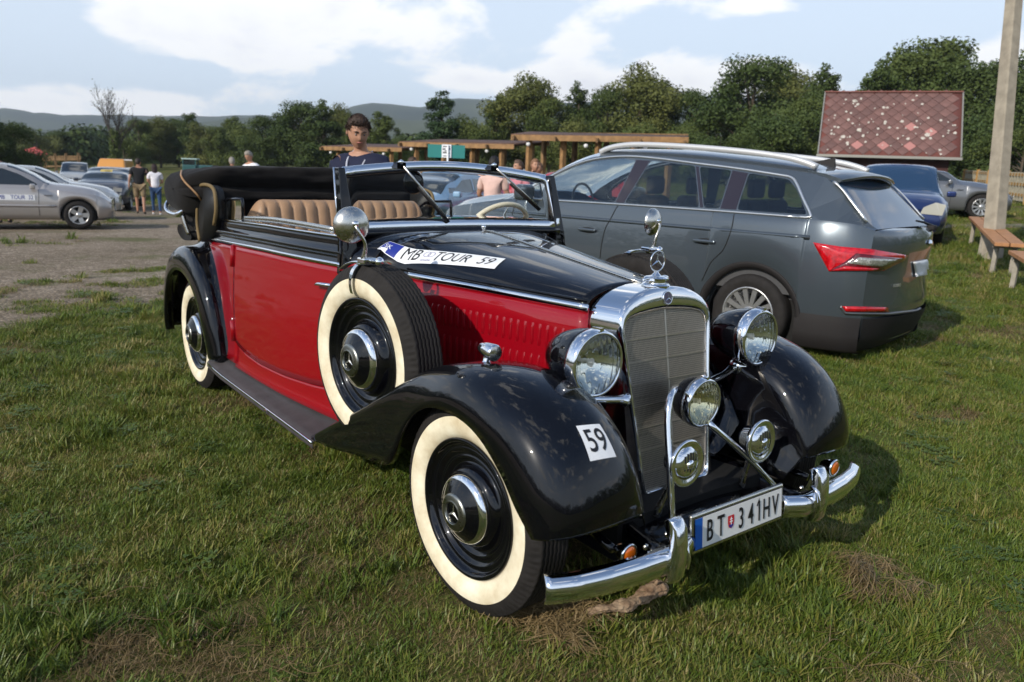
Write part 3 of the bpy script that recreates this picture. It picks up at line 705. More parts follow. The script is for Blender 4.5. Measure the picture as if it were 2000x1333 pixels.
# ---- number plate
px, pz = .505, .328; tilt = .10
def plate_pt(y, z, off=0.0): return (px-tilt*(z-pz)+off, y, z)
pf = box('licence_plate', (0, 0, 0), (.016, .486, .128), CHROME2, car, bev=.006); pf.location = plate_pt(0, pz); pf.rotation_euler = (0, -math.atan(tilt), 0)
def pl_box(name, y0, y1, z0, z1, off, m):
    V = [(off, y0, z0), (off, y1, z0), (off, y1, z1), (off, y0, z1)]
    V = V+[(off-.002, b, c) for a, b, c in V]
    return mesh(name, V, [(0, 1, 2, 3), (7, 6, 5, 4), (0, 4, 5, 1), (1, 5, 6, 2), (2, 6, 7, 3), (3, 7, 4, 0)], m, pf, False)
pl_box('plate_border', -.232, .232, -.053, .053, .0095, INK)
pl_box('plate_field', -.229, .229, -.050, .050, .0105, mat('plate_white', (.72, .72, .70), .35, bump=.0002, bscale=90))
pl_box('plate_band', -.229, -.195, -.050, .050, .0112, mat('plate_blue', (.01, .10, .42), .35))
for ch, y in zip('BT341HV', (-.160, -.105, .000, .052, .098, .139, .189)):
    text('plate_letter', ch, .100, (.0115, y, -.003), (0, 1, 0), (0, 0, 1), INK, pf, sx=.60, off=.0005)
mesh('plate_letter', [(.0121, .0985, .035), (.0121, .0885, .018), (.0121, .0835, .021), (.0121, .0985, .047)], [(0, 1, 2, 3)], INK, pf, False)
V = [(0, -.022), (.012, -.016), (.016, 0), (.016, .022), (-.016, .022), (-.016, 0), (-.012, -.016)]
mesh('plate_shield', [(.0122, -.053+a, b) for a, b in V], [tuple(range(7))], mat('shield_red', (.55, .02, .03), .4), pf, False)
mesh('plate_shield_foot', [(.0126, -.053+a, b) for a, b in ((-.012, -.012), (0, -.021), (.012, -.012), (.006, -.006), (0, -.010), (-.006, -.006))], [tuple(range(6))], BLUEP, pf, False)
joined('plate_cross', [(boxv((.0132, -.053, .004), (.0006, .003, .026)), BOXF), (boxv((.0133, -.053, .010), (.0006, .012, .003)), BOXF), (boxv((.0133, -.053, .002), (.0006, .016, .003)), BOXF)], WHITE, pf)
# ---- amber indicators on stalks behind the bumper
for s in (-1, 1):
    o = (.515, s*.545, .388)
    if s < 0: o = (.480, -.487, .326)
    il = lathe('indicator_lamp', [(0, -.05), (.012, -.048), (.022, -.035), (.029, -.012), (.0325, .0), (.0325, .006), (.028, .009), (.0255, .007)], CHROME, car, org=o, axis=(1, 0, 0), n=32)
    lathe('indicator_lens', [(.0258, .006), (.022, .011), (.012, .013), (0, .0135)], AMBER, il, org=o, axis=(1, 0, 0), n=32)
    tube('indicator_foot', [(o[0]-.02, o[1], o[2]-.03), (o[0]-.02, o[1], o[2]-.05), (o[0]-.02, o[1], o[2]-.075)], [.018, .012, .006], CHROME2, il, n=12)
# ---- parking lamp on the fender crest
for s in (-1, 1):
    o = (-.008, s*.648, .850)
    pk = lathe('parking_lamp', [(0, -.075), (.010, -.072), (.019, -.054), (.0255, -.025), (.0275, .000), (.0275, .014), (.024, .018)], CHROME, car, org=o, axis=(1, 0, -.06), n=28)
    lathe('parking_lens', [(.0242, .017), (.015, .021), (0, .022)], CHROME2, pk, org=o, axis=(1, 0, -.06), n=24)
    lathe('parking_foot', [(.026, -.050), (.024, -.042), (.012, -.034), (.012, -.018)], CHROME, pk, org=(o[0]-.03, o[1], o[2]), axis=(0, 0, 1), n=20)
# ---- windscreen
def fr(y, top):
    if top: return (-1.262-.012*math.cos(y/.6*1.5), y, 1.388+.046*math.cos(y/.585*math.pi/2))
    return (-1.158-.020*math.cos(y/.6*1.4), y, 1.147+.010*math.cos(y/.6*1.5))
path = [fr(y, False) for y in np.linspace(-.575, .575, 24)]
r1 = [(-1.162, .590, 1.157), (-1.185, .592, 1.22), (-1.215, .592, 1.29), (-1.245, .590, 1.36), (-1.252, .582, 1.376)]
path = path+r1+[fr(y, True) for y in np.linspace(.565, -.565, 24)]+[(a, -b, c) for a, b, c in r1[::-1]]
nrm = np.array([.92, 0, .38])
P = np.array(path); ctr = P.mean(0); 
def frame_sweep(name, P, wo, wi, d0, d1, m, parent):
    """flat frame lying in the screen plane: wo outward, wi inward, d0..d1 depth along the normal"""
    n = len(P); T = np.roll(P, -1, 0)-np.roll(P, 1, 0); T /= np.linalg.norm(T, axis=1, keepdims=True); O = np.cross(T, nrm); O /= np.linalg.norm(O, axis=1, keepdims=True)
    s_ = np.sign(((P-ctr)*O).sum()); O *= s_
    sec_ = [(wo, d0), (wo, d1*.6), (wo*.6-wi*.0, d1), (-wi*.5, d1), (-wi, d1*.6), (-wi, d0)]
    G = P[:, None]+np.array([a for a, b in sec_])[None, :, None]*O[:, None]+np.array([b for a, b in sec_])[None, :, None]*nrm
    return grid(name, G, m, parent, cu=True, cv=True, flip=s_ > 0)
wsf = frame_sweep('windscreen', P, .013, .026, -.012, .010, CHROME, car)
frame_sweep('windscreen_seal', P+0, -.0255, .031, -.010, .004, INK, wsf)
gl = []
top = np.array([fr(y, True) for y in np.linspace(-.578, .578, 20)]); bot = np.array([(lambda q: (q[0], q[1], q[2]))(fr(y, False)) for y in np.linspace(-.585, .585, 20)])
G = np.array([bot+(top-bot)*t for t in np.linspace(.03, .97, 8)])
wg = grid('glass', G, GLASS, wsf, thick=.004)
for y0, y1, zt_ in ((-.295, -.10, 1.19), (.225, .445, 1.245)):
    a = np.array(fr(y0, True))+nrm*.03
    b = np.array([-1.175-.0, y1, zt_])+nrm*.015
    wp = tube('wiper', [a, a+(b-a)*.5, b], [.006, .005, .004], CHROME2, wsf, n=8)
    d = (b-a)/np.linalg.norm(b-a)
    sweep('wiper_blade', [a+(b-a)*.42-nrm*.012, b+d*.03-nrm*.012], [(-.005, -.010), (.005, -.010), (.003, .010), (-.003, .010)], INK, wsf, up=nrm)
    mesh('wiper_motor', boxv(np.array(fr(y0, True))+np.array([.018, 0, -.002]), (.04, .045, .03)), BOXF, BLACK, wsf, False)
    lathe('wiper_pivot', [(.011, 0), (.011, .02), (.006, .028), (0, .028)], CHROME, wsf, org=tuple(a-nrm*.01), axis=nrm, n=14)
# interior mirror
lathe('interior_mirror', [(.0, .0), (.045, .002), (.055, .012), (.05, .02), (0, .024)], BLACK, car, org=(-1.30, -.20, 1.345), axis=(1, 0, 0), n=24)
# ---- spare wheel clamps and the two round mirrors
for s in (-1, 1):
    cx_, cy_, cz_ = SP[s]; a = R(5.5)
    # strap over the tyre: inside hub to whitewall edge
    out = np.array([math.sin(a)*0+.0, s, 0.0]); 
    secp = [(.248, .086), (.262, .090), (.285, .092), (.308, .0895), (.330, .082), (.347, .068), (.358, .050), (.3605, .02), (.3605, -.05), (.350, -.075)]
    ang = R(3)
    pts = []
    for rr_, h in secp: pts.append((cx_-rr_*math.sin(ang), cy_+s*h, cz_+rr_*math.cos(ang)))
    st = sweep('tyre_strap', pts, [(-.011, -.002), (.011, -.002), (.011, .003), (-.011, .003)], CHROME, car, spline=30, up=(1, 0, 0))
    # swap section orientation: width along x
    bpy.data.objects.remove(st)
    Pp = cr(pts, 30); T = np.gradient(Pp, axis=0); T /= np.linalg.norm(T, axis=1, keepdims=True); Nn = np.cross(T, np.array([1.0, 0, 0])); Nn *= np.sign((Nn[:, 2]*1).sum())
    rows = [[p+np.array([-.0115, 0, 0])-n_*.001, p+np.array([-.0115, 0, 0])+n_*.003, p+np.array([.0115, 0, 0])+n_*.003, p+np.array([.0115, 0, 0])-n_*.001] for p, n_ in zip(Pp, Nn)]
    st = grid('tyre_strap', rows, CHROME, car, cv=True, smooth=False, flip=s > 0)
    # half collar arcing back over the tread
    arc = [(cx_-(.362)*math.sin(t), cy_+s*(.045+.02*0), cz_+.362*math.cos(t)) for t in np.linspace(R(2), R(30), 12)]
    sweep('tread_clamp', arc, [(-.018, -.004), (.018, -.004), (.022, .002), (.010, .006), (-.010, .006), (-.022, .002)], CHROME, st)
    mp = (cx_+.012, s*.772, cz_+.378)
    box('mirror_clamp', (mp[0]+.0, mp[1]-s*.02, mp[2]-.008), (.055, .06, .022), CHROME, st, bev=.005)
    lathe('clamp_knob', [(0, .028), (.012, .026), (.018, .016), (.014, .006), (.008, 0), (.008, -.03)], CHROME, st, org=(mp[0]+.06, mp[1]-s*.03, mp[2]-.006), axis=(1, 0, .1), n=16)
    mc = (-.690, s*.800, 1.198)
    mi = lathe('wing_mirror', [(.0, .030), (.018, .0285), (.036, .023), (.052, .013), (.062, .002), (.066, -.006), (.0665, -.012), (.063, -.014)], CHROME2 if s < 0 else CHROME2, car, org=mc, axis=(.97, s*.18, 0), n=48)
    lathe('mirror_glass', [(.0625, -.013), (0, -.013)], mat('mirror_silver', (.9, .9, .9), .02, 1.0), mi, org=mc, axis=(.97, s*.18, 0), n=40)
    tube('mirror_arm', [(mc[0]+.028, mc[1]+s*.003, mc[2]+.006), (mc[0]+.045, mc[1]-s*.004, mc[2]-.02), (mp[0]+.022, mp[1], mp[2]+.055), (mp[0]+.008, mp[1], mp[2])], [.006, .006, .006, .010], CHROME2, mi, n=10, spline=16)
    lathe('mirror_knuckle', [(.012, -.005), (.012, .012), (.007, .018), (0, .018)], CHROME, mi, org=(mc[0]+.022, mc[1], mc[2]+.006), axis=(1, 0, 0), n=14)
# ---- sticker 59 on the near fender, curved to it
DG = bpy.context.evaluated_depsgraph_get()
from mathutils.bvhtree import BVHTree
def bvh_of(*objs):
    V = []; F = []
    for o in objs:
        b = len(V); V += [v.co.copy() for v in o.data.vertices]; F += [tuple(i+b for i in p.vertices) for p in o.data.polygons]
    return BVHTree.FromPolygons(V, F)
def drape(name, quad, bv, d, m, parent, nu=16, nv=12, lift=.002, **props):
    """lay a thin sheet (4 corners) on a surface by projecting along d"""
    a, b, c, e = (np.array(q, float) for q in quad); d = Vector(d).normalized(); rows = []
    for i in range(nu+1):
        row = []
        for j in range(nv+1):
            u, v = i/nu, j/nv; p = (a*(1-u)+b*u)*(1-v)+(e*(1-u)+c*u)*v
            h = bv.ray_cast(Vector(p)-d*.3, d); q = (h[0] if h[0] is not None else Vector(p)); row.append(np.array(q)-np.array(d)*lift)
        rows.append(row)
    return grid(name, rows, m, parent, **props)
def drape_text(name, s_, size, org, right, up, bv, d, m, parent, sx=1.0, lift=.0035, cut=6, shear=0.0, off=0.0, **props):
    V, F = text_vf(s_, size, 'CENTER', 1.0, sx, 0.0, shear, off)
    me = bpy.data.meshes.new('tmp'); me.from_pydata([tuple(v) for v in V], [], F); bm = bmesh.new(); bm.from_mesh(me)
    bmesh.ops.triangulate(bm, faces=bm.faces); 
    for _ in range(2): 
        ed = [e for e in bm.edges if e.calc_length() > size*.12]
        if ed: bmesh.ops.subdivide_edges(bm, edges=ed, cuts=1)
    bm.to_mesh(me); bm.free(); V = np.array([v.co[:] for v in me.vertices]); F = [tuple(p.vertices) for p in me.polygons]; bpy.data.meshes.remove(me)
    right = np.array(right, float); right /= np.linalg.norm(right); up = np.array(up, float); up /= np.linalg.norm(up); d = Vector(d).normalized(); out = []
    for v in V:
        p = Vector(np.array(org)+v[0]*right+v[1]*up); h = bv.ray_cast(p-d*.3, d); q = h[0] if h[0] is not None else p; out.append(np.array(q)-np.array(d)*lift)
    return mesh(name, out, F, m, parent, False, **props)
bvf = bvh_of(ff)
sd_ = np.array([-.85, .15, -.50])
st_c = [(.515, -.645, .620), (.545, -.515, .650), (.440, -.520, .745), (.395, -.655, .715)]
def proj_c(u, v, bv):
    d = Vector(ray(u, v)).normalized(); h = bv.ray_cast(Vector(CAM.tolist()), d); return np.array(h[0]) if h[0] is not None else None
q59 = [proj_c(*uv, bvf) for uv in ((1152, 902), (1203, 893), (1170, 829), (1124, 833))]
if all(q is not None for q in q59):
    c59 = sum(q59)/4; n59 = np.cross(q59[1]-q59[0], q59[3]-q59[0]); n59 /= np.linalg.norm(n59)
    stk = drape('number_sticker', q59, bvf, -n59, WHITE, ff, 12, 12)
    drape_text('number', '59', .098, c59, q59[1]-q59[0]+q59[2]-q59[3], q59[3]-q59[0]+q59[2]-q59[1], bvf, -n59, INK, ff, sx=.78, off=.0008)
# ---- rally plate lying on the bonnet
bvb = bvh_of(hd, cw)
qr = [proj_c(*uv, bvb) for uv in ((737, 488), (966, 527), (988, 507), (762, 473))]
if all(q is not None for q in qr):
    nr_ = np.array([0, -.25, 1.0]); nr_ /= np.linalg.norm(nr_)
    rp = drape('rally_plate', qr, bvb, -nr_, WHITE, car, 30, 8, lift=.003)
    e1 = qr[1]-qr[0]; e2 = qr[3]-qr[0]
    drape('rally_plate_band', [qr[0]+e1*.005+e2*.04, qr[0]+e1*.135+e2*.04, qr[3]*.865+qr[2]*.135-e2*.04, qr[3]*.995+qr[2]*.005-e2*.04], bvb, -nr_, BLUEP, rp, 8, 8, lift=.004)
    L_ = np.linalg.norm(e1); Hh = np.linalg.norm(e2); mid = (qr[0]+qr[3])/2; e1b = ((qr[1]-qr[0])+(qr[2]-qr[3]))/2; e2b = ((qr[3]-qr[0])+(qr[2]-qr[1]))/2
    print('rally plate', L_, Hh, qr)
    TH = Hh*1.18
    for s_, f, sx_ in (('MB', .245, .92), ('TOUR', .60, .84), ('59', .885, .86)):
        drape_text('rally_letters', s_, TH, mid+e1b*f, e1b, e2b, bvb, -nr_, INK, rp, sx=sx_, lift=.0042, shear=.15)
    drape_text('rally_letters', 'SK', TH*.38, mid+e1b*.045, e1b, e2b, bvb, -nr_, WHITE, rp, lift=.0052)
    GR = mat('grey_print', (.35, .33, .45), .4)
    cR = Hh*.24; cc = mid+e1b*.40+e2b*.10; ex = e1b/np.linalg.norm(e1b); ey = e2b/np.linalg.norm(e2b)
    for k in (-1, 1):
        rowsr = []
        for a in np.linspace(0, 2*math.pi, 33):
            row = []
            for r_ in (cR*.80, cR):
                p = Vector(cc+ex*(k*cR*.7+r_*1.1*math.cos(a))+ey*r_*math.sin(a)); h = bvb.ray_cast(p+Vector(nr_)*.3, -Vector(nr_)); row.append(np.array(h[0] if h[0] is not None else p)+nr_*.0043)
            rowsr.append(row)
        grid('rally_rings', rowsr, GR, rp)
    drape_text('rally_letters', 'slovakia', TH*.22, mid+e1b*.40-e2b*.30, e1b, e2b, bvb, -nr_, GR, rp, lift=.0043)
# ---- cabin: seats, wheel, dash, folded hood
def seat(name, x0, zs, zt_, w_, yc, rake, n_fl, parent, depth=.5, m=LEATHER):
    # fluted back: rounded top
    fl = []; n_ = n_fl*8
    ys = np.linspace(-1, 1, n_+1); rows = []
    for v in np.linspace(0, 1, 20):
        row = []
        for i, t in enumerate(ys):
            ph = (i % 8)/8.0; b = .018*(abs(math.sin(ph*math.pi))**.6)
            edge = max(0, abs(t)-.86)/.14; zmax = zt_-.10*edge**2.2
            th = v*math.pi*.5
            if v < .72: z = zs+(zmax-.05-zs)*(v/.72); dx = 0; bb = b
            else:
                q = (v-.72)/.28*math.pi; z = zmax-.05+.05*math.sin(q/1.0); dx = -.055*(1-math.cos(q)); bb = b*max(0, math.cos(q/2))
            row.append((x0-rake*(z-zs)+dx+bb-.05*edge**2, yc+t*w_, z))
        rows.append(row)
    sb = grid(name, rows, m, parent, flip=False)
    cu_ = mesh('seat_cushion', boxv((x0+depth/2, yc, zs-.06), (depth, 2*w_*.97, .16)), BOXF, m, sb, False); bevel(cu_, .04, 4)
    return sb
seat('rear_seat', -2.40, .80, 1.205, .565, .015, .22, 15, car)
for y in (-.31, .31): seat('front_seat', -1.93, .70, 1.055, .23, y, .22, 6, car, .48)
grid('dashboard', [[(x, y, z) for y in np.linspace(-.56, .56, 5)] for x, z in ((-1.19, 1.13), (-1.23, 1.12), (-1.25, 1.08), (-1.25, .92))], mat('dark_wood', (.06, .022, .01), .3, coat=1, var=.3, scale=12), car)
# steering wheel (far side)
sc0 = np.array([-1.50, .43, 1.075]); ax_ = Vector((-.90, 0, .62)).normalized(); A = AXM(ax_)
ringp = [sc0+A@np.array([.205*math.cos(t), .205*math.sin(t), 0]) for t in np.linspace(0, 2*math.pi, 48, endpoint=False)]
stw = tube('steering_wheel', ringp, .0135, IVORY, car, n=10, closed=True)
for t in (math.pi/2, math.pi*7/6, math.pi*11/6): tube('spoke', [sc0+A@np.array([0, 0, -.02]), sc0+A@np.array([.20*math.cos(t), .20*math.sin(t), 0])], .006, CHROME2, stw, n=8)
lathe('wheel_boss', [(0, .02), (.03, .015), (.035, 0), (.03, -.03)], IVORY, stw, org=tuple(sc0), axis=ax_, n=20)
tube('steering_column', [sc0-np.array(ax_)*.02, sc0-np.array(ax_)*.45], .018, BLACK, stw)
# folded hood: a deep padded bundle lying behind the rear seat
def bundle_row(y):
    """closed section (x, z) of the bundle at height y across the car"""
    t = abs(y)/.80; e = 1-max(0, t-.72)**2/.28**2*.32
    zt_ = 1.372+.020*math.cos(y*2.2); zb = 1.13+.03*t
    pts = [(-2.86, zb+.03), (-2.82, 1.19), (-2.815, 1.235), (-2.84, 1.262), (-2.812, 1.29), (-2.80, 1.33), (-2.808, zt_-.016), (-2.85, zt_-.001), (-2.95, zt_), (-3.10, zt_-.006), (-3.25, zt_-.012), (-3.42, zt_-.03), (-3.53, 1.285), (-3.56, 1.20), (-3.50, 1.12), (-3.38, 1.07), (-3.2, 1.05), (-3.0, 1.07)]
    c = np.array([-3.18, 1.215]); P_ = np.array(pts); return c+(P_-c)*np.array([e, e])
from mathutils.noise import noise as mnz
ys = np.r_[-.815, -.812, -.80, -.77, -.72, np.linspace(-.68, .68, 60), .72, .77, .80, .812, .815]; rows = []
for i, y in enumerate(ys):
    S = cr(bundle_row(y), 96, True); sc2 = 1.0
    if abs(y) > .79: sc2 = {.80: .90, .812: .6, .815: .05}.get(round(abs(y), 3), 1)
    c = S.mean(0); S = c+(S-c)*sc2
    wr = [.016*mnz(Vector((y*1.7, S[j][0]*7, S[j][1]*9)))+.010*mnz(Vector((y*5.0, S[j][0]*16, S[j][1]*22)))+.004*mnz(Vector((y*14.0, S[j][0]*30, S[j][1]*40))) for j in range(96)]
    rows.append([(S[j][0]+wr[j], y+.0, S[j][1]+wr[j]*.6) for j in range(96)])
st = grid('folded_hood', rows, CLOTH, car, cv=True)
# slack cloth ends, straps and frame irons
for s in (-1, 1):
    # upright cover lobe with tan piping
    lp = [(-2.965, .93), (-3.0, 1.03), (-2.975, 1.15), (-2.955, 1.225), (-2.90, 1.262), (-2.78, 1.272), (-2.665, 1.262), (-2.615, 1.225), (-2.61, 1.14), (-2.66, 1.05), (-2.72, 1.0), (-2.85, .95)]
    L_ = cr(lp, 60, True); yb = s*.70; V = [(a, yb+s*.012, b) for a, b in L_]+[(a, yb-s*.035, b) for a, b in L_]; n_ = 60
    c0 = (np.mean([a for a, b in L_]), yb+s*.022, np.mean([b for a, b in L_]))
    F = [(i, (i+1) % n_, n_+(i+1) % n_, n_+i) for i in range(n_)]; V.append(c0); F += [(120, (i+1) % n_, i) for i in range(n_)]; V.append((c0[0], yb-s*.035, c0[2])); F += [(121, n_+i, n_+(i+1) % n_) for i in range(n_)]
    lb = mesh('hood_cover_lobe', V, F, mat('black_vinyl', (.006, .006, .006), .55), car)
    tube('piping', [(a, yb+s*.016, b) for a, b in cr(lp[:10], 40)], .011, mat('olive_piping', (.16, .11, .045), .7), lb, n=8)
    if s < 0:
        bst = bvh_of(st); pq = [proj_c(u_, v_, bst) for u_, v_ in ((368, 328), (357, 335), (356, 345), (364, 358), (378, 372), (390, 385), (398, 396), (404, 404))]; pq = [q for q in pq if q is not None]
        if len(pq) > 3: tube('piping', [q+np.array([.0, -.006, .004]) for q in pq], .0065, PIPING, st, n=8, spline=24)
    tube('hood_iron', [(-3.42, s*.76, 1.165), (-3.38, s*.80, 1.12), (-3.30, s*.81, 1.085), (-3.18, s*.80, 1.075), (-3.10, s*.79, 1.085), (-3.07, s*.78, 1.11)], [.014, .013, .013, .014, .02, .008], CHROME, car, n=12, spline=24)
    tube('hood_iron', [(-3.10, s*.775, 1.08), (-3.085, s*.765, 1.02), (-3.07, s*.75, .96)], [.016, .014, .012], CHROME2, car, n=10, spline=10)
    fl = grid('hood_flap', [[(x+.02*math.sin(z*40), s*(.70+.01*math.sin(x*14)), z) for z in np.linspace(.985-.0*x, 1.12, 6)] for x in np.linspace(-3.40, -3.0, 8)], CLOTH, car, thick=.01)
    lobe = [(-3.30, .93), (-3.36, .965), (-3.33, 1.0), (-3.22, 1.01), (-3.12, .985), (-3.05, .96), (-3.06, .93), (-3.2, .915)]
    L2 = cr(lobe, 30, True); V = [(a, s*.745, b) for a, b in L2]+[(a, s*.70, b) for a, b in L2]
    mesh('strap_pouch', V, [tuple(range(30)), tuple(range(59, 29, -1))]+[(i, (i+1) % 30, 30+(i+1) % 30, 30+i) for i in range(30)], CLOTH, car)
    # tan edging seen inside the far end
tube('piping', [(-2.795, .48, 1.15), (-2.79, .60, 1.165), (-2.785, .70, 1.20), (-2.79, .735, 1.25), (-2.80, .74, 1.31), (-2.82, .72, 1.35), (-2.83, .66, 1.365)], .008, PIPING, st, n=8, spline=30)
# ------------------------------------------------------------------ modern cars
TINT = mat('tinted_glass', (.02, .025, .026), .03, coat=1.0, spec=.6)
SKYGLASS = mat('sky_reflection_glass', (.018, .045, .095), .06, coat=.35, spec=.3)  # opaque pane; the blue sky reflection is painted into its base colour
SEEG = mat('grey_car_glass', (.62, .67, .65), .0, trans=1.0, ior=1.5, spec=.6)
PLAST = mat('dark_cladding', (.018, .016, .016), .65, spec=.25, bump=.0004, bscale=200)
LAMPG = mat('lamp_glass', (.55, .55, .53), .1, .4, coat=1)
ALLOY = mat('alloy', (.50, .50, .50), .32, .8)
SEATC = mat('seat_fabric', (.06, .06, .062), .8)
def tyre_vf_profile(R_, rr, hw): return [(rr, hw*.86), (rr+(R_-rr)*.35, hw), (R_-.02, hw*.95), (R_-.004, hw*.72), (R_, hw*.45), (R_, -hw*.45), (R_-.01, -hw*.9), (rr, -hw*.8)]
def car_wheel(parent, x, y, r, rr, out, spokes=10, hw=.105, style='alloy'):
    org = (x, y, r); ax = (0, out, 0)
    ty = lathe('wheel', tyre_vf_profile(r, rr, hw), RUBBER, parent, org=org, axis=ax, n=40)
    lathe('rim', [(rr+.004, hw*.84), (rr+.002, hw*.94), (rr-.012, hw*.92), (rr-.022, hw*.60), (rr-.03, hw*.1), (.06, hw*.05), (0, hw*.05)], ALLOY if style != 'dark' else PLAST, ty, org=org, axis=ax, n=40)
    lathe('brake_disc', [(rr*.72, hw*.12), (.05, hw*.16), (0, hw*.16)], DARK, ty, org=org, axis=ax, n=24)
    A = AXM(ax); pcs = []
    for k in range(spokes):
        a = 2*math.pi*k/spokes; c_, s_ = math.cos(a), math.sin(a)
        w1, w2 = (rr*.20, rr*.26) if spokes <= 6 else (rr*.07, rr*.10)
        V = []
        for (rad, w_, h) in ((.03, w1, hw*.72), (rr-.008, w2, hw*.82)):
            for sd_ in (-1, 1):
                for dh in (0, -.03): V.append((rad*c_-sd_*w_*s_, rad*s_+sd_*w_*c_, h+dh))
        V = np.array(V)@A.T+np.array(org); pcs.append((V, BOXF))
    joined('spokes', pcs, ALLOY, ty)
    lathe('hub', [(.062, hw*.70), (.060, hw*.82), (.03, hw*.88), (0, hw*.88)], ALLOY, ty, org=org, axis=ax, n=20)
    return ty
def poly_panel(name, outer, holes, f, m, parent, thick=0.0, dirn=1, **props):
    """flat outline with holes in (x, z), lifted to the car's side by f(x, z) -> y"""
    bm = bmesh.new(); ed = []
    for loop in [outer]+list(holes):
        vs = [bm.verts.new((x, 0, z)) for x, z in loop]
        ed += [bm.edges.new((vs[i], vs[(i+1) % len(vs)])) for i in range(len(vs))]
    bmesh.ops.triangle_fill(bm, edges=ed, use_beauty=True, use_dissolve=False, normal=(0, 1, 0))
    for v in bm.verts: v.co.y = f(v.co.x, v.co.z)
    me = bpy.data.meshes.new(name); bm.to_mesh(me); bm.free()
    o = link(name, me, m, parent, False, **props)
    if thick:
        s = o.modifiers.new('solid', 'SOLIDIFY'); s.thickness = thick; s.offset = 0
    return o
def rnd_poly(P, r=.03, n=4):
    P = [np.array(p, float) for p in P]; out = []; k = len(P)
    for i in range(k):
        a, b, c = P[i-1], P[i], P[(i+1) % k]; u = a-b; v = c-b; lu, lv = np.linalg.norm(u), np.linalg.norm(v)
        d = min(r, lu*.45, lv*.45); p0, p2 = b+u/lu*d, b+v/lv*d
        for t in np.linspace(0, 1, n): out.append((1-t)**2*p0+2*t*(1-t)*b+t*t*p2)
    return [tuple(p) for p in out]
class Car:
    def __init__(s, root, st, paint, wx=(0, 2.8), wr=.33, ra=.37, track=None, nx=90, glass=TINT):
        """st columns: x, half width, sill z, belt z, cant z, roof z, cant half width"""
        st = np.array(sorted(st), float); s.root = root; s.paint = paint; s.wx = wx; s.ra = ra; s.wr = wr; s.glass = glass
        C_ = cr(st, 240); o = np.argsort(C_[:, 0]); s.C = C_[o]; s.x0, s.x1 = st[0, 0], st[-1, 0]; s.nx = nx
    def at(s, x): return [float(np.interp(x, s.C[:, 0], s.C[:, k])) for k in range(1, 7)]
    def arch(s, x):
        z = 0
        for xw in s.wx:
            d = abs(x-xw)
            if d < s.ra: z = max(z, s.wr+math.sqrt(s.ra**2-d*d)*.98)
        return z
    def low(s, x):
        w, zs, zb, zc, zt, wc = s.at(x); a = s.arch(x); z0 = max(zs, a)
        base = [(w-.12, zs-.03), (w-.050, zs), (w-.018, zs+.10), (w+.006, zs+(zb-zs)*.34), (w+.006, zs+(zb-zs)*.58), (w-.012, zs+(zb-zs)*.79), (w-.030, zb-.045), (w-.050, zb)]
        f = (zb-z0)/(zb-zs)
        return [(y, zb-(zb-z)*f) for y, z in base]
    def xs(s):
        X = list(np.linspace(s.x0, s.x1, s.nx))
        for xw in s.wx: X += [xw+s.ra*t for t in (-1.001, -.999, -.98, -.93, -.85, .85, .93, .98, .999, 1.001)]
        return sorted(set(round(x, 4) for x in X if s.x0 <= x <= s.x1))
    def build(s, bulge_f=.10, bulge_r=.08, facez=None):
        X = s.xs(); root = s.root; rows = []
        for x in X:
            L_ = s.low(x); rows.append([(x, -y, z) for y, z in L_])
        b = grid('body', rows, s.paint, root, thick=0, flip=True); s.body = b
        grid('body_panel', [[(x, -y, z) for x, y, z in r] for r in rows], s.paint, b)
        for xe, dr, bl in ((s.x0, -1, bulge_r), (s.x1, 1, bulge_f)):
            L_ = s.low(xe); w, zs, zb, zc, zt, wc = s.at(xe); rr = []
            prof = L_+[((w-.050)*.75, zb+(zt-zb)*.55), ((w-.050)*.4, zb+(zt-zb)*.9)]
            for y, z in prof:
                fz = 1.0 if facez is None else facez(z, dr)
                rr.append([(xe+dr*bl*fz*(1-abs(t)**2.6), t*y, z) for t in np.linspace(-1, 1, 21)])
            grid('bumper_skin', rr, s.paint, b, flip=dr < 0)
        return b
    def upper(s, name, xa, xb, m, parent=None, full=True, n=14, off=0.0, inset=0.0):
        rows = []
        for x in np.linspace(xa, xb, n):
            w, zs, zb, zc, zt, wc = s.at(x); h = []
            if full: h.append((w-.050, zb))
            h += [(wc-inset, zc), (wc*.92-inset, zc+(zt-zc)*.42), (wc*.72, zc+(zt-zc)*.78), (wc*.40, zc+(zt-zc)*.96), (0, zt)]
            h = np.array(h); 
            rows.append([(x, -y, z+off) for y, z in h]+[(x, y, z+off) for y, z in h[::-1][1:]])
        return grid(name, rows, m, parent or s.body, flip=True)
    def yside(s, x, z, off=0.0):
        w, zs, zb, zc, zt, wc = s.at(x); t = 0 if zc-zb < 1e-3 else min(1, max(0, (z-zb)/(zc-zb)))
        return (w-.050)+(wc-(w-.050))*t+.012*math.sin(t*math.pi)+off
    def face_pt(s, y, z, dr, bl, off=0.0, facez=None):
        xe = s.x1 if dr > 0 else s.x0; L_ = s.low(xe); w = float(np.interp(z, [q[1] for q in L_], [q[0] for q in L_])); t = min(1, abs(y)/w)
        fz = 1.0 if facez is None else facez(z, dr)
        return (xe+dr*(bl*fz*(1-t**2.6)+off), y, z)
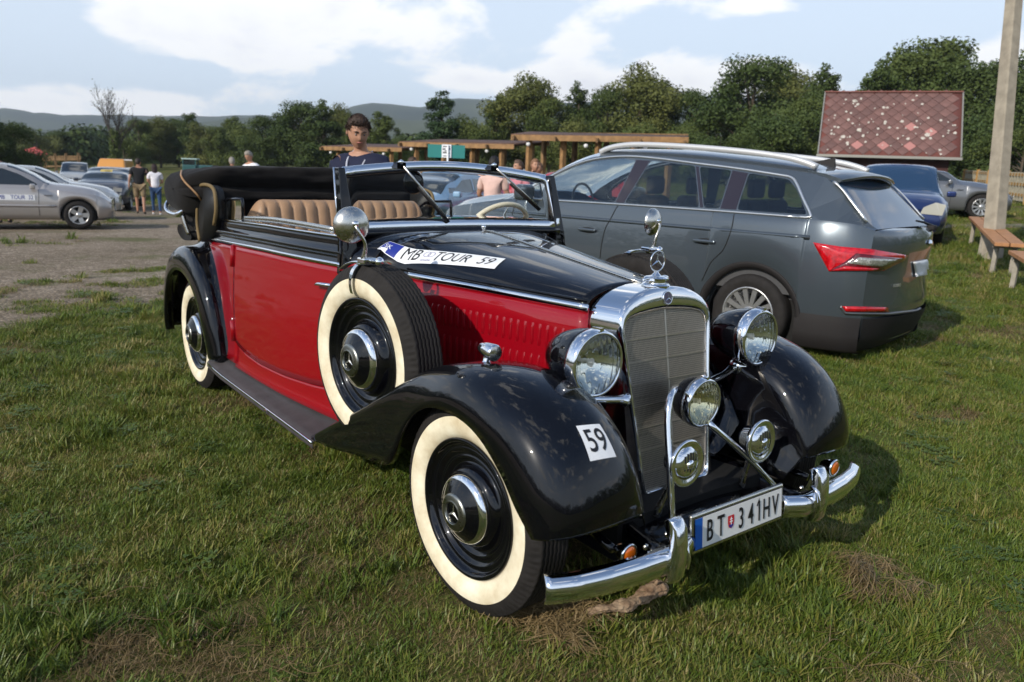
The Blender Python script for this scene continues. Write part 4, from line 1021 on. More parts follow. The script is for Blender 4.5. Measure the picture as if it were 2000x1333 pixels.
    def face_panel(s, name, poly, dr, bl, m, off=.006, parent=None, facez=None, **props):
        bm = bmesh.new(); vs = [bm.verts.new((0, y, z)) for y, z in rnd_poly(poly, .02, 3)]; ed = [bm.edges.new((vs[i], vs[(i+1) % len(vs)])) for i in range(len(vs))]
        bmesh.ops.triangle_fill(bm, edges=ed, use_beauty=True)
        for v in bm.verts: v.co = Vector(s.face_pt(v.co.y, v.co.z, dr, bl, off, facez))
        me = bpy.data.meshes.new(name); bm.to_mesh(me); bm.free(); o = link(name, me, m, parent or s.body, False, **props)
        sm = o.modifiers.new('solid', 'SOLIDIFY'); sm.thickness = .012; sm.offset = 0
        return o
def simple_car(root, st, paint, wx, wr, ra, wheel_r, rim_r, cuts, winpoly, pillars, lamps_f=(), lamps_r=(), extra=None, spokes=10, glass=TINT, bl=(.10, .08), trackin=.03, near=(-1, 1), grille=None, wheels=True, plate=True):
    """cuts = (rear end of the boot/tail glass, rear roof edge, front roof edge, windscreen foot)"""
    k = Car(root, st, paint, wx, wr, ra, glass=glass); k.build(*bl)
    xr0, xr1, xf1, xf0 = cuts
    k.upper('bonnet', xf0, k.x1, paint); k.upper('roof', xr1, xf1, paint, full=False)
    if xr0 > k.x0+.02: k.upper('boot', k.x0, xr0, paint)
    k.upper('rear_window', xr0, xr1, glass, full=False, inset=.0); k.upper('windscreen', xf1, xf0, glass, full=False)
    tube('header_rail', [(xf1, y, k.at(xf1)[3]+(k.at(xf1)[4]-k.at(xf1)[3])*(1-(abs(y)/k.at(xf1)[5])**2.4)) for y in np.linspace(-k.at(xf1)[5], k.at(xf1)[5], 9)], .012, paint, k.body, n=6)
    # greenhouse sides
    xs_ = np.linspace(xr0, xf0, 30); out = [(x, k.at(x)[3]) for x in xs_]+[(x, k.at(x)[2]-.002) for x in xs_[::-1]]
    out = [p for i, p in enumerate(out) if i == 0 or abs(p[0]-out[i-1][0])+abs(p[1]-out[i-1][1]) > 1e-4]
    if abs(out[0][0]-out[-1][0])+abs(out[0][1]-out[-1][1]) < .02: out = out[:-1]
    for s_ in near:
        poly_panel('side_frame', out, [rnd_poly(w_, .035, 4) for w_ in winpoly], lambda x, z: s_*k.yside(x, z), paint, k.body)
        for w_ in winpoly: poly_panel('side_window', rnd_poly(w_, .035, 4), [], lambda x, z: s_*k.yside(x, z, -.006), glass, k.body)
        if wheels:
            for xw in wx: car_wheel(k.body, xw, s_*(k.at(xw)[0]-.09-trackin), wheel_r, rim_r, s_, spokes)
        for nm, poly, m in lamps_f: k.face_panel(nm, [(s_*a, b) for a, b in poly], 1, bl[0], m)
        for nm, poly, m in lamps_r: k.face_panel(nm, [(s_*a, b) for a, b in poly], -1, bl[1], m)
        # mirror, handles and door gaps
        xm = xf0-.42; w, zs, zb, zc, zt, wc = k.at(xm)
        mm = mesh('door_mirror', boxv((xm+.12, s_*(w+.085), zb+.055), (.11, .17, .12)), BOXF, paint, k.body, False); bevel(mm, .035, 3)
        for xg, zt_ in pillars:
            tube('door_gap', [(xg+.03*math.sin(max(0, z-.5)*2), s_*(k.low(xg)[3][0]*0+float(np.interp(z, [q[1] for q in k.low(xg)], [q[0] for q in k.low(xg)]))+.0005), z) for z in np.linspace(k.low(xg)[1][1]+.06, k.at(xg)[2], 8)], .005, DARK, k.body, n=5)
            h = box('door_handle', (xg+.20, s_*(k.at(xg)[0]+.012), k.at(xg)[2]-.13), (.16, .035, .028), paint, k.body); bevel(h, .012)
        # inner wheel wells
        for xw in wx: box('wheel_well', (xw, s_*(k.at(xw)[0]-.24), wr+.12), (ra*1.85, .26, ra*1.3), DARK, k.body)
    if grille: k.face_panel('grille', grille, 1, bl[0], DARK, off=.008)
    if plate:
        for dr, b in ((1, bl[0]), (-1, bl[1])): k.face_panel('number_plate', [(-.26, .40), (.26, .40), (.26, .51), (-.26, .51)], dr, b, WHITE, off=.012)
    box('underbody', ((k.x0+k.x1)/2, 0, .30), ((k.x1-k.x0)*.9, 1.2, .16), DARK, k.body)
    return k
def metallic(name, col, rough=.32): return mat(name, col, rough, .5, coat=1.0, coatr=.02)
GREY = mat('grey_metallic', (.080, .098, .115), .26, .5, coat=1.0, coatr=.02)
SILV = metallic('silver_metallic', (.42, .39, .37), .34)
SILV2 = metallic('pale_silver', (.52, .52, .50), .32)
WHITEC = mat('white_car', (.62, .62, .60), .3, coat=1)
DGREY = metallic('dark_grey_metallic', (.055, .06, .075))
ORANGE = mat('orange_van_paint', (.62, .26, .035), .35, coat=1)
BLUEC = metallic('blue_metallic', (.018, .035, .13), .3)
MGREY = metallic('mid_grey_metallic', (.16, .165, .175), .32)
LBLUE = mat('light_blue_paint', (.22, .36, .52), .3, coat=1)
REDC = mat('red_car_paint', (.40, .01, .02), .3, coat=1)

# ---- the big grey estate beside the cabriolet
K = thing('grey_suv', 'large dark grey estate with silver roof rails parked behind the red cabriolet', 'suv', (-2.16095, 4.50096, -.056), 3.30626)
ks = [  # x, w, sill, belt, cant, roof, cant half
 (-.86, .80, .24, 1.125, 1.135, 1.14, .70), (-.76, .865, .23, 1.165, 1.21, 1.23, .735), (-.62, .91, .21, 1.18, 1.345, 1.38, .715), (-.50, .935, .20, 1.185, 1.455, 1.50, .69), (-.36, .94, .20, 1.19, 1.535, 1.585, .675),
 (-.1, .94, .20, 1.20, 1.575, 1.65, .675), (.4, .94, .20, 1.205, 1.625, 1.705, .685), (1.0, .94, .20, 1.205, 1.665, 1.75, .69), (1.6, .94, .20, 1.205, 1.685, 1.765, .685), (2.0, .94, .20, 1.20, 1.66, 1.745, .66), (2.3, .94, .20, 1.20, 1.585, 1.66, .64),
 (2.6, .94, .20, 1.195, 1.475, 1.53, .63), (2.9, .94, .20, 1.19, 1.33, 1.38, .66), (3.12, .94, .20, 1.17, 1.215, 1.275, .70), (3.6, .935, .22, 1.10, 1.16, 1.22, .70), (4.0, .89, .24, 1.03, 1.08, 1.145, .68), (4.22, .80, .28, .92, .98, 1.03, .62)]
def kface(z, dr):
    if dr > 0: return 1.0
    return float(np.interp(z, [.25, .40, .48, .62, .66, .80, .86, 1.0, 1.04, 1.12], [.7, 1.15, 1.25, 1.2, .85, .70, .80, 1.15, 1.2, .8]))
k = Car(K, ks, GREY, (0.05, 3.15), .315, .425, nx=110, glass=SEEG); kb = k.build(.10, .135, kface)
k.upper('bonnet', 3.12, 4.22, GREY); k.upper('roof', -.44, 1.95, GREY, full=False, n=30)
k.upper('windscreen', 1.95, 3.12, SEEG, full=False); k.upper('rear_window', -.86, -.44, SKYGLASS, full=False, n=10)
front = [(3.12, 1.095), (2.9, 1.225), (2.6, 1.39), (2.3, 1.50), (2.0, 1.575)]
out = [(x, k.at(x)[3]) for x in np.linspace(-.855, 3.10, 44)]+[(x, k.at(x)[2]-.002) for x in np.linspace(3.10, -.855, 44)]
w1 = [(1.56, 1.22), (1.46, 1.635), (1.62, 1.645), (2.0, 1.615), (2.3, 1.54), (2.58, 1.42), (2.80, 1.30), (2.86, 1.22)]
w2a = [(.63, 1.225), (.80, 1.59), (1.29, 1.63), (1.44, 1.22)]; w2b = [(.43, 1.225), (.43, 1.56), (.75, 1.585), (.58, 1.225)]
w3 = [(.26, 1.225), (.26, 1.54), (-.10, 1.50), (-.20, 1.42), (-.355, 1.222)]
wins = [w1, w2a, w2b, w3]
BPIL = mat('gloss_black_pillar', (.02, .012, .014), .12, coat=1)
for s_ in (-1, 1):
    f = lambda x, z: s_*k.yside(x, z)
    poly_panel('side_frame', out, [rnd_poly(w_, .03, 4) for w_ in wins], f, GREY, kb)
    for w_ in wins: poly_panel('side_window', rnd_poly(w_, .03, 4), [], lambda x, z: s_*k.yside(x, z, -.004), SEEG, kb, thick=.004)
    poly_panel('pillar_cover', [(1.55, 1.222), (1.455, 1.635), (1.30, 1.63), (1.45, 1.222)], [], lambda x, z: s_*k.yside(x, z, .003), BPIL, kb)
    poly_panel('pillar_cover', [(.62, 1.228), (.79, 1.588), (.76, 1.585), (.59, 1.228)], [], lambda x, z: s_*k.yside(x, z, .003), BPIL, kb)
    poly_panel('pillar_cover', [(.42, 1.228), (.42, 1.56), (.27, 1.54), (.27, 1.228)], [], lambda x, z: s_*k.yside(x, z, .003), BPIL, kb)
    top_ = [(2.92, 1.21), (2.86, 1.29), (2.60, 1.435), (2.30, 1.56), (2.0, 1.635), (1.62, 1.668), (1.25, 1.655), (.80, 1.615), (.40, 1.58), (.0, 1.535), (-.12, 1.515), (-.19, 1.46), (-.29, 1.34), (-.385, 1.225), (-.37, 1.203), (-.30, 1.200)]
    bot_ = [(-.30, 1.200), (.3, 1.205), (1.0, 1.207), (1.8, 1.205), (2.5, 1.200), (2.92, 1.197)]
    SATIN = mat('satin_aluminium', (.75, .75, .74), .28, .9)
    tp = cr(top_, 70); tube('window_trim', [(x, s_*k.yside(x, z, .006), z) for x, z in tp], .0105, SATIN, kb, n=8)
    tube('window_trim', [(x, s_*k.yside(x, z, .008), z) for x, z in cr(bot_, 30)], .009, SATIN, kb, n=8)
    # shoulder crease, handles, gaps
    def ysd(x, z):
        L_ = k.low(x); return float(np.interp(z, [q[1] for q in L_], [q[0] for q in L_]))
    sweep('body_crease', [(x, s_*(ysd(x, 1.05)-.0015), 1.05) for x in np.linspace(-.42, 3.3, 30)], [(-.004, -.028), (.004, -.022), (.010, .006), (-.004, .012)], GREY, kb)
    def gap(pts): tube('door_gap', [(x, s_*(ysd(x, z)+.0012), z) for x, z in cr(pts, 24)], .0045, DARK, kb, n=6)
    gap([(1.51, 1.19), (1.57, 1.06), (1.63, .92), (1.65, .58), (1.62, .32)]); gap([(.27, 1.19), (.27, 1.05), (.32, .88), (.43, .75), (.50, .58)]); gap([(2.86, 1.18), (2.90, .8), (2.80, .32)]); gap([(2.80, .32), (1.6, .31), (.56, .32)])
    for xh in (1.83, .51):
        h = mesh('door_handle', boxv((xh, s_*(ysd(xh, .935)+.024), .935), (.22, .026, .030)), BOXF, GREY, kb, False); bevel(h, .012, 3)
        V = [(xh+.10*math.cos(a), s_*(ysd(xh, .935)+.003), .930+.030*math.sin(a)) for a in np.linspace(0, 2*math.pi, 20, endpoint=False)]; mesh('handle_recess', V, [tuple(range(20))], DARK, h, False)
    # arch cladding and sills
    for xw in k.wx:
        rows = []
        for a in np.linspace(R(-8), R(188), 40):
            row = []
            for rr_, off in ((.422, -.03), (.423, .012), (.440, .018), (.472, .014), (.484, .004), (.484, -.01)):
                x = xw+rr_*math.cos(a); z = .315+rr_*math.sin(a); row.append((x, s_*(ysd(x, max(.25, z))+off), z))
            rows.append(row)
        grid('arch_cladding', rows, PLAST, kb, flip=s_ > 0)
        grid('arch_liner', [[(xw+.424*math.cos(a), s_*(ysd(xw+.424*math.cos(a), max(.25, .315+.424*math.sin(a)))-o), .315+.424*math.sin(a)) for o in (.0, .1, .2, .34)] for a in np.linspace(R(-10), R(190), 30)], DARK, kb)
    rows = [[(x, s_*(ysd(x, .3)+o), z) for o, z in ((-.10, .15), (-.012, .16), (.014, .20), (.016, .28), (.004, .33))] for x in np.linspace(.50, 2.70, 12)]
    grid('sill_cladding', rows, PLAST, kb, flip=s_ < 0)
    # rails
    rp_ = [(1.98, 1.715), (1.90, 1.745), (1.75, 1.775), (1.5, 1.790), (1.0, 1.775), (.4, 1.735), (.0, 1.69), (-.18, 1.65), (-.28, 1.615)]
    sweep('roof_rail', [(x, s_*(k.at(x)[5]-.065), z) for x, z in cr(rp_, 40)], [(-.030, -.030), (.030, -.030), (.034, .006), (.018, .020), (-.018, .020), (-.034, .006)], mat('rail_silver', (.62, .62, .62), .35, .35, coat=.5), kb)
    for xw in k.wx: car_wheel(kb, xw, s_*.815, .345, .232, s_, 14, .12)
    for xw in k.wx: box('wheel_well', (xw, s_*.66, .42), (.80, .26, .60), DARK, kb)
    mm = mesh('door_mirror', boxv((2.62, s_*1.045, 1.27), (.17, .20, .17)), BOXF, GREY, kb, False); bevel(mm, .05, 4)
    sweep('quarter_trim', [(x, s_*y, z) for x, y, z in ((-.47, .700, 1.495), (-.555, .712, 1.43), (-.66, .735, 1.325), (-.79, .748, 1.19))], [(-.012, -.006), (.012, -.006), (.012, .008), (-.012, .008)], SATIN, kb, spline=12)
    poly_panel('headlamp', [(4.02, .82), (4.20, .82), (4.18, .92), (3.85, .97)], [], lambda x, z: s_*(ysd(x, z)+.004), LAMPG, kb)
# spoiler, fin, wiper, rear lamps
V = []; 
for y in np.linspace(-.66, .66, 13):
    e = .06*(abs(y)/.66)**3; zc_ = 1.600-.050*(abs(y)/.66)**2
    V.append([(-.22, y, zc_+.030), (-.38, y, zc_+.006), (-.57+e, y, zc_-.032), (-.58+e, y, zc_-.050), (-.54+e, y, zc_-.070), (-.36, y, zc_-.054)])
grid('roof_spoiler', V, GREY, kb, cv=True)
mesh('roof_spoiler_end', [V[0][i] for i in range(6)]+[V[-1][i] for i in range(6)], [tuple(range(6)), tuple(range(11, 5, -1))], GREY, kb, False)
mesh('aerial_fin', [(.02, -.02, 1.66), (.02, .02, 1.66), (-.20, .02, 1.625), (-.20, -.02, 1.625), (-.19, 0, 1.71)], [(0, 1, 4), (1, 2, 4), (2, 3, 4), (3, 0, 4)], PLAST, kb, False)
tube('rear_wiper', [(-.965, -.45, 1.135), (-.90, -.36, 1.175), (-.88, -.20, 1.19)], [.018, .010, .008], INK, kb, n=8)
bw_ = mesh('wiper_boss', boxv((-.955, -.42, 1.13), (.07, .10, .05)), BOXF, PLAST, kb, False); bevel(bw_, .015)
joined('rear_cladding', [], PLAST, kb) if False else None
rows = []
for z in (.13, .18, .28, .38, .43):
    rows.append([(lambda q: (q[0]-.014+(.10 if z < .15 else .03 if z < .2 else 0), q[1], z)) (k.face_pt(y, max(.25, z), -1, .135, .0, kface)) for y in np.linspace(-.80, .80, 25)])
grid('rear_bumper_cladding', rows, PLAST, kb, flip=True)
for s_ in (-1, 1):
    rows = [[(x, s_*(k.at(x)[0]+o-.004), z) for o, z in ((-.06, .13), (.008, .16), (.014, .28), (.012, .38), (.002, .43))] for x in np.linspace(-.86, -.38, 8)]
    grid('rear_bumper_side', rows, PLAST, kb, flip=s_ > 0)
bpy.context.view_layer.update()
KM = K.matrix_world.copy() if K.matrix_world else None
Kmat = Matrix.Translation(K.location) @ Euler(K.rotation_euler).to_matrix().to_4x4()
def bvh_world(objs, Mx_):
    V = []; F = []
    for o in objs:
        b = len(V); V += [Mx_@v.co for v in o.data.vertices]; F += [tuple(i+b for i in p.vertices) for p in o.data.polygons]
    return BVHTree.FromPolygons(V, F)
kbv = bvh_world([kb]+[o for o in kids(kb) if o.name.split('.')[0] in ('bumper_skin', 'body_panel')], Kmat); Kinv = Kmat.inverted()
def k_panel(name, uv, m, off=.008, thick=.012, n=10, **props):
    """lamp outline carried onto the car's own surface, filled and given thickness"""
    bm = bmesh.new(); P = [np.array(p, float) for p in uv]; pts = []
    for i in range(len(P)):
        a, b = P[i], P[(i+1) % len(P)]
        for t in np.linspace(0, 1, n, endpoint=False): pts.append(a+(b-a)*t)
    vs = [bm.verts.new((p[0], p[1], 0)) for p in pts]; ed = [bm.edges.new((vs[i], vs[(i+1) % len(vs)])) for i in range(len(vs))]
    bmesh.ops.triangle_fill(bm, edges=ed, use_beauty=True)
    bmesh.ops.subdivide_edges(bm, edges=[e for e in bm.edges if e.calc_length() > 12], cuts=2, use_grid_fill=False); bmesh.ops.triangulate(bm, faces=bm.faces)
    bad = []
    for v in bm.verts:
        d = Vector(ray(v.co.x, v.co.y)).normalized(); h = kbv.ray_cast(Vector(CAM.tolist()), d)
        if h[0] is None: bad.append(v); continue
        nn = h[1] if h[1].dot(d) < 0 else -h[1]; v.co = Kinv@(h[0]+nn*off)
    bmesh.ops.delete(bm, geom=bad, context='VERTS')
    me = bpy.data.meshes.new(name); bm.to_mesh(me); bm.free(); o = link(name, me, m, kb, True, **props)
    s = o.modifiers.new('solid', 'SOLIDIFY'); s.thickness = thick; s.offset = 0
    return o
RLAMP = mat('tail_lamp_red', (.62, .006, .012), .12, coat=1, scale=30, col2=(.30, .002, .006))
RDARK = mat('tail_lamp_dark', (.09, .002, .004), .12, coat=1)
tl = k_panel('tail_lamp', [(1589, 474), (1640, 482), (1700, 487), (1772, 499), (1764, 508), (1722, 529), (1619, 530)], RLAMP)
k_panel('lamp_chevron', [(1672, 495), (1716, 500), (1762, 504), (1758, 508), (1720, 528), (1700, 529), (1622, 528), (1650, 512)], RDARK, off=.015, thick=.004)
k_panel('reversing_lamp', [(1676, 503), (1752, 507), (1720, 521), (1692, 519), (1656, 515)], mat('clear_lamp', (.62, .62, .56), .15, .5, coat=1, col2=(.15, .15, .12), scale=90), off=.018, thick=.004)
k_panel('lamp_foot', [(1650, 520), (1715, 525), (1700, 529), (1624, 529)], RLAMP, off=.0185, thick=.004)
k_panel('bumper_reflector', [(1645, 598), (1732, 600), (1732, 609), (1652, 608)], RLAMP, off=.010)
k_panel('reflector_trim', [(1643, 597), (1652, 610), (1734, 611), (1790, 605), (1828, 586), (1828, 590), (1790, 612), (1735, 617), (1650, 614), (1640, 601)], mat('satin_dark_trim', (.18, .18, .19), .3, .8), off=.006)
pn = k_panel('number_plate', [(1782, 512), (1825, 503), (1828, 533), (1786, 542)], WHITE, off=.012)
def k_text(s_, u, v, size, m, sx=.6, off=.024):
    h = kbv.ray_cast(Vector(CAM.tolist()), Vector(ray(u, v)).normalized())
    h2 = kbv.ray_cast(Vector(CAM.tolist()), Vector(ray(u+8, v)).normalized())
    if h[0] is None or h2[0] is None: return
    p = Kinv@h[0]; q = Kinv@h2[0]; d = (q-p); d.z = 0; d.normalize(); n_ = d.cross(Vector((0, 0, 1))).normalized()
    text('tail_lettering', s_, size, tuple(p+n_*off), tuple(d), (0, 0, 1), m, kb, sx=sx)
k_text('SV 680 AI', 1805, 523, .085, mat('plate_grey_print', (.22, .2, .24), .4), .62); k_text('KODIAQ', 1750, 558, .038, SATIN, .9, .008)
# the maker's round badge reads as a small chrome disc at this size
k_panel('tail_badge', [(1813, 468), (1818, 471), (1819, 478), (1814, 481), (1811, 476)], CHROME, off=.012)
# cabin: seats, wheel and floor seen through the glass
for x, n_ in ((1.45, 2), (.55, 3)):
    for y in ((-.38, .38) if n_ == 2 else (-.45, 0, .45)):
        b1 = mesh('cabin_seat', boxv((x, y, .95), (.16, .44, .70)), BOXF, SEATC, kb, False); bevel(b1, .06, 3)
        b2 = mesh('headrest', boxv((x-.02, y, 1.40), (.09, .25, .18)), BOXF, SEATC, b1, False); bevel(b2, .04, 3)
box('cabin_floor', (1.2, 0, .55), (3.6, 1.6, .10), SEATC, kb); box('dash_board', (2.75, 0, 1.10), (.45, 1.5, .16), SEATC, kb, bev=.03)
for s_ in (-1, 1): box('door_card', (1.2, s_*.86, .85), (3.2, .03, .60), SEATC, kb)
tube('cabin_steering_wheel', [(2.35+.07*math.sin(a)*.4, .38+.18*math.cos(a), 1.20+.18*math.sin(a)) for a in np.linspace(0, 2*math.pi, 24, endpoint=False)], .014, SEATC, kb, closed=True, n=6)
# ------------------------------------------------------------------ other parked cars
def sedan_st(H=1.44, front=3.50, rear=-1.05, belt=.90, W=.87):
    return [(rear, W*.86, .32, .80, .86, .90, .60), (rear+.18, W*.97, .27, .93, .99, 1.02, .62), (rear+.55, W, .25, belt+.03, 1.03, 1.07, .62), (-.30, W, .24, belt+.03, 1.12, 1.17, .60), (.1, W, .24, belt+.02, H-.16, H-.10, .56), (.5, W, .24, belt+.02, H-.075, H-.01, .56), (1.1, W, .24, belt+.01, H-.055, H, .56),
            (1.55, W, .24, belt, H-.10, H-.035, .55), (1.95, W, .24, belt-.01, 1.17, 1.23, .57), (2.28, W, .24, belt-.02, .975, 1.03, .62), (2.7, W, .24, belt-.06, .935, .985, .62), (3.15, W*.98, .25, belt-.12, .86, .91, .62), (front-.15, W*.93, .27, .71, .76, .81, .58), (front, W*.80, .30, .60, .64, .68, .50)]
SWIN = [[(.18, .985), (.36, 1.28), (.86, 1.315), (.86, .975)], [(.93, .975), (.93, 1.32), (1.42, 1.315), (1.72, 1.20), (2.05, 1.0), (2.05, .965)]]
EYES = lambda: [('headlamp', [(.42, .58), (.66, .57), (.68, .67), (.46, .70)], LAMPG)]
TAILS = lambda: [('tail_lamp', [(.45, .72), (.72, .70), (.72, .84), (.45, .84)], RLAMP)]
def put(root_name, label, cat, u, depth, head, group='cars parked round the meadow', anchor=(0, 0)):
    """stand a car with its local anchor (x, y) under picture column u at the given depth"""
    p = on_ground(u, depth); c_, s_ = math.cos(head), math.sin(head)
    x = p[0]-(c_*anchor[0]-s_*anchor[1]); y = p[1]-(s_*anchor[0]+c_*anchor[1])
    return thing(root_name, label, cat, (x, y, gz(p[0], p[1])), head, group)
# silver saloon at the left edge, seen from the side
A_ = put('silver_sedan', 'silver beige saloon with a MB TOUR 32 strip at the left edge', 'car', 157, 17.6, R(80), anchor=(2.83, -.77))
kA = simple_car(A_, sedan_st(), SILV, (0, 2.83), .31, .375, .318, .205, (-.35, .28, 1.50, 2.28), SWIN, [(.88, 1.3), (2.06, .95)], EYES(), TAILS(), spokes=5, bl=(.08, .08), grille=[(-.35, .50), (.35, .50), (.30, .68), (-.30, .68)])
y = -(kA.at(1.45)[0]+.004)
jp = mesh('door_strip', boxv((1.60, y-.002, .70), (.80, .006, .125)), BOXF, WHITE, kA.body, False)
mesh('strip_band', boxv((1.235, y-.004, .70), (.07, .006, .122)), BOXF, BLUEP, jp, False)
for w_, xx_, in (('MB', 1.37), ('TOUR', 1.68), ('32', 1.92)): text('strip_letters', w_, .125, (xx_, y-.006, .70), (1, 0, 0), (0, 0, 1), BLUEP, jp, sx=.80)
for (a, b) in ((2.25, .52), (.2, .52)): pass
sweep('side_molding', [(x, -(kA.at(x)[0]+.010), .52) for x in np.linspace(.45, 2.40, 10)], [(-.008, -.025), (.008, -.025), (.008, .025), (-.008, .025)], SILV, kA.body)
# second saloon behind it
B_ = put('pale_sedan', 'pale silver saloon parked beyond the silver beige one with its nose further right', 'car', 183, 21.5, R(79), anchor=(2.83, -.77))
kB = simple_car(B_, sedan_st(1.43), SILV2, (0, 2.83), .31, .375, .318, .205, (-.35, .28, 1.50, 2.28), SWIN, [(.88, 1.3), (2.06, .95)], EYES(), TAILS(), spokes=5, bl=(.08, .08), grille=[(-.35, .50), (.35, .50), (.30, .68), (-.30, .68)])
suv_st = lambda H=1.62, front=3.55: [(-.85, .76, .34, .95, .97, .98, .66), (-.72, .83, .30, 1.0, 1.10, 1.12, .66), (-.50, .87, .28, 1.03, H-.25, H-.22, .64), (-.25, .88, .28, 1.04, H-.12, H-.06, .62), (.5, .88, .28, 1.03, H-.07, H, .62), (1.3, .88, .28, 1.02, H-.08, H-.01, .61), (1.7, .88, .28, 1.0, H-.20, H-.13, .60), (2.1, .88, .28, .98, 1.22, 1.28, .62), (2.45, .88, .28, .95, 1.03, 1.09, .66), (2.9, .88, .28, .90, .98, 1.03, .66), (3.3, .83, .30, .80, .86, .90, .62), (front, .72, .34, .66, .70, .74, .54)]
_suv = suv_st
def suv_st(H=1.62, front=3.55): return [tuple(list(r_[:6])+[r_[6]*1.13]) for r_ in _suv(H, front)]
def suv_win(H=1.62): return [[(-.35, 1.09), (-.25, H-.20), (.30, H-.16), (.30, 1.08)], [(.38, 1.08), (.38, H-.155), (.98, H-.155), (.98, 1.07)], [(1.06, 1.07), (1.06, H-.155), (1.45, H-.18), (1.80, H-.34), (2.12, 1.16), (2.18, 1.05)]]
def hatch(root, paint, H=1.62, front=3.55, **kw):
    return simple_car(root, suv_st(H, front), paint, (0, 2.62), .32, .385, .325, .215, (-.80, -.38, 1.45, 2.45), suv_win(H), [(.34, 1.5), (1.02, 1.5)], kw.pop('lf', [('headlamp', [(.42, .70), (.72, .68), (.74, .82), (.48, .84)], LAMPG)]), [('tail_lamp', [(.55, .78), (.74, .76), (.74, .96), (.58, .96)], RLAMP)], grille=[(-.34, .58), (.34, .58), (.36, .72), (-.36, .72)], **kw)
C_ = put('white_estate', 'white estate car half hidden behind the two silver saloons', 'car', 62, 28, R(82), anchor=(1.2, 0)); hatch(C_, WHITEC, 1.52)
D_ = put('silver_minivan', 'small silver people carrier facing the camera beyond the left row', 'car', 150, 48, YAW+R(180+27), anchor=(1.5, 0)); hatch(D_, SILV2, 1.66)
E_ = put('dark_estate', 'dark grey estate facing the camera with a yellow card behind its windscreen', 'car', 200, 27, YAW+R(180+27-9), anchor=(3.2, 0)); kE = hatch(E_, DGREY, 1.50)
for a, w_ in ((-.06, .42), (.10, .22)): mesh('windscreen_card', [(2.06-.0, a-.12, 1.335), (2.06, a+w_*.5, 1.335), (1.90, a+w_*.5, 1.415), (1.90, a-.12, 1.415)], [(0, 1, 2, 3)], mat('yellow_card', (.55, .42, .12), .6), kE.body, False)
F_ = put('orange_van', 'tall orange delivery van standing behind the dark estate', 'van', 222, 38, YAW+R(180+27-12), anchor=(1.5, 0)); kF = hatch(F_, ORANGE, 1.62); hr = mesh('high_roof', [(-.70, -.66, 1.50), (-.70, .66, 1.50), (1.62, .66, 1.50), (1.62, -.66, 1.50), (-.60, -.56, 1.98), (-.60, .56, 1.98), (1.25, .56, 1.98), (1.25, -.56, 1.98)], [(0, 1, 2, 3), (7, 6, 5, 4), (0, 4, 5, 1), (1, 5, 6, 2), (2, 6, 7, 3), (3, 7, 4, 0)], ORANGE, kF.body, False); bevel(hr, .08, 4)
G_ = put('blue_minivan', 'blue people carrier facing the camera in front of the brown shed', 'car', 1745, 15.2, YAW+R(180-24), anchor=(3.2, 0))
hatch(G_, BLUEC, 1.64, glass=SKYGLASS, lf=[('headlamp', [(.36, .66), (.74, .64), (.78, .84), (.60, .88), (.40, .78)], mat('big_lamp', (.55, .54, .48), .2, .2, coat=1))])
H_ = put('mid_grey_car', 'low mid grey car parked side on behind the concrete pole', 'car', 1912, 20.3, YAW-R(26)-R(90)+R(8), anchor=(2.83, -.8)); H_['label'] = 'low mid grey car parked side on behind the concrete pole'
simple_car(H_, sedan_st(1.30, 3.55), MGREY, (0, 2.83), .31, .375, .33, .22, (-.35, .28, 1.50, 2.28), SWIN, [(.88, 1.3), (2.06, .95)], [('headlamp', [(.42, .56), (.70, .55), (.72, .66), (.46, .68)], LAMPG)], TAILS(), spokes=10, grille=[(-.35, .45), (.35, .45), (.30, .62), (-.30, .62)])
I_ = put('light_blue_estate', 'light blue estate seen through the windscreen of the old cabriolet', 'car', 835, 16.5, YAW+R(180-22), anchor=(1.6, 0)); hatch(I_, LBLUE, 1.50)
J_ = put('red_hatchback', 'small red car just left of the grey estate nose, near the wooden shelters', 'car', 1085, 19.5, YAW+R(75), anchor=(1.3, 0)); hatch(J_, REDC, 1.42)
Q_ = put('silver_estate', 'silver estate behind the people at the shelters, seen through the screen', 'car', 925, 24, YAW+R(98), anchor=(1.3, 0)); hatch(Q_, SILV2, 1.50)
# green open truck with a pale cab roof and a tan load
p = on_ground(394, 48); T_ = thing('farm_truck', 'green off-road truck with pale cab roof and tan load beyond the folded hood', 'truck', p, YAW+R(15)-R(90))
T_.scale = (.8, .8, .8); tg = mat('truck_green', (.03, .10, .10), .4, coat=.5); tb = box('cab', (-.75, 0, 1.05), (1.0, 1.6, .95), tg, T_, bev=.06)
box('cab_window', (-.75, 0, 1.72), (.95, 1.52, .42), TINT, tb, bev=.04); box('cab_roof', (-.72, 0, 1.96), (1.15, 1.66, .10), mat('pale_roof', (.42, .55, .52), .5), tb, bev=.04)
for a in (-1.20, -.28):
    for b in (-.74, .74): box('cab_post', (a, b, 1.72), (.07, .07, .44), tg, tb)
box('bonnet', (.30, 0, 1.18), (1.2, 1.3, .70), tg, T_, bev=.08); box('load_bed', (1.2, 0, .95), (1.9, 1.6, .25), DARK, T_)
rows = [[(x, y, 1.28+.22*math.cos(y/.8*1.4)+.05*math.sin(x*7+y*3)) for y in np.linspace(-.8, .8, 9)] for x in np.linspace(.1, 1.5, 10)]; grid('tarpaulin', rows, CLOTH, T_, thick=.03)
rows = [[(x, y, 1.12+.30*math.cos(y/.7*1.4)*math.sin((x-.7)/1.5*math.pi)**.5+.05*math.sin(x*11+y*5)) for y in np.linspace(-.7, .7, 11)] for x in np.linspace(.72, 2.18, 14)]; grid('tan_load', rows, mat('tan_load', (.33, .20, .08), .8, var=.3, scale=6), T_)
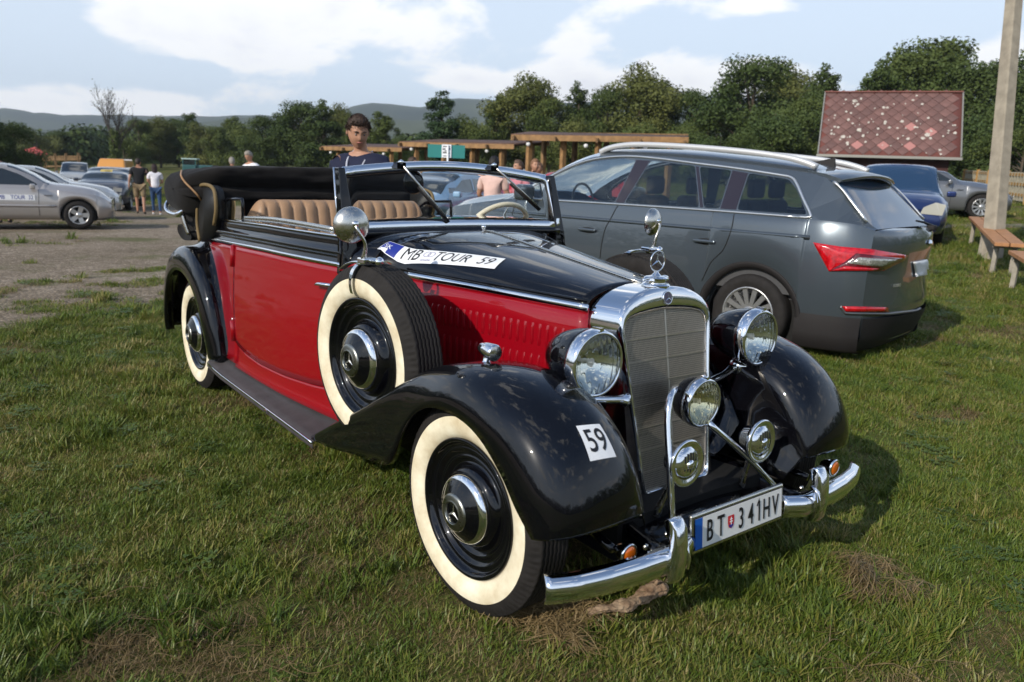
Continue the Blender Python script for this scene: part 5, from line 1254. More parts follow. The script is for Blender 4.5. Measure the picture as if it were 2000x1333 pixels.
for x in (-.8, 1.7):
    for s_ in (-1, 1): car_wheel(T_, x, s_*.72, .42, .22, s_, 6, .12)

# ------------------------------------------------------------------ wooden shelters, shed, sign, pole, benches, fences
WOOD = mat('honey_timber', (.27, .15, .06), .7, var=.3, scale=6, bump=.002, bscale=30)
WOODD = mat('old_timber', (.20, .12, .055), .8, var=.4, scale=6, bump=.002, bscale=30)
RTOP = mat('shelter_felt', (.10, .055, .04), .85, var=.3, scale=4)
def shelter(label, u0, u1, vtop0, vtop1, depth0, depth1, posts, deep=3.0, edge=WOOD):
    a = at(u0, vtop0, depth0); b = at(u1, vtop1, depth1); d = b-a; d[2] = 0; L_ = np.linalg.norm(d); d /= L_; back = np.array([-d[1], d[0], 0])
    if back@AX[2] < 0: back = -back
    t = thing('picnic_shelter', label, 'shelter', (a[0], a[1], gz(a[0], a[1])), 0, 'wooden shelters along the treeline'); o = np.array(t.location)
    a = a-o; b = b-o
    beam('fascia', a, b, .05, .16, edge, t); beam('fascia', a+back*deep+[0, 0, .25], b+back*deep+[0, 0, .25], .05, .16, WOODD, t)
    rf = grid('roof', [[a+d*L_*i/10+back*deep*j/4+np.array([0, 0, .10+.25*j/4]) for j in range(5)] for i in range(11)], RTOP, t, thick=.05)
    for i in range(int(L_/1.2)+1):
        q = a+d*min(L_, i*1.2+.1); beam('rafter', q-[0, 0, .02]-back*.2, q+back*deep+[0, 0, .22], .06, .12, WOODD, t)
    for i in range(posts):
        q = a+d*(L_*(i+.5)/posts)+back*.25
        for bk in (0, deep-.5):
            w_ = q+back*bk; wz = gz(w_[0]+o[0], w_[1]+o[1])-o[2]
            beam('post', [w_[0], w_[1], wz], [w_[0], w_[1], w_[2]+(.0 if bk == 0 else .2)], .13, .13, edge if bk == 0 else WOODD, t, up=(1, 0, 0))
        if i < posts-1:
            q2 = q+d*(L_/posts); z0 = gz(q[0]+o[0], q[1]+o[1])-o[2]
            m0 = q+d*.4; m1 = q2-d*.4
            tb = beam('table_top', [m0[0]+back[0], m0[1]+back[1], z0+.78], [m1[0]+back[0], m1[1]+back[1], z0+.78], .75, .05, WOOD, t)
            for e in (.55, 1.55):
                beam('bench_seat', [m0[0]+back[0]*e*0+back[0]*(.35 if e < 1 else 1.65), m0[1]+back[1]*(.35 if e < 1 else 1.65), z0+.45], [m1[0]+back[0]*(.35 if e < 1 else 1.65), m1[1]+back[1]*(.35 if e < 1 else 1.65), z0+.45], .28, .05, WOOD, t)
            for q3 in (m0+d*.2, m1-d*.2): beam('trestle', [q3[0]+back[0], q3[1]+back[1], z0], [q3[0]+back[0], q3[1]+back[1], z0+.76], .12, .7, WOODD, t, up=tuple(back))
    for i in range(3):
        q = a+d*(L_*(i+.3)/3)+back*.1; lathe('hanging_lamp', [(0, .06), (.05, .04), (.07, 0), (.05, -.05), (0, -.07)], WHITE, t, org=tuple(q-[0, 0, .16]), axis=(0, 0, 1), n=12)
    return t
shelter('low wooden shelter behind the man in the navy shirt', 628, 785, 290, 293, 33, 31, 3)
shelter('middle wooden shelter beside the teal board', 780, 1004, 282, 287, 28, 26, 4)
shelter('long dark-roofed wooden shelter behind the grey estate', 998, 1345, 269, 274, 22, 21, 5, edge=WOOD)
# teal board with a paper notice on a white pole
p = at(871, 296, 18.5); g = gz(p[0], p[1]); sg = thing('notice_board', 'teal board with a white notice on a white pole above the cabriolet screen', 'sign', (p[0], p[1], g), 0)
rgt = np.array([AX[0][0], AX[0][1], 0]); rgt /= np.linalg.norm(rgt); fw = np.array([-AX[2][0], -AX[2][1], 0]); fw /= np.linalg.norm(fw); hz = p[2]-g
def brd(name, du0, du1, z0, z1, dp, m, par):
    V = [rgt*x+np.array([0, 0, z])+fw*(dp+e) for e in (0, -.02) for x, z in ((du0, z0), (du1, z0), (du1, z1), (du0, z1))]
    return mesh(name, V, [(0, 1, 2, 3), (7, 6, 5, 4), (0, 4, 5, 1), (1, 5, 6, 2), (2, 6, 7, 3), (3, 7, 4, 0)], m, par, False)
bd = brd('board', -.44, .46, hz-.155, hz+.155, 0, mat('teal_board', (.025, .20, .18), .5), sg)
nt = brd('notice', -.10, .13, hz-.15, hz+.16, .03, WHITE, bd); GP = mat('notice_print', (.15, .15, .15), .6)
for i, (a, b, z0, z1) in enumerate(((-.07, .10, .10, .125), (-.08, -.01, .03, .07), (.03, .11, .04, .08), (-.07, .02, -.05, -.01), (.04, .10, -.06, -.03), (-.06, .09, -.12, -.10), (-.03, .05, .0, .02))): brd('notice_print', a, b, hz+z0, hz+z1, .034, GP, nt)
tube('pole', [rgt*.05+fw*.06, rgt*.05+fw*.06+np.array([0, 0, hz+.15])], .022, WHITE, sg, n=10)
# brown shed with a steep lozenge-tiled roof
pe0 = at(1597, 303, 31.2); pe1 = at(1877, 306, 29.4)
d = pe1-pe0; d[2] = 0; W_ = np.linalg.norm(d); d /= W_; bk = np.array([-d[1], d[0], 0]); bk = bk if bk@AX[2] > 0 else -bk
g = gz(pe0[0], pe0[1]); sh = thing('brown_shed', 'dark brown shed with a steep mottled red-brown tiled roof behind the blue car', 'shed', (pe0[0], pe0[1], g)); o = np.array([pe0[0], pe0[1], g])
ez = (pe0[2]+pe1[2])/2-g; rise = (303-180)/FPX*31.0+.05; run = 1.9
SHW = mat('red_brown_boards', (.045, .014, .012), .8, var=.3, scale=5)
wl = box('wall', (0, 0, 0), (W_-.75, 2.9, ez), SHW, sh); wl.location = tuple(d*W_/2+bk*(run)+np.array([0, 0, ez/2-.05])); wl.rotation_euler = (0, 0, math.atan2(d[1], d[0]))
for i in range(26):
    q = d*(.40+(W_-.8)*i/25)+bk*.43; 
    beam('wall_board', [q[0], q[1], 0], [q[0], q[1], ez-.05], .17 if i % 2 else .19, .03 if i % 2 else .02, SHW, sh, up=tuple(bk))
FELT = mat('roof_underlay', (.16, .055, .045), .85)
def rp(a, b, off=0.0):      # a along eave, b up the slope 0..1
    n_ = np.cross(d, bk*run+np.array([0, 0, rise])); n_ /= np.linalg.norm(n_); n_ = n_ if n_[2] > 0 else -n_
    return d*a+bk*run*b+np.array([0, 0, ez+rise*b])+n_*off
rf = grid('roof', [[rp(a, b) for b in np.linspace(0, 1, 5)] for a in np.linspace(0, W_, 9)], FELT, sh, thick=.04)
grid('roof_back', [[rp(a, 1)+bk*run*t-np.array([0, 0, rise*t]) for t in np.linspace(0, 1, 3)] for a in np.linspace(0, W_, 3)], FELT, sh, thick=.04)
mesh('gable', [d*.55+np.array([0, 0, ez]), d*.55+bk*run*2+np.array([0, 0, ez]), d*.55+bk*run+np.array([0, 0, ez+rise*.95])], [(0, 1, 2)], SHW, sh, False)
mesh('gable', [d*(W_-.55)+np.array([0, 0, ez]), d*(W_-.55)+bk*run*2+np.array([0, 0, ez]), d*(W_-.55)+bk*run+np.array([0, 0, ez+rise*.95])], [(0, 1, 2)], SHW, sh, False)
ZINC = mat('zinc_gutter', (.30, .29, .26), .5, .5)
beam('gutter', rp(-.05, -.02), rp(W_+.05, -.02), .12, .10, ZINC, rf); beam('verge', rp(0, 0, .03), rp(0, 1, .03), .05, .06, ZINC, rf); beam('verge', rp(W_, 0, .03), rp(W_, 1, .03), .05, .06, ZINC, rf)
beam('ridge', rp(0, 1, .03), rp(W_, 1, .03), .16, .05, mat('ridge_red', (.20, .075, .06), .8), rf)
TL = [mat('shingle_a', (.150, .078, .068), .8, var=.15, scale=3), mat('shingle_b', (.172, .090, .078), .8, var=.15, scale=3), mat('shingle_c', (.130, .070, .062), .8, var=.15, scale=3)]
PINK = mat('bare_pink_shingle', (.40, .18, .16), .8); LICH = mat('lichen_spot', (.48, .44, .38), .9, var=.2, scale=20)
slope = math.hypot(run, rise); tw, th_ = .48, .48/slope
smesh = []
for m_ in TL+[PINK]:
    nn_ = np.cross(d, bk*run+np.array([0, 0, rise])); nn_ /= np.linalg.norm(nn_); nn_ = nn_ if nn_[2] > 0 else -nn_
    up_ = (bk*run+np.array([0, 0, rise]))/slope; hw_ = tw*.49
    V = [up_*-hw_+nn_*.030, d*hw_+nn_*.016, up_*hw_+nn_*.006, -d*hw_+nn_*.016]; V = V+[v-nn_*.012 for v in V]
    me = bpy.data.meshes.new('shingle'); me.from_pydata([tuple(v) for v in V], [], [(0, 1, 2, 3), (7, 6, 5, 4), (0, 4, 5, 1), (1, 5, 6, 2), (2, 6, 7, 3), (3, 7, 4, 0)]); me.materials.append(m_); smesh.append(me)
r2 = random.Random(11); row = 0; b = th_*.5
while b < 1-.02:
    a = tw*(.5 if row % 2 == 0 else 1.0)
    while a < W_-tw*.3:
        pk = r2.random() < (.07 if (b < .2 or a < .8 or a > W_-.7) else .01)
        o_ = bpy.data.objects.new('shingle', smesh[3] if pk else smesh[r2.randrange(3)]); COL.objects.link(o_); o_.parent = rf; o_.location = tuple(rp(a, b, .006)); a += tw
    b += th_*.5; row += 1
sp = []
for i in range(90):
    a, b_ = r2.uniform(.1, W_-.1), r2.betavariate(1.3, 1.6)*.96+.02; rr_ = r2.uniform(.022, .07)*(1.4 if r2.random() < .2 else 1); c = rp(a, b_, .040); n6 = 7
    V = [c]+[c+d*rr_*r2.uniform(.7, 1.2)*math.cos(t)+up_*rr_*r2.uniform(.7, 1.3)*math.sin(t) for t in np.linspace(0, 2*math.pi, n6, endpoint=False)]
    sp.append((V, [(0, 1+j, 1+(j+1) % n6) for j in range(n6)]))
joined('lichen', sp, LICH, rf, kind='stuff')
# concrete pole
CONC = mat('weathered_concrete', (.30, .26, .20), .85, var=.22, scale=5, bump=.004, bscale=25)
pb = at(1947, 452, 13.4); pt = at(1986, 0, 13.4); g = gz(pb[0], pb[1]); dirp = (pt-pb); dirp /= np.linalg.norm(dirp)
base = np.array([pb[0], pb[1], g-.1]); po = thing('concrete_pole', 'tall weathered concrete pole leaning at the right edge behind the benches', 'pole', base)
hh = 8.5; lean = dirp/dirp[2]
rows = []
for t in np.linspace(0, 1, 12):
    c = lean*hh*t; w1, w2 = .148-.06*t, .125-.05*t; ca = math.atan2(rgt[1], rgt[0])+.35
    rows.append([c+np.array([math.cos(ca)*x*w1-math.sin(ca)*y*w2, math.sin(ca)*x*w1+math.cos(ca)*y*w2, 0]) for x, y in ((-1, -.8), (-.8, -1), (.8, -1), (1, -.8), (1, .8), (.8, 1), (-.8, 1), (-1, .8))])
sharp(grid('pole_shaft', rows, CONC, po, cv=True), 30)
# benches
BENCH = mat('orange_brown_plank', (.40, .19, .08), .65, var=.2, scale=8, bump=.001, bscale=60); BLEG = mat('bench_leg_concrete', (.30, .27, .22), .85, var=.2, scale=10)
def bench(label, A, B, w, legs, n):
    A, B = np.array(A), np.array(B); dd = B-A; L_ = np.linalg.norm(dd[:2]); t_ = dd/L_; sd = np.array([-t_[1], t_[0], 0]); sd /= np.linalg.norm(sd)
    b = thing('meadow_bench', label, 'bench', (A[0], A[1], gz(A[0], A[1])), 0, 'low benches on the meadow'); o = np.array(b.location)
    for s_ in (-1, 1): beam('seat_plank', A-o+sd*s_*w*.26, B-o+sd*s_*w*.26, w*.48, .055, BENCH, b, bev=.006)
    for f in legs:
        q = A+dd*f-o; z0 = gz(q[0]+o[0], q[1]+o[1])-o[2]-.05
        for s_ in (-1, 1): beam('leg', [q[0]+sd[0]*s_*w*.32, q[1]+sd[1]*s_*w*.32, z0], [q[0]+sd[0]*s_*w*.30, q[1]+sd[1]*s_*w*.30, q[2]-.02], .055, .06, BLEG, b, up=(1, 0, 0))
        beam('crossbar', q+sd*w*.45-[0, 0, .06], q-sd*w*.45-[0, 0, .06], .08, .06, BLEG, b)
    return b
b0 = on_ground(1906, 15.8)+[0, 0, .47]; b1 = on_ground(1962, 11.6)+[0, 0, .47]
bench('low bench with orange-brown planks ending in front of the concrete pole', b0, b1, .40, (.10, .5, .92), 3)
b2 = on_ground(1990, 10.9)+[0, 0, .45]; b3 = on_ground(2120, 7.8)+[0, 0, .45]
bench('second low plank bench cut off by the right edge of the picture', b2, b3, .40, (.08, .6), 3)
# picket fence on the right, wooden rack on the left
def picket(label, P, h, gap_, m, m2, group=None):
    t = thing('picket_fence', label, 'fence', P[0], 0, group); o = np.array(P[0])
    for a, b in zip(P[:-1], P[1:]):
        a, b = np.array(a)-o, np.array(b)-o; L_ = np.linalg.norm(b-a); n_ = max(2, int(L_/gap_))
        for z in (.30, h*.62, h-.08): beam('rail', a+[0, 0, z], b+[0, 0, z], .04, .10, m, t)
        for i in range(n_+1):
            q = a+(b-a)*i/n_; beam('picket', q+[0, 0, .1], q+[0, 0, h], .09, .025, m2, t, up=tuple(AX[2]))
        for i in range(int(L_/2.5)+1):
            q = a+(b-a)*min(1, i*2.5/L_); beam('post', q, q+[0, 0, h+.05], .12, .12, m, t, up=(1, 0, 0))
    return t
FP = [on_ground(1878, 34), on_ground(1925, 30), on_ground(2010, 25)]
picket('orange-brown picket fence at the right edge below the dark trees', FP, 1.05, .32, mat('fence_orange', (.36, .20, .06), .7, var=.2), mat('fence_grey', (.30, .27, .20), .7, var=.2))
rk = on_ground(62, 60); rt = thing('timber_frame', 'weathered timber frame standing before the trees on the far left', 'fence', rk); o = rk
for u_ in (92, 112, 133, 157):
    q = on_ground(u_, 60)-o; beam('post', q, q+[0, 0, 1.9+(u_ % 3)*.25], .16, .16, WOODD, rt, up=(1, 0, 0))
qa, qb = on_ground(88, 60)-o, on_ground(160, 60)-o
for z in (.7, 1.15, 1.65): beam('rail', qa+[0, 0, z], qb+[0, 0, z], .10, .12, WOODD, rt)
for i in range(22):
    q = qa+(qb-qa)*i/21; beam('slat', q+[0, 0, 1.55], q+[0, 0, 1.95], .10, .04, WOODD, rt, up=tuple(AX[2]))
q = at(62, 294, 75); rr_ = thing('red_roofed_hut', 'tiny red roof showing between the far left trees', 'hut', (q[0], q[1], gz(q[0], q[1]))); hh = q[2]-gz(q[0], q[1])
mesh('roof', [(-1, -.6, hh), (1, .3, hh-.4), (1.2, 1.2, hh-.3), (-.8, .4, hh+.35), (-1, -.6, hh-.05), (1, .3, hh-.45), (1.2, 1.2, hh-.35), (-.8, .4, hh+.3)], [(0, 1, 2, 3), (7, 6, 5, 4), (0, 4, 5, 1), (1, 5, 6, 2), (2, 6, 7, 3), (3, 7, 4, 0)], mat('red_tin', (.40, .07, .06), .6), rr_, False)
box('wall', (0, .3, hh/2-.2), (1.4, 1, hh-.3), SHW, rr_)

# ------------------------------------------------------------------ trees
LEAFM = []
for i, (c1, c2) in enumerate((((.028, .052, .012), (.080, .105, .026)), ((.040, .066, .014), (.110, .130, .032)), ((.055, .072, .016), (.140, .145, .038)), ((.020, .045, .015), (.058, .088, .030)))):
    m = mat('leaves_%s' % ('dark', 'green', 'olive', 'deep')[i], c1, .65, col2=c2, scale=1.1, spec=.25); m.node_tree.nodes['Principled BSDF'].inputs['Subsurface Weight'].default_value = 0
    LEAFM.append(m)
BARK = mat('bark', (.09, .07, .05), .9, var=.4, scale=6)
def crown_mesh(name, seed, kind, nl, m, leaf=.26):
    """leaf clumps through the volume of a lobed crown of height 1, radius ~.35 (base at z=.12)"""
    g_ = np.random.default_rng(seed); lobes = []
    if kind == 'round':
        for i in range(40):
            a = g_.uniform(0, 2*np.pi); z = g_.uniform(.14, .92); rmax = .34*math.sin(min(1, (z-.05)/.9)*math.pi)**.6; r_ = rmax*g_.uniform(.35, 1.0); lobes.append((r_*math.cos(a), r_*math.sin(a), z, g_.uniform(.07, .16)))
    elif kind == 'tall':
        for i in range(56):
            a = g_.uniform(0, 2*np.pi); z = g_.uniform(.08, .95); rmax = .24*(1-((z-.40)/.62)**2)**.5 if abs((z-.40)/.62) < 1 else .02; r_ = rmax*g_.uniform(.1, .85); lobes.append((r_*math.cos(a), r_*math.sin(a), z, g_.uniform(.06, .12)*(1.1-z*.5)))
    elif kind == 'cone':
        for i in range(70):
            a = g_.uniform(0, 2*np.pi); z = g_.uniform(.06, .96)**1.1; rmax = .30*(1-z)**.75+.02; r_ = rmax*g_.uniform(.15, .95); lobes.append((r_*math.cos(a), r_*math.sin(a), z, .035+.065*(1-z)))
    elif kind == 'bush':
        for i in range(22):
            a = g_.uniform(0, 2*np.pi); z = g_.uniform(.12, .85); rmax = .55*(1-(z*.9)**2)**.5; r_ = rmax*g_.uniform(.2, 1.0); lobes.append((r_*math.cos(a), r_*math.sin(a), z, g_.uniform(.10, .22)))
    L_ = np.array(lobes); w = L_[:, 3]**2; idx = g_.choice(len(L_), nl, p=w/w.sum()); v = g_.normal(size=(nl, 3)); v /= np.linalg.norm(v, axis=1, keepdims=True)
    rad = L_[idx, 3]*(g_.uniform(.45, 1.12, nl)); C_ = L_[idx, :3]+v*rad[:, None]*[1, 1, .85]
    nrm_ = v+g_.normal(size=(nl, 3))*.55; nrm_ /= np.linalg.norm(nrm_, axis=1, keepdims=True)
    t_ = np.cross(nrm_, g_.normal(size=(nl, 3))); t_ /= np.linalg.norm(t_, axis=1, keepdims=True); b_ = np.cross(nrm_, t_); s = g_.uniform(.45, 1.15, nl)*leaf*.05
    ang = [(-1, -.15), (0, -.7), (1, .1), (.1, .75)]
    V = np.stack([C_+t_*(s*a)[:, None]+b_*(s*b)[:, None] for a, b in ang], 1).reshape(-1, 3)
    me = bpy.data.meshes.new(name); me.vertices.add(nl*4); me.vertices.foreach_set('co', V.ravel()); me.loops.add(nl*4); me.loops.foreach_set('vertex_index', np.arange(nl*4)); me.polygons.add(nl)
    me.polygons.foreach_set('loop_start', np.arange(nl)*4); me.update(calc_edges=True); me.materials.append(m); return me, L_
def trunk_mesh(seed, L_, kind):
    g_ = random.Random(seed); pcs = []
    def limb(a, b, r0, r1):
        a, b = np.array(a), np.array(b); T = (b-a)/np.linalg.norm(b-a); s = np.cross(T, [0.3, .9, .1]); s /= np.linalg.norm(s); u = np.cross(s, T); n = 6
        V = [a+(s*math.cos(t)+u*math.sin(t))*r0 for t in np.linspace(0, 2*math.pi, n, endpoint=False)]+[b+(s*math.cos(t)+u*math.sin(t))*r1 for t in np.linspace(0, 2*math.pi, n, endpoint=False)]
        pcs.append((V, [(i, (i+1) % n, n+(i+1) % n, n+i) for i in range(n)]))
    ax = [(0, 0, -.02), (.01*g_.uniform(-1, 1), .01, .25), (.02*g_.uniform(-1, 1), .02*g_.uniform(-1, 1), .55), (0, 0, .85)]; rr_ = [.022, .017, .011, .003]
    for i in range(3): limb(ax[i], ax[i+1], rr_[i], rr_[i+1])
    for l in L_[:12]:
        z = max(.12, l[2]*.6); limb((0, 0, z), (l[0]*.9, l[1]*.9, l[2]), .007, .002)
    V = []; F = []
    for v, f in pcs:
        b = len(V); V += [tuple(q) for q in v]; F += [tuple(i+b for i in ff_) for ff_ in f]
    me = bpy.data.meshes.new('trunk'); me.from_pydata(V, [], F); me.materials.append(BARK); return me
TREES = []
for i, (kd, mi, nl) in enumerate((('round', 1, 20000), ('round', 2, 20000), ('tall', 0, 18000), ('cone', 3, 20000), ('tall', 1, 14000), ('bush', 1, 15000), ('bush', 2, 15000), ('round', 0, 20000), ('cone', 0, 18000), ('bush', 0, 15000))):
    me, L_ = crown_mesh('crown', 40+i, kd, nl, LEAFM[mi], .25 if kd != 'bush' else .33); TREES.append((me, trunk_mesh(i, L_, kd), kd))
def tree(u, vtop, depth, kind, label, wide=1.0, group='trees along the far edge of the meadow', name='tree', vbase=None):
    p = on_ground(u, depth); top = at(u, vtop, depth); h = top[2]-p[2]
    cr_, tr_, kd = TREES[kind]
    t = thing(name, label, 'tree', p, r2.uniform(0, 6.28), group); t.scale = (h*wide, h*wide, h)
    for nm, me in (('crown', cr_), ('trunk', tr_)):
        o = bpy.data.objects.new(nm, me); COL.objects.link(o); o.parent = t
    return t
TL_ = [  # column, top row, depth, kind, width, label
 (-12, 190, 40, 2, .9, 'ragged dark tree cut by the left edge of the picture'), (38, 240, 42, 7, 1.0, 'dark tree with reaching branches near the left edge'), (-40, 215, 45, 0, 1.2, 'broad tree mostly outside the left edge'),
 (75, 250, 95, 6, 1.2, 'low olive tree behind the timber frame'), (120, 255, 98, 7, 1.2, 'dull green tree right of the timber frame'), (160, 262, 100, 0, 1.1, 'small tree between the frame and the bare tree'),
 (245, 262, 72, 5, 1.1, 'bush at the foot of the bare tree'), (275, 232, 80, 0, 1.1, 'round tree right of the bare tree'), (315, 228, 82, 1, 1.15, 'round olive tree in the left group'), (350, 232, 84, 7, 1.1, 'darker round tree in the left group'), (378, 222, 80, 2, 1.1, 'pointed dark tree in the left group'),
 (405, 240, 76, 6, 1.0, 'olive bush above the farm truck'), (430, 246, 74, 0, 1.1, 'round tree above the farm truck'), (452, 226, 84, 4, 1.2, 'slim tree left of the man in the white shirt'), (480, 238, 72, 5, 1.0, 'bush behind the man in the white shirt'),
 (520, 228, 66, 7, 1.2, 'dark round tree behind the folded hood'), (555, 222, 66, 2, 1.3, 'dark upright tree above the folded hood'), (590, 200, 64, 7, 1.25, 'tall dark tree left of the navy-shirted man'), (632, 192, 62, 8, 1.5, 'tallest dark tree left of the navy-shirted man'), (665, 205, 66, 1, 1.1, 'olive tree just left of the navy-shirted man'), (700, 232, 58, 5, .9, 'bush behind the navy-shirted man'),
 (752, 218, 58, 4, 1.2, 'slim tree right of the navy-shirted man'), (800, 262, 50, 9, .8, 'low bush left of the fir-like tree'), (862, 172, 56, 3, 1.35, 'fir-like dark green tree above the teal board'), (915, 225, 56, 5, .8, 'bush right of the fir-like tree'), (968, 182, 60, 4, 1.0, 'slim light tree above the middle shelter'),
 (1025, 148, 60, 1, 1.15, 'round light-topped tree above the middle shelter'), (1070, 190, 58, 0, 1.0, 'mid green tree left of the pointed one'), (1122, 156, 62, 8, 1.1, 'pointed dark tree above the long shelter'), (1180, 175, 60, 7, .9, 'dark tree left of the broad olive one'), (1240, 132, 60, 1, 1.2, 'broad olive tree above the long shelter'), (1285, 165, 62, 2, 1.2, 'dark upright tree right of the broad olive one'), (1345, 178, 58, 7, .9, 'round dark tree above the nose of the grey estate'),
 (1130, 235, 46, 6, 1.0, 'olive bush in front of the pointed tree'), (1230, 240, 44, 5, 1.2, 'green bush behind the long shelter'), (1330, 240, 44, 5, 1.0, 'dark bush right of the long shelter'), (1400, 250, 42, 9, 1.1, 'dark bush above the grey estate'), (1418, 176, 60, 8, 1.0, 'slim pointed tree left of the tall dense one'), (1375, 214, 56, 0, 1.1, 'round tree between the shelter and the tall dense tree'), (1150, 200, 64, 0, 1.1, 'round tree filling the gap beside the pointed one'),
 (1455, 118, 52, 7, 1.25, 'tall dense tree above the grey estate'), (1515, 128, 58, 1, 1.1, 'thin-topped tree right of the tall dense one'), (1500, 200, 45, 9, 1.2, 'dense bush left of the shed'), (1592, 122, 54, 8, 1.2, 'pointed dark tree left of the shed roof'), (1560, 190, 46, 0, 1.0, 'mid green tree at the left corner of the shed'), (1640, 160, 50, 9, .9, 'low dark tree behind the shed ridge'),
 (1690, 115, 50, 8, 1.1, 'feathery pointed tree above the shed roof'), (1745, 100, 52, 0, 1.1, 'tree beside the tallest one above the shed'), (1800, 78, 54, 0, 1.25, 'tallest round tree above the shed roof'), (1850, 110, 56, 4, 1.1, 'slim tree right of the tallest one'), (1905, 122, 50, 7, 1.2, 'dark tree left of the concrete pole'),
 (1960, 150, 48, 7, 1.3, 'dark tree behind the concrete pole'), (2010, 110, 50, 2, 1.4, 'dark tree at the right edge of the picture'), (1920, 235, 40, 9, 1.3, 'dark bush over the picket fence'), (1985, 230, 38, 5, 1.1, 'green bush at the right end of the picket fence'), (2060, 90, 52, 0, 1.4, 'tree just beyond the right edge'), (1870, 200, 44, 9, 1.1, 'dark bush at the right corner of the shed')]
for u, v, dp, kd, wd_, lab in TL_: tree(u, v, dp, kd, lab, wd_)
# bare tree on the left
p = on_ground(228, 62); top = at(228, 162, 62); hB = top[2]-p[2]; bt = thing('bare_tree', 'almost leafless tree standing above the left trees', 'tree', p)
pcs = []; tips = []
def grow(a, d_, L_, r, lv, g_):
    b = a+d_*L_; T = d_; s = np.cross(T, [.3, .9, .1]); s /= np.linalg.norm(s); u = np.cross(s, T); n = 5 if lv > 2 else 6
    V = [a+(s*math.cos(t)+u*math.sin(t))*r for t in np.linspace(0, 2*math.pi, n, endpoint=False)]+[b+(s*math.cos(t)+u*math.sin(t))*r*.7 for t in np.linspace(0, 2*math.pi, n, endpoint=False)]
    pcs.append((V, [(i, (i+1) % n, n+(i+1) % n, n+i) for i in range(n)]))
    if lv >= 6: tips.append(b); return
    for k_ in range(3 if lv < 5 else 2):
        e = d_+np.array([g_.gauss(0, .42), g_.gauss(0, .42), g_.gauss(.08, .22)]); e /= np.linalg.norm(e); grow(a+(b-a)*(1 if k_ == 0 else g_.uniform(.5, 1)), e, L_*g_.uniform(.62, .85), r*.62, lv+1, g_)
grow(np.zeros(3), np.array([.02, 0, 1.0]), hB*.26, .17, 0, random.Random(5)); mz = max(float(np.asarray(v)[:, 2].max()) for v, f_ in pcs); kz = hB/mz
pcs = [(np.asarray(v)*[kz*.5, kz*.5, kz], f_) for v, f_ in pcs]; tips = [b*np.array([kz*.5, kz*.5, kz]) for b in tips]; joined('trunk', pcs, mat('dark_bark', (.04, .032, .026), .9), bt, smooth=True)
lp = []
for i, b in enumerate(tips):
    if i % 5 == 0:
        for k_ in range(3):
            c = b+np.array([r2.gauss(0, .12) for _ in range(3)]); e1 = np.array([r2.gauss(0, 1) for _ in range(3)]); e1 /= np.linalg.norm(e1); e2 = np.cross(e1, [.2, .5, .8]); lp.append(([c-e1*.09, c+e2*.06, c+e1*.09, c-e2*.06], [(0, 1, 2, 3)]))
joined('crown', lp, LEAFM[2], bt)
ivy, L_ = crown_mesh('foliage', 99, 'tall', 5000, LEAFM[1], .5); o = bpy.data.objects.new('foliage', ivy); COL.objects.link(o); o.parent = bt; o.scale = (hB*.34, hB*.34, hB*.52)
# young pale tree in front of the shed ridge
# low wood behind, one mass too far to tell apart
fw_ = []
g_ = np.random.default_rng(5); cs = []
for u in np.linspace(-250, 2250, 150):
    dp = g_.uniform(100, 135); pp = on_ground(u, dp); cs.append((pp[0], pp[1], pp[2], g_.uniform(3.6, 5.4)))
for aa in np.linspace(YAW+R(50), YAW+R(310), 90):
    rr_ = g_.uniform(48, 70); X_, Y_ = CAM[0]+rr_*math.cos(aa), CAM[1]+rr_*math.sin(aa); cs.append((X_, Y_, gz(X_, Y_), g_.uniform(5.0, 9.0)))
nl = 200000; idx = g_.integers(0, len(cs), nl); C0 = np.array(cs)[idx]; v = g_.normal(size=(nl, 3)); v /= np.linalg.norm(v, axis=1, keepdims=True); v[:, 2] = np.abs(v[:, 2])
P = C0[:, :3]+v*np.stack([C0[:, 3]*.6, C0[:, 3]*.6, C0[:, 3]], 1)*g_.uniform(.8, 1.05, (nl, 1)); t_ = np.cross(v, g_.normal(size=(nl, 3))); t_ /= np.linalg.norm(t_, axis=1, keepdims=True); b_ = np.cross(v+g_.normal(size=(nl, 3))*.4, t_); s = g_.uniform(.12, .38, nl)
V = np.stack([P+t_*(s*a)[:, None]+b_*(s*b)[:, None] for a, b in ((-1, -.2), (0, -.7), (1, .2), (0, .8))], 1).reshape(-1, 3)
me = bpy.data.meshes.new('far_wood'); me.vertices.add(nl*4); me.vertices.foreach_set('co', V.ravel()); me.loops.add(nl*4); me.loops.foreach_set('vertex_index', np.arange(nl*4)); me.polygons.add(nl); me.polygons.foreach_set('loop_start', np.arange(nl)*4); me.update(calc_edges=True); me.materials.append(LEAFM[0])
o = bpy.data.objects.new('far_wood', me); COL.objects.link(o); o['kind'] = 'stuff'; tag(o, 'distant band of woodland closing the meadow below the hills', 'woodland')
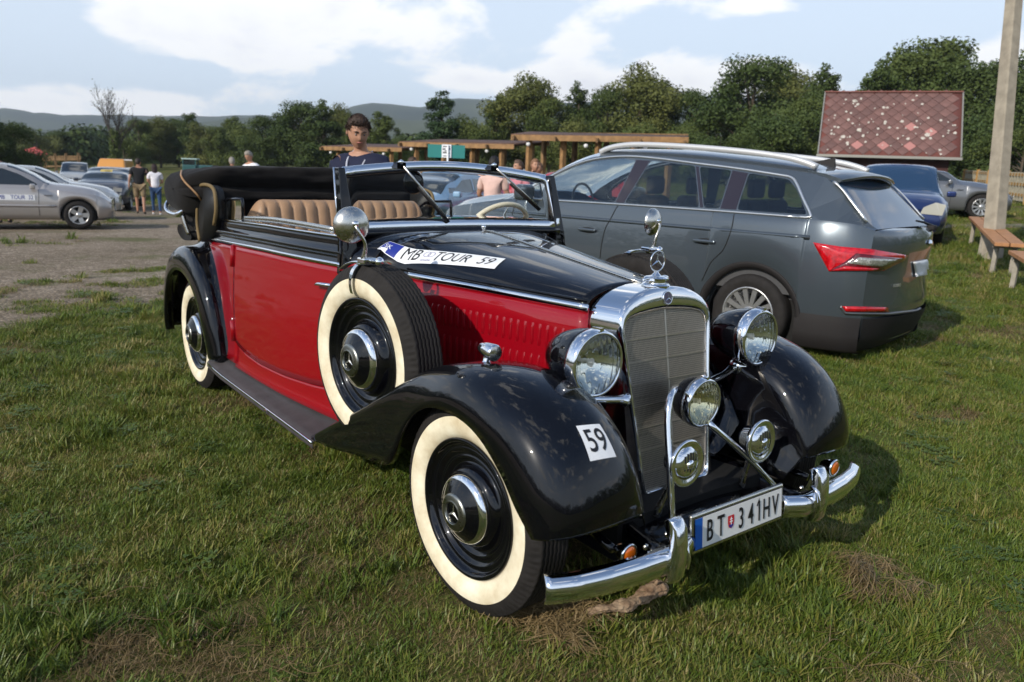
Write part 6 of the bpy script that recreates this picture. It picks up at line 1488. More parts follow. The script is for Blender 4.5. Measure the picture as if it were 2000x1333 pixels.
# ------------------------------------------------------------------ hills
HILL = mat('wooded_hills', (.020, .034, .020), .9, col2=(.075, .090, .040), scale=.006)
def hill(name, D, pts, seed, deep=500):
    us = np.linspace(-500, 2500, 160); g_ = np.random.default_rng(seed); nn_ = np.interp(us, np.linspace(-500, 2500, 60), g_.normal(size=60))*1.5
    tops = np.interp(us, [p[0] for p in pts], [p[1] for p in pts])+nn_; rows = []
    for u, v in zip(us, tops):
        a = at(u, v, D); rb = at(u, 330, D-deep); dr = (a-CAM)/D
        row = []
        for t in np.linspace(0, 1, 9):
            q = CAM+dr*(D-deep*(1-t)); z = 1.0+(a[2]-1.0)*math.sin(t*math.pi/2)**1.2; row.append((q[0], q[1], z+g_.normal()*1.2*t*(1-t)*4))
        row.append((row[-1][0]+dr[0]*300, row[-1][1]+dr[1]*300, -2)); rows.append(row)
    return grid(name, rows, HILL, None, kind='structure')
hill('hills', 1500, [(-500, 205), (-100, 208), (20, 214), (70, 222), (150, 228), (260, 228), (420, 229), (520, 226), (620, 232), (680, 214), (720, 203), (770, 206), (830, 210), (880, 196), (940, 196), (1050, 205), (1200, 200), (1330, 190), (1420, 195), (1600, 200), (2500, 200)], 3)
hill('near_hills', 900, [(-500, 262), (0, 250), (60, 246), (110, 262), (190, 254), (280, 245), (400, 240), (500, 232), (540, 240), (640, 250), (700, 228), (800, 238), (900, 240), (1100, 236), (1400, 230), (2500, 230)], 4, 300)
# ------------------------------------------------------------------ people
SKIN = mat('skin', (.42, .22, .14), .5, var=.08, scale=20)
def skin_mesh(name, J, E_, m, parent, root=0, sub=2, closed=True):
    """one continuous surface grown over joints {id: (pos, radius)} joined by E_"""
    ids = list(J); me = bpy.data.meshes.new(name); me.from_pydata([tuple(map(float, J[i][0])) for i in ids], [(ids.index(a), ids.index(b)) for a, b in E_], []); me.materials.append(m)
    o = bpy.data.objects.new(name, me); COL.objects.link(o); o.parent = parent
    sk = o.modifiers.new('skin', 'SKIN'); sv = me.skin_vertices[0].data if me.skin_vertices else None
    if sv is None:
        bm = bmesh.new(); bm.from_mesh(me); bm.verts.layers.skin.verify(); bm.to_mesh(me); bm.free(); sv = me.skin_vertices[0].data
    for k, i in enumerate(ids):
        r_ = J[i][1]; sv[k].radius = (r_, r_) if not hasattr(r_, '__len__') else tuple(r_); sv[k].use_root = (k == root)
    sk.use_smooth_shade = True; s = o.modifiers.new('sub', 'SUBSURF'); s.levels = sub; s.render_levels = sub
    return o
def head(parent, c, face, tilt=0.0, hair=(.035, .02, .014), skin=SKIN, beard=False, style='short', s=1.0, strands=False):
    """head with face, ears and hair; c = centre of the head, face = direction of the nose in the xy plane, tilt = looking down"""
    f = Vector((math.cos(face)*math.cos(tilt), math.sin(face)*math.cos(tilt), -math.sin(tilt))); r_ = Vector((math.sin(face), -math.cos(face), 0)); u = r_.cross(f); u.normalize()
    A = np.array([f[:], (-r_)[:], u[:]]).T; c = np.array(c, float)
    def P(x, y, z): return c+A@np.array([x, y, z])*s
    nu, nv = 40, 32; rows = []
    for i in range(nv+1):
        th = math.pi*i/nv; z = math.cos(th)*.118; rr_ = math.sin(th); row = []
        for j in range(nu):
            ph = 2*math.pi*j/nu; cx, cy = math.cos(ph), math.sin(ph); x = rr_*.096*cx-.004; y = rr_*.075*cy
            if z < -.02: x += .010*max(0, cx)*(-z/.118); k_ = 1-.22*min(1, (-z-.02)/.09); y *= k_; x = x*(1-.10*min(1, (-z-.02)/.09)) if cx < 0 else x
            fr_ = max(0, cx)
            g = lambda y0, z0, sy, sz: math.exp(-((y-y0)/sy)**2-((z-z0)/sz)**2)*(1 if cx > 0 else 0)
            x += .020*g(0, -.022, .009, .012)+.012*g(0, .0, .007, .020)+.005*g(0, -.058, .022, .009)+.006*g(0, -.098, .020, .012)-.009*(g(.030, .008, .014, .010)+g(-.030, .008, .014, .010))+.006*(g(.028, .026, .022, .007)+g(-.028, .026, .022, .007))+.003*(g(.04, -.03, .015, .02)+g(-.04, -.03, .015, .02))-.003*g(0, -.050, .020, .003)
            row.append(P(x, y, z))
        rows.append(row)
    h = grid('head', np.array(rows), skin, parent, cv=True, flip=True)
    EYE = mat('eye', (.22, .18, .16), .3, coat=1); HR = mat('hair_%.3f' % hair[0], hair, .6, var=.35, scale=60, bump=.004, bscale=140); LIP = mat('lips', (.34, .12, .10), .5)
    for sy in (-1, 1):
        lathe('eye', [(0, .0085), (.006, .006), (.0085, 0), (.006, -.006), (0, -.0085)], EYE, h, org=tuple(P(.0775, sy*.030, .006)), axis=f, n=12)
        lathe('pupil', [(.0045, 0), (0, .001)], INK, h, org=tuple(P(.0862, sy*.030, .004)), axis=f, n=10)
        tube('eyebrow', [P(.092, sy*.014, .026), P(.094, sy*.030, .031), P(.082, sy*.047, .026)], [.0035, .0045, .002], HR, h, n=6, spline=6)
        E_ = [P(-.004+.016*math.cos(t), sy*(.076+.012*(.5+.5*math.cos(t+2.4))), .0+.030*math.sin(t)) for t in np.linspace(0, 2*math.pi, 14, endpoint=False)]
        mesh('ear', E_+[P(-.004, sy*.078, 0), P(-.004, sy*.070, 0)], [(i, (i+1) % 14, 14) for i in range(14)]+[((i+1) % 14, i, 15) for i in range(14)], skin, h)
    tube('mouth', [P(.084, -.022, -.052), P(.096, -.008, -.049), P(.097, .008, -.049), P(.084, .022, -.052)], [.002, .004, .004, .002], LIP, h, n=6, spline=8)
    # hair: a lifted cap cut along a hairline
    rows = []; g_ = random.Random(int(1000*abs(c[0])+7))
    for i in range(19):
        t = i/18; row = []
        for j in range(nu):
            ph = 2*math.pi*j/nu; cx, cy = math.cos(ph), math.sin(ph)
            low = {'short': (.058 if cx > .55 else (.020 if cx > .05 else (-.055 if cx < -.35 else -.015))), 'long': (.045 if cx > .5 else -.06), 'bald': (.09 if cx > -.2 else -.03)}[style]
            low = (1-t*0)*low; th1 = math.acos(max(-1, min(1, low/.118))); th = th1*t; z = math.cos(th)*(.118+.014); rr_ = math.sin(th)
            lift = (.014 if style != 'bald' else .006)*(1-t**6*.9)+(.016*max(0, cx)*(1-t)*1.4 if style == 'short' else 0)
            x = rr_*(.096+lift)*cx-.006; y = rr_*(.075+lift)*cy; z += .010*max(0, cx)*(1-abs(t-.5)*2) if style == 'short' else 0
            n_ = g_.uniform(-.003, .003)+.0035*math.sin(ph*17+t*5)
            row.append(P(x*(1+n_*8), y*(1+n_*8), z+n_))
        rows.append(row)
    grid('hair', np.array(rows), HR, h, cv=True, flip=True)
    if style == 'short' and strands:
        V = []; F = []
        for i in range(900):
            ph = g_.uniform(0, 6.283); th = math.acos(1-g_.uniform(0, .82)); cx, cy = math.cos(ph), math.sin(ph)
            if cx > .55 and math.cos(th) < .40: continue
            b0 = np.array([math.sin(th)*.104*cx-.004, math.sin(th)*.084*cy, math.cos(th)*.126]); dn = np.array([cx*math.sin(th)*.6+.5, cy*math.sin(th)*.8, math.cos(th)+.25])+np.array([g_.gauss(0, .35) for _ in range(3)]); dn /= np.linalg.norm(dn)
            L_ = g_.uniform(.014, .030); sx = np.cross(dn, [g_.gauss(0, 1), g_.gauss(0, 1), .3]); sx /= np.linalg.norm(sx); k = len(V); bend = np.array([.006, 0, -.004])
            V += [P(*(b0-sx*.0022)), P(*(b0+sx*.0022)), P(*(b0+dn*L_*.6+sx*.0014)), P(*(b0+dn*L_+bend))]; F.append((k, k+1, k+2, k+3))
        mesh('hair_strands', V, F, HR, h, False, kind='stuff')
    if style == 'long':
        rows = []
        for i in range(14):
            t = i/13; w_ = .075*(1-.25*t)*(1 if t < .8 else 1-(t-.8)*2.5)
            rows.append([P(-.075-.030*math.sin(a)-.02*t, -w_*math.cos(a)*1.0, .06-.52*t) for a in np.linspace(0, math.pi, 11)])
        grid('ponytail', np.array(rows), HR, h, thick=.02)
    return h
def person(label, pos, face, H=1.76, shirt=(.02, .02, .03), legs='trousers', legc=(.03, .05, .12), shoes=(.02, .02, .02), arm=None, head_turn=0.0, tilt=0.0, hair=(.03, .02, .014), style='short', stride=.0, lean=0.0, sleeves='short', group='visitors walking about the meet', lanyard=False, female=False, skin=SKIN):
    r = thing('person', label, 'person', pos, face, group, sc=H/1.76)
    SH = mat('shirt_%.3f_%.3f_%.3f' % shirt, shirt, .85, var=.12, scale=9, bump=.004, bscale=14); LG = mat('legs_%.3f_%.3f' % legc[:2], legc, .85, var=.15, scale=10, bump=.003, bscale=20); SO = mat('shoes_%.2f' % shoes[0], shoes, .6)
    sw = .165 if female else .195; hw = .10
    lf, rf_ = stride, -stride
    lx = lean
    J = {'pel': ((0, 0, .95), (.12, .15)), 'wai': ((lx*.3, 0, 1.10), (.10, .13)), 'che': ((lx*.7, 0, 1.30), (.115, .155)), 'sho': ((lx, 0, 1.43), (.085, .12)), 'nk': ((lx+.005, 0, 1.50), .052), 'nk2': ((lx+.03, 0, 1.57), .05), 'hd': ((lx+.04, 0, 1.64), .062)}
    arm = arm or {}
    Ed = [('pel', 'wai'), ('wai', 'che'), ('che', 'sho'), ('sho', 'nk'), ('nk', 'nk2'), ('nk2', 'hd')]
    for s_, n in ((1, 'l'), (-1, 'r')):
        el, ha = arm.get(n, ((-.04, s_*(sw+.06), 1.13), (.06, s_*(sw+.07), .88)))
        J['s'+n] = ((lx, s_*sw, 1.41), .058); J['e'+n] = (el, .040); J['w'+n] = (ha, .027)
        hv = np.array(ha)-np.array(el); hv /= np.linalg.norm(hv); J['p'+n] = (tuple(np.array(ha)+hv*.07), (.030, .018))
        Ed += [('sho', 's'+n), ('s'+n, 'e'+n), ('e'+n, 'w'+n), ('w'+n, 'p'+n)]
        st = lf if s_ > 0 else rf_
        J['h'+n] = ((0, s_*hw, .90), .085); J['k'+n] = ((st*.45+.02, s_*(hw+.01), .50), .056); J['a'+n] = ((st*.9-.01, s_*(hw+.01), .09), .036); J['t'+n] = ((st*.9+.13, s_*(hw+.03), .035), .03)
        Ed += [('pel', 'h'+n), ('h'+n, 'k'+n), ('k'+n, 'a'+n), ('a'+n, 't'+n)]
    body = skin_mesh('body', J, Ed, skin, r)
    for s_, n in ((1, 'l'), (-1, 'r')):      # fingers, each its own short chain from the palm
        w = np.array(J['w'+n][0]); q = np.array(J['p'+n][0]); hv = (q-w)/np.linalg.norm(q-w)
        for k_ in range(4):
            off = np.array([(k_-1.5)*.017, 0, 0]); a = q+off-hv*.01; L_ = (.065, .078, .074, .058)[k_]
            tube('finger', [a, a+hv*L_*.5, a+hv*L_+np.array([0, -s_*.018, 0])], [.0085, .008, .006], skin, body, n=6, spline=5)
        tube('thumb', [w+hv*.03+np.array([.02, 0, 0]), w+hv*.06+np.array([.045, -s_*.008, 0]), w+hv*.09+np.array([.05, -s_*.02, 0])], [.010, .009, .007], skin, body, n=6, spline=5)
    # clothes: the same joints, a little wider, ended at sleeve and hem
    K_ = {'pel': ((0, 0, .90), (.145, .185)), 'wai': ((lx*.3, 0, 1.08), (.125, .165 if not female else .14)), 'che': ((lx*.7, 0, 1.29), (.135, .185 if not female else .155)), 'sho': ((lx, 0, 1.435), (.112, .150)), 'nk': ((lx+.004, 0, 1.505), (.070, .082))}
    Ek = [('pel', 'wai'), ('wai', 'che'), ('che', 'sho'), ('sho', 'nk')]
    for s_, n in ((1, 'l'), (-1, 'r')):
        sv = np.array(J['s'+n][0]); ev = np.array(J['e'+n][0]); K_['s'+n] = (tuple(sv+[0, 0, .008]), .080); Ek.append(('sho', 's'+n))
        if sleeves == 'short': K_['q'+n] = (tuple(sv+(ev-sv)*.72), .064); Ek.append(('s'+n, 'q'+n))
        elif sleeves == 'long': wv = np.array(J['w'+n][0]); K_['q'+n] = (tuple(ev), .056); K_['v'+n] = (tuple(ev+(wv-ev)*.9), .042); Ek += [('s'+n, 'q'+n), ('q'+n, 'v'+n)]
    skin_mesh('shirt', K_, Ek, SH, body)
    Lg = {'pel': ((0, 0, .96), (.125, .165)), }; El = []
    for s_, n in ((1, 'l'), (-1, 'r')):
        hv, kv, av = (np.array(J[q+n][0]) for q in 'hka'); Lg['h'+n] = (tuple(hv-[0, 0, .03]), .104); El.append(('pel', 'h'+n))
        if legs == 'shorts': Lg['k'+n] = (tuple(hv+(kv-hv)*.98), .085); El.append(('h'+n, 'k'+n))
        else: Lg['k'+n] = (tuple(kv), .070 if not female else .062); Lg['a'+n] = (tuple(av+[0, 0, .02]), .055 if not female else .042); El += [('h'+n, 'k'+n), ('k'+n, 'a'+n)]
        ft = np.array(J['a'+n][0]); tt = np.array(J['t'+n][0])
        skin_mesh('shoe', {0: ((ft[0]-.03, ft[1], .05), (.045, .04)), 1: ((ft[0]+.05, ft[1]+s_*.01, .045), (.04, .045)), 2: ((tt[0]+.03, tt[1], .035), (.030, .04))}, [(0, 1), (1, 2)], SO, body)
    skin_mesh(legs if legs == 'shorts' else 'trousers', Lg, El, LG, body)
    head(body, (lx+.055, 0, 1.640), head_turn, tilt, hair, skin, style=style, strands=lanyard)
    if lanyard:
        for s_ in (-1, 1): tube('lanyard', [(lx-.03, s_*.075, 1.51), (lx+.09, s_*.070, 1.44), (lx+.150, s_*.045, 1.33), (lx+.155, s_*.008, 1.20)], .006 if s_ > 0 else .0075, mat('lanyard_band', (.45, .46, .52), .6), body, n=6, spline=16)
        box('badge_card', (lx+.16, 0, 1.16), (.006, .06, .09), INK, body)
    return r
def at_ground(u, d): return on_ground(u, d)
P1 = on_ground(714, 6.15)
person('dark-haired man in a navy shirt with a lanyard looking down behind the folded hood', P1, YAW+R(180-14), 1.78, (.008, .011, .035), tilt=R(18), head_turn=R(14)+R(22), hair=(.045, .026, .018), lanyard=True, lean=.06)
person('man in black t-shirt and khaki shorts walking away on the gravel', on_ground(276, 25.4), YAW+R(20), 1.80, (.008, .008, .010), 'shorts', (.22, .16, .09), (.03, .02, .015), head_turn=R(-25), hair=(.03, .02, .014), stride=.16, arm={'l': ((-.10, .26, 1.15), (-.02, .30, .92)), 'r': ((-.02, -.27, 1.14), (.06, -.33, .90))})
person('woman with long dark hair in white top and blue jeans walking away', on_ground(307, 25.0), YAW+R(24), 1.63, (.72, .70, .74), 'trousers', (.025, .06, .14), (.6, .6, .6), hair=(.022, .010, .010), style='long', stride=.12, female=True, sleeves='short', arm={'l': ((.06, .24, 1.16), (.22, .12, 1.12)), 'r': ((.04, -.24, 1.14), (.20, -.12, 1.10))})
person('grey-haired person whose head shows above the folded hood', on_ground(458, 23), YAW+R(30), 1.84, (.20, .18, .16), hair=(.25, .23, .20), head_turn=0)
person('bending man in a white shirt with short grey hair beyond the folded hood', on_ground(503, 20.5), YAW+R(150), 1.95, (.75, .75, .78), hair=(.28, .25, .21), tilt=R(30), lean=.14, head_turn=R(10))
person('short-haired man standing between the shelters, seen over the screen', on_ground(800, 17.5), YAW+R(-110), 1.78, (.25, .14, .10), hair=(.05, .03, .02), head_turn=R(15))
person('dark-haired woman in a pale pink top seen from behind through the screen', on_ground(957, 11.8), YAW+R(-15), 1.66, (.70, .46, .40), 'trousers', (.02, .02, .02), hair=(.012, .010, .010), style='short', female=True, sleeves='short', arm={'l': ((.06, .25, 1.15), (.26, .20, 1.05)), 'r': ((.06, -.25, 1.15), (.26, -.20, 1.05))})
person('person in a red and white top seen at the right side of the screen', on_ground(1010, 13.5), YAW+R(120), 1.66, (.55, .20, .24), hair=(.10, .06, .04), head_turn=R(10))
person('visitor in dark blue near the red car, head above the screen frame', on_ground(1036, 15.0), YAW+R(200), 1.72, (.02, .03, .08), hair=(.20, .10, .05))
person('person in an orange-red top leaning by the red car', on_ground(1048, 15.6), YAW+R(160), 1.66, (.45, .12, .05), hair=(.15, .08, .05), lean=.05)
person('dark-jacketed person at the far left behind the silver saloon', on_ground(12, 19.0), YAW+R(60), 1.76, (.02, .02, .025), hair=(.05, .02, .015), lean=.12)
# ------------------------------------------------------------------ meadow ground, grass, gravel
def gravel_nodes(t):
    """0 on grass, 1 on the gravel yard: follows the yard's ragged edge in the meadow"""
    L = t.links.new; ge = N(t, 'ShaderNodeNewGeometry'); sp = N(t, 'ShaderNodeSeparateXYZ'); L(ge.outputs['Position'], sp.inputs[0]); x, y, z = sp.outputs
    n = N(t, 'ShaderNodeTexNoise', i_Scale=.55, i_Detail=6.0, i_Roughness=.62); L(ge.outputs['Position'], n.inputs['Vector'])
    f = M(t, 'ADD', M(t, 'MULTIPLY', M(t, 'ADD', x, 6.5), -.76), M(t, 'MULTIPLY', M(t, 'ADD', y, .1), -.65)); f = M(t, 'MINIMUM', f, M(t, 'ADD', M(t, 'MULTIPLY', x, .9), 31.0))
    f = M(t, 'MINIMUM', f, M(t, 'SUBTRACT', 9.0, M(t, 'ADD', y, M(t, 'MULTIPLY', x, .0))))
    f = M(t, 'ADD', f, M(t, 'MULTIPLY', M(t, 'SUBTRACT', n.outputs[0], .5), 4.5))
    mr = N(t, 'ShaderNodeMapRange', interpolation_type='SMOOTHSTEP'); L(f, mr.inputs[0]); mr.inputs[1].default_value = -.5; mr.inputs[2].default_value = .5
    return mr.outputs[0], ge, n
from mathutils import noise as mnoise
def gravel_f(x, y):
    f = -.76*(x+6.5)-.65*(y+.1); f = min(f, .9*x+31.0); f = min(f, 9.0-y); return f
gm = bpy.data.materials.new('meadow_ground'); gm.use_nodes = True; t = gm.node_tree; b = t.nodes['Principled BSDF']; L = t.links.new; b.inputs['Roughness'].default_value = .95; b.inputs['Specular IOR Level'].default_value = .1
g_, ge, nn = gravel_nodes(t)
n1 = N(t, 'ShaderNodeTexNoise', i_Scale=.9, i_Detail=7.0, i_Roughness=.65); n2 = N(t, 'ShaderNodeTexNoise', i_Scale=22.0, i_Detail=5.0, i_Roughness=.7); n3 = N(t, 'ShaderNodeTexNoise', i_Scale=7.0, i_Detail=8.0, i_Roughness=.75); vo = N(t, 'ShaderNodeTexVoronoi', i_Scale=26.0); n4 = N(t, 'ShaderNodeTexNoise', i_Scale=.28, i_Detail=4.0)
for q in (n1, n2, n3, vo, n4): L(ge.outputs['Position'], q.inputs['Vector'])
def ramp(t, fac, stops):
    r = N(t, 'ShaderNodeValToRGB'); t.links.new(fac, r.inputs[0]); el = r.color_ramp.elements
    while len(el) > 1: el.remove(el[-1])
    el[0].position, el[0].color = stops[0][0], (*stops[0][1], 1)
    for p_, c_ in stops[1:]:
        e = el.new(p_); e.color = (*c_, 1)
    return r.outputs[0]
soil = ramp(t, M(t, 'ADD', M(t, 'MULTIPLY', n1.outputs[0], .6), M(t, 'MULTIPLY', n2.outputs[0], .4)), [(.30, (.050, .062, .014)), (.46, (.080, .095, .022)), (.54, (.10, .092, .032)), (.62, (.12, .085, .045)), (.75, (.085, .055, .032))])
grv = ramp(t, M(t, 'ADD', M(t, 'MULTIPLY', n3.outputs[0], .6), M(t, 'MULTIPLY', n4.outputs[0], .4)), [(.36, (.15, .115, .080)), (.45, (.26, .205, .145)), (.53, (.35, .28, .205)), (.64, (.50, .42, .33))])
spk = N(t, 'ShaderNodeMapRange'); L(vo.outputs['Distance'], spk.inputs[0]); spk.inputs[1].default_value = .05; spk.inputs[2].default_value = .45; spk.inputs[3].default_value = 1.45; spk.inputs[4].default_value = .60
gv = N(t, 'ShaderNodeVectorMath', operation='SCALE'); L(grv, gv.inputs[0]); L(spk.outputs[0], gv.inputs['Scale'])
# thin weedy grass creeping over the gravel
gp = N(t, 'ShaderNodeMapRange', interpolation_type='SMOOTHSTEP'); n5 = N(t, 'ShaderNodeTexNoise', i_Scale=.42, i_Detail=7.0, i_Roughness=.7); L(ge.outputs['Position'], n5.inputs['Vector']); L(n5.outputs[0], gp.inputs[0]); gp.inputs[1].default_value = .50; gp.inputs[2].default_value = .66; gp.inputs[4].default_value = .8
wm = N(t, 'ShaderNodeMix', data_type='RGBA'); L(gp.outputs[0], wm.inputs[0]); L(gv.outputs[0], wm.inputs[6]); wm.inputs[7].default_value = (.10, .105, .040, 1)
mx = N(t, 'ShaderNodeMix', data_type='RGBA'); L(g_, mx.inputs[0]); L(soil, mx.inputs[6]); L(wm.outputs[2], mx.inputs[7]); L(mx.outputs[2], b.inputs['Base Color'])
bp = N(t, 'ShaderNodeBump', i_Strength=1.0, i_Distance=.02); L(M(t, 'ADD', M(t, 'MULTIPLY', n2.outputs[0], .6), M(t, 'MULTIPLY', vo.outputs['Distance'], .5)), bp.inputs['Height']); L(bp.outputs[0], b.inputs['Normal'])
def axis_pts():
    a = list(np.arange(-14, 14.01, .5)); q = 14.0; s = .5
    while q < 2600: s *= 1.16; q += s; a += [q, -q]
    return sorted(a)
ax_x = [v-4 for v in axis_pts()]; ax_y = axis_pts()
def bumpz(x, y):
    r_ = math.hypot(x, y); k_ = max(0, 1-r_/60); return .018*k_*mnoise.noise(Vector((x*.9, y*.9, 0)))+.010*k_*mnoise.noise(Vector((x*2.7, y*2.7, 3)))-.012
grid('ground', [[(x, y, gz(x, y)+bumpz(x, y)) for y in ax_y] for x in ax_x], gm, None, kind='structure', flip=False)
# narrow pale track behind the benches
tr = []
for u_ in np.linspace(1780, 2150, 14):
    a, b_ = on_ground(u_, 19.2), on_ground(u_, 18.2); tr.append([(a[0], a[1], a[2]+.008), ((a[0]+b_[0])/2, (a[1]+b_[1])/2, (a[2]+b_[2])/2+.012), (b_[0], b_[1], b_[2]+.008)])
grid('dirt_track', tr, mat('pale_track', (.20, .16, .12), .9, var=.25, scale=3), None, kind='structure')
# ---- grass: tufts of curved blades, scattered as one ground cover
def grass_mat(name, stops, dry=0.0):
    m = bpy.data.materials.new(name); m.use_nodes = True; t = m.node_tree; b = t.nodes['Principled BSDF']; L = t.links.new; b.inputs['Roughness'].default_value = .45; b.inputs['Specular IOR Level'].default_value = .35
    ge = N(t, 'ShaderNodeNewGeometry'); n1 = N(t, 'ShaderNodeTexNoise', i_Scale=1.3, i_Detail=5.0, i_Roughness=.6); L(ge.outputs['Position'], n1.inputs['Vector'])
    at_ = N(t, 'ShaderNodeAttribute', attribute_name='shade'); oi = N(t, 'ShaderNodeObjectInfo')
    f = M(t, 'ADD', M(t, 'MULTIPLY', n1.outputs[0], .60), M(t, 'ADD', M(t, 'MULTIPLY', at_.outputs['Fac'], .26), M(t, 'MULTIPLY', oi.outputs['Random'], .14)))
    c = ramp(t, f, stops); L(c, b.inputs['Base Color'])
    tr_ = N(t, 'ShaderNodeBsdfTranslucent'); L(c, tr_.inputs[0]); ms = N(t, 'ShaderNodeMixShader'); ms.inputs[0].default_value = .28; L(b.outputs[0], ms.inputs[1]); L(tr_.outputs[0], ms.inputs[2]); L(ms.outputs[0], t.nodes['Material Output'].inputs[0]); return m
GM1 = grass_mat('grass_green', [(.28, (.055, .094, .013)), (.42, (.098, .152, .019)), (.52, (.155, .196, .028)), (.60, (.22, .21, .046)), (.70, (.34, .27, .11))])
GM2 = grass_mat('grass_dry', [(.3, (.11, .075, .03)), (.5, (.22, .155, .07)), (.7, (.34, .25, .13))])
GM3 = grass_mat('clover_leaf', [(.3, (.06, .11, .018)), (.6, (.12, .17, .03))])
def tuft(seed, nb, rad, hmin, hmax, m, w=.0019, spread=.65):
    g_ = np.random.default_rng(seed); V = []; F = []; S = []
    for i in range(nb):
        a = g_.uniform(0, 6.283); r_ = rad*math.sqrt(g_.uniform(0, 1)); bx, by = r_*math.cos(a), r_*math.sin(a); h = g_.uniform(hmin, hmax)*(1-.3*r_/rad); d = g_.uniform(0, 6.283); le = g_.uniform(.15, 1.0)*spread*h*1.3; cu = g_.uniform(.3, 1.0)
        wa = d+1.57+g_.uniform(-.6, .6); ww_ = w*g_.uniform(.7, 1.3); k = len(V); sh = g_.uniform(0, 1)
        for t_, wf in ((0, 1), (.4, .95), (.75, .65)):
            x = bx+math.cos(d)*le*t_**(1+cu); y = by+math.sin(d)*le*t_**(1+cu); z = h*(t_-cu*.28*t_*t_*t_)-.012; dx, dy = math.cos(wa)*ww_*wf, math.sin(wa)*ww_*wf; V += [(x-dx, y-dy, z), (x+dx, y+dy, z)]
        V.append((bx+math.cos(d)*le, by+math.sin(d)*le, h*(1-cu*.28)-.012)); F += [(k, k+1, k+3, k+2), (k+2, k+3, k+5, k+4), (k+4, k+5, k+6)]; S += [sh]*7
    me = bpy.data.meshes.new('grass_tuft'); me.from_pydata(V, [], F); me.materials.append(m); at_ = me.attributes.new('shade', 'FLOAT', 'POINT'); at_.data.foreach_set('value', S); me.polygons.foreach_set('use_smooth', [True]*len(F)); return me
def clover(seed, m):
    g_ = np.random.default_rng(seed); V = []; F = []; S = []
    for i in range(26):
        a = g_.uniform(0, 6.283); r_ = .07*math.sqrt(g_.uniform(0, 1)); c = np.array([r_*math.cos(a), r_*math.sin(a), g_.uniform(.010, .03)]); q = g_.uniform(.007, .013); sh = g_.uniform(0, 1)
        for j in range(3):
            b_ = a+j*2.094; dd = np.array([math.cos(b_), math.sin(b_), .15]); ss = np.array([-math.sin(b_), math.cos(b_), 0]); k = len(V); V += [tuple(c), tuple(c+dd*q+ss*q*.6), tuple(c+dd*q*1.6), tuple(c+dd*q-ss*q*.6)]; F.append((k, k+1, k+2, k+3)); S += [sh]*4
    me = bpy.data.meshes.new('grass_tuft'); me.from_pydata(V, [], F); me.materials.append(m); at_ = me.attributes.new('shade', 'FLOAT', 'POINT'); at_.data.foreach_set('value', S); return me
tc_ = bpy.data.collections.new('tuft_kinds')
kinds = [tuft(1, 95, .08, .020, .050, GM1), tuft(2, 95, .085, .025, .060, GM1, .0017, .9), tuft(3, 85, .075, .015, .042, GM1, .0018, 1.1), tuft(4, 60, .05, .04, .095, GM1, .0022, .7), tuft(5, 55, .045, .05, .125, GM1, .0023, .8), tuft(6, 60, .085, .02, .050, GM2, .0012, 1.4), tuft(7, 40, .09, .012, .035, GM2, .0012, 2.2), clover(8, GM3)]
for i, me in enumerate(kinds):
    o = bpy.data.objects.new('tuft_%02d' % i, me); tc_.objects.link(o)
g_ = np.random.default_rng(21); PTS = []
fwd = math.atan2(AX[2][1], AX[2][0])
def scatter(r0, r1, dens, sc_, half):
    n = int(dens*half*(r1*r1-r0*r0)); r_ = np.sqrt(g_.uniform(r0*r0, r1*r1, n)); a = fwd+g_.uniform(-half, half, n); x = CAM[0]+r_*np.cos(a); y = CAM[1]+r_*np.sin(a)
    for X, Y in zip(x, y):
        p_ = mnoise.noise(Vector((X*.55, Y*.55, 1.7))); p2_ = mnoise.noise(Vector((X*2.1, Y*2.1, 8.1))); big = mnoise.noise(Vector((X*.55, Y*.55, 0)))
        f = gravel_f(X, Y)+big*2.6
        if f > .2 and not (f < 2.2 and p2_+.3*(1-f/2.2) > .22 and g_.random() < .8) and not (p_ > .18 and g_.random() < (p_-.1)*.8): continue
        bare = p_*.7+p2_*.75
        if -.15 < Y < .15 and False: pass
        if bare > .26 and g_.random() < .60: k = 6 if g_.random() < .6 else 5
        elif bare > .15 and g_.random() < .40: k = 5
        else:
            u_ = g_.random(); long_ = mnoise.noise(Vector((X*1.4+9, Y*1.4, 4)))
            if long_ > .22 and u_ < .45: k = 4 if u_ < .16 else 3
            elif u_ < .06: k = 5
            elif u_ < .075: k = 7
            else: k = int(g_.integers(0, 3)) if u_ < .93 else 3
        PTS.append((X, Y, gz(X, Y)+bumpz(X, Y), k, sc_*g_.uniform(.75, 1.25)))
scatter(.9, 4.2, 680, .95, R(60)); scatter(4.2, 7.5, 380, 1.10, R(52)); scatter(7.5, 13, 150, 1.5, R(48)); scatter(13, 26, 46, 2.1, R(44)); scatter(26, 52, 10, 2.8, R(42))
print('tufts', len(PTS))
PA = np.array(PTS); me = bpy.data.meshes.new('grass'); me.vertices.add(len(PA)); me.vertices.foreach_set('co', PA[:, :3].astype(np.float32).ravel())
at1 = me.attributes.new('kind_index', 'INT', 'POINT'); at1.data.foreach_set('value', PA[:, 3].astype(np.int32)); at2 = me.attributes.new('size', 'FLOAT', 'POINT'); at2.data.foreach_set('value', PA[:, 4].astype(np.float32)); at3 = me.attributes.new('spin', 'FLOAT_VECTOR', 'POINT'); at3.data.foreach_set('vector', np.stack([g_.uniform(-.15, .15, len(PA)), g_.uniform(-.15, .15, len(PA)), g_.uniform(0, 6.283, len(PA))], 1).astype(np.float32).ravel())
go = bpy.data.objects.new('grass', me); COL.objects.link(go); go['kind'] = 'stuff'; tag(go, 'short meadow grass with dry patches, clover and longer tufts', 'grass')
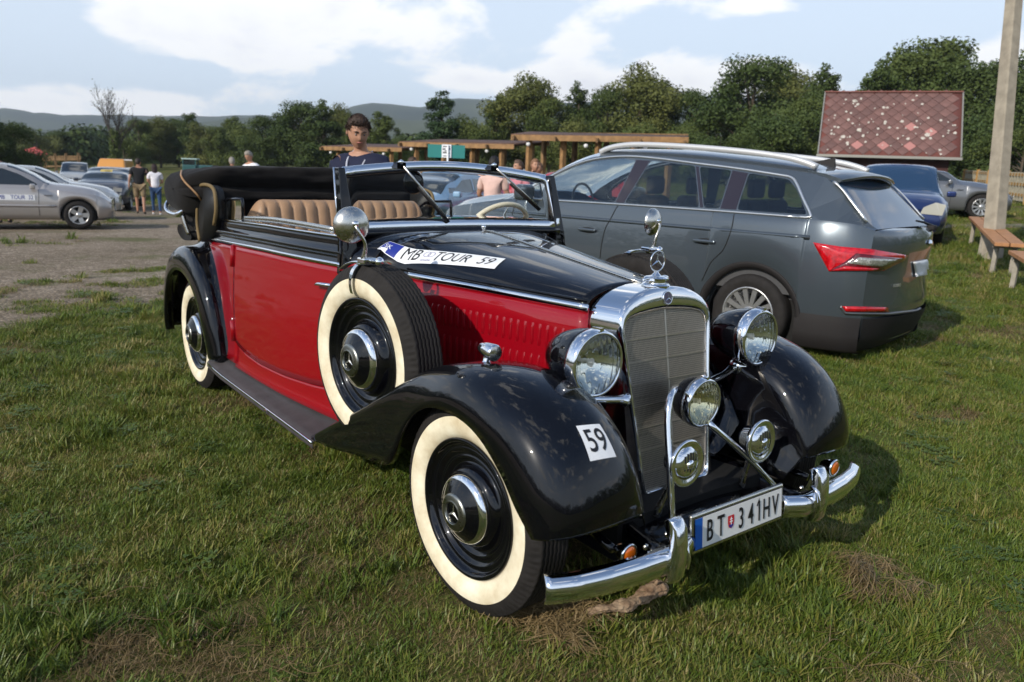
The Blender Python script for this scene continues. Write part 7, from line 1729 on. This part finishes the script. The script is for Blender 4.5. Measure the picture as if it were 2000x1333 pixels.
ng = bpy.data.node_groups.new('scatter_tufts', 'GeometryNodeTree'); ng.interface.new_socket('Geometry', in_out='INPUT', socket_type='NodeSocketGeometry'); ng.interface.new_socket('Geometry', in_out='OUTPUT', socket_type='NodeSocketGeometry')
gi = ng.nodes.new('NodeGroupInput'); gout = ng.nodes.new('NodeGroupOutput'); ip = ng.nodes.new('GeometryNodeInstanceOnPoints'); ci = ng.nodes.new('GeometryNodeCollectionInfo'); ci.inputs[0].default_value = tc_; ci.inputs[1].default_value = True; ci.inputs[2].default_value = True
def na(nm, ty):
    n = ng.nodes.new('GeometryNodeInputNamedAttribute'); n.data_type = ty; n.inputs[0].default_value = nm; return n.outputs[0]
mp_ = ng.nodes.new('GeometryNodeMeshToPoints'); ng.links.new(gi.outputs[0], mp_.inputs[0]); ng.links.new(mp_.outputs[0], ip.inputs['Points']); ng.links.new(ci.outputs[0], ip.inputs['Instance']); ip.inputs['Pick Instance'].default_value = True
ng.links.new(na('kind_index', 'INT'), ip.inputs['Instance Index']); er = ng.nodes.new('FunctionNodeEulerToRotation'); ng.links.new(na('spin', 'FLOAT_VECTOR'), er.inputs[0]); ng.links.new(er.outputs[0], ip.inputs['Rotation']); ng.links.new(na('size', 'FLOAT'), ip.inputs['Scale']); ng.links.new(ip.outputs[0], gout.inputs[0])
md = go.modifiers.new('scatter', 'NODES'); md.node_group = ng
# ---- raked hay beside the bumper and by the front wheel
def hay(name, label, spots, seed):
    g_ = np.random.default_rng(seed); V = []; F = []; S = []
    for (cx, cy, ra_, rb_, ang, n, hh) in spots:
        for i in range(n):
            r_ = math.sqrt(g_.uniform(0, 1)); a = g_.uniform(0, 6.283); u_, v_ = ra_*r_*math.cos(a), rb_*r_*math.sin(a); x = cx+u_*math.cos(ang)-v_*math.sin(ang); y = cy+u_*math.sin(ang)+v_*math.cos(ang); z0 = g_.uniform(.005, hh)*(1-r_*.6)+.012
            d = ang+g_.normal()*.9; L_ = g_.uniform(.05, .17); k = len(V); w = g_.uniform(.0006, .0014); cz = g_.uniform(-.02, .04); bend = g_.normal()*.5; sh = g_.uniform(0, 1)
            for j in range(5):
                t_ = j/4; dd = d+bend*t_; px_ = x+math.cos(dd)*L_*(t_-.5); py_ = y+math.sin(dd)*L_*(t_-.5); z = max(.01, z0+cz*math.sin(t_*3.14)+g_.normal()*.001); sx, sy = -math.sin(dd)*w, math.cos(dd)*w; V += [(px_-sx, py_-sy, z), (px_+sx, py_+sy, z+w*.6)]
            F += [(k+2*j, k+2*j+1, k+2*j+3, k+2*j+2) for j in range(4)]; S += [sh]*10
    o = mesh(name, V, F, GM2, None, True, kind='stuff'); at_ = o.data.attributes.new('shade', 'FLOAT', 'POINT'); at_.data.foreach_set('value', S); tag(o, label, 'hay'); return o
hay('dry_hay', 'heap of raked dry hay lying right of the number plate', [(.68, .53, .10, .045, 2.2, 330, .045), (.78, .52, .17, .03, 1.2, 150, .02), (.64, .66, .12, .03, .5, 120, .02)], 3)
hay('flattened_hay', 'flattened brown hay under the front bumper end', [(.25, -.50, .14, .06, 1.0, 420, .02), (.33, -.60, .10, .05, .4, 160, .015), (.16, -.62, .10, .06, 1.0, 140, .015)], 4)
hay('straw_scraps', 'thin scattered straw on the lawn left of the front wheel', [(-.2, -1.5, .45, .2, .5, 60, .01), (-.7, -1.9, .5, .3, 1.4, 60, .01), (.5, -1.35, .4, .2, 2.4, 50, .01), (1.0, .1, .3, .2, .4, 50, .01), (-1.5, -2.2, .6, .4, .2, 70, .01)], 5)
# piece of dead wood
WD = mat('dead_wood', (.16, .095, .055), .9, col2=(.40, .29, .19), scale=26, bump=.006, bscale=70)
a, b_ = np.array([.300, -.47, .034]), np.array([.372, -.150, .048]); rows = []; g_ = random.Random(3); dd = b_-a; L_ = np.linalg.norm(dd); dd /= L_; sd = np.cross(dd, [0, 0, 1]); sd /= np.linalg.norm(sd); up = np.cross(sd, dd)
for i in range(70):
    t_ = i/69; r_ = (.010+.020*t_**.9)*(1.0 if t_ < .93 else 1-(t_-.93)*9)*(1+.35*mnoise.noise(Vector((t_*6, 2, 5)))); c = a+dd*L_*t_+sd*.016*math.sin(t_*5)+np.array([0, 0, .006*math.sin(t_*9)]); row = []
    for q in np.linspace(0, 2*math.pi, 36, endpoint=False):
        n_ = .34*mnoise.noise(Vector((t_*7, math.cos(q)*1.5, math.sin(q)*1.5)))+.22*mnoise.noise(Vector((t_*26, math.cos(q)*4, math.sin(q)*4)))+.14*abs(mnoise.noise(Vector((t_*12, q*5, 3))))
        row.append(c+(sd*math.cos(q)*1.2+up*math.sin(q)*.75)*r_*(1+n_))
    rows.append(row)
lg = grid('dead_branch', rows, WD, None, cv=True); tag(lg, 'pale broken piece of dead wood lying under the front bumper', 'branch')
tube('branch_stub', [rows[58][8], np.array(rows[58][8])+up*.02+sd*.01], [.008, .004], WD, lg, n=8)
# ---- summer haze over the whole valley
hz_ = mesh('haze', boxv((-300, 300, 100), (4200, 4200, 206)), BOXF, None, None, False, kind='stuff')
hm = bpy.data.materials.new('haze_air'); hm.use_nodes = True; t = hm.node_tree; t.nodes.clear(); ou = N(t, 'ShaderNodeOutputMaterial'); pv = N(t, 'ShaderNodeVolumePrincipled'); pv.inputs['Color'].default_value = (.80, .88, 1.0, 1); pv.inputs['Density'].default_value = .00030; pv.inputs['Anisotropy'].default_value = .3
t.links.new(pv.outputs[0], ou.inputs['Volume']); hz_.data.materials.append(hm)
SC.cycles.volume_bounces = 0
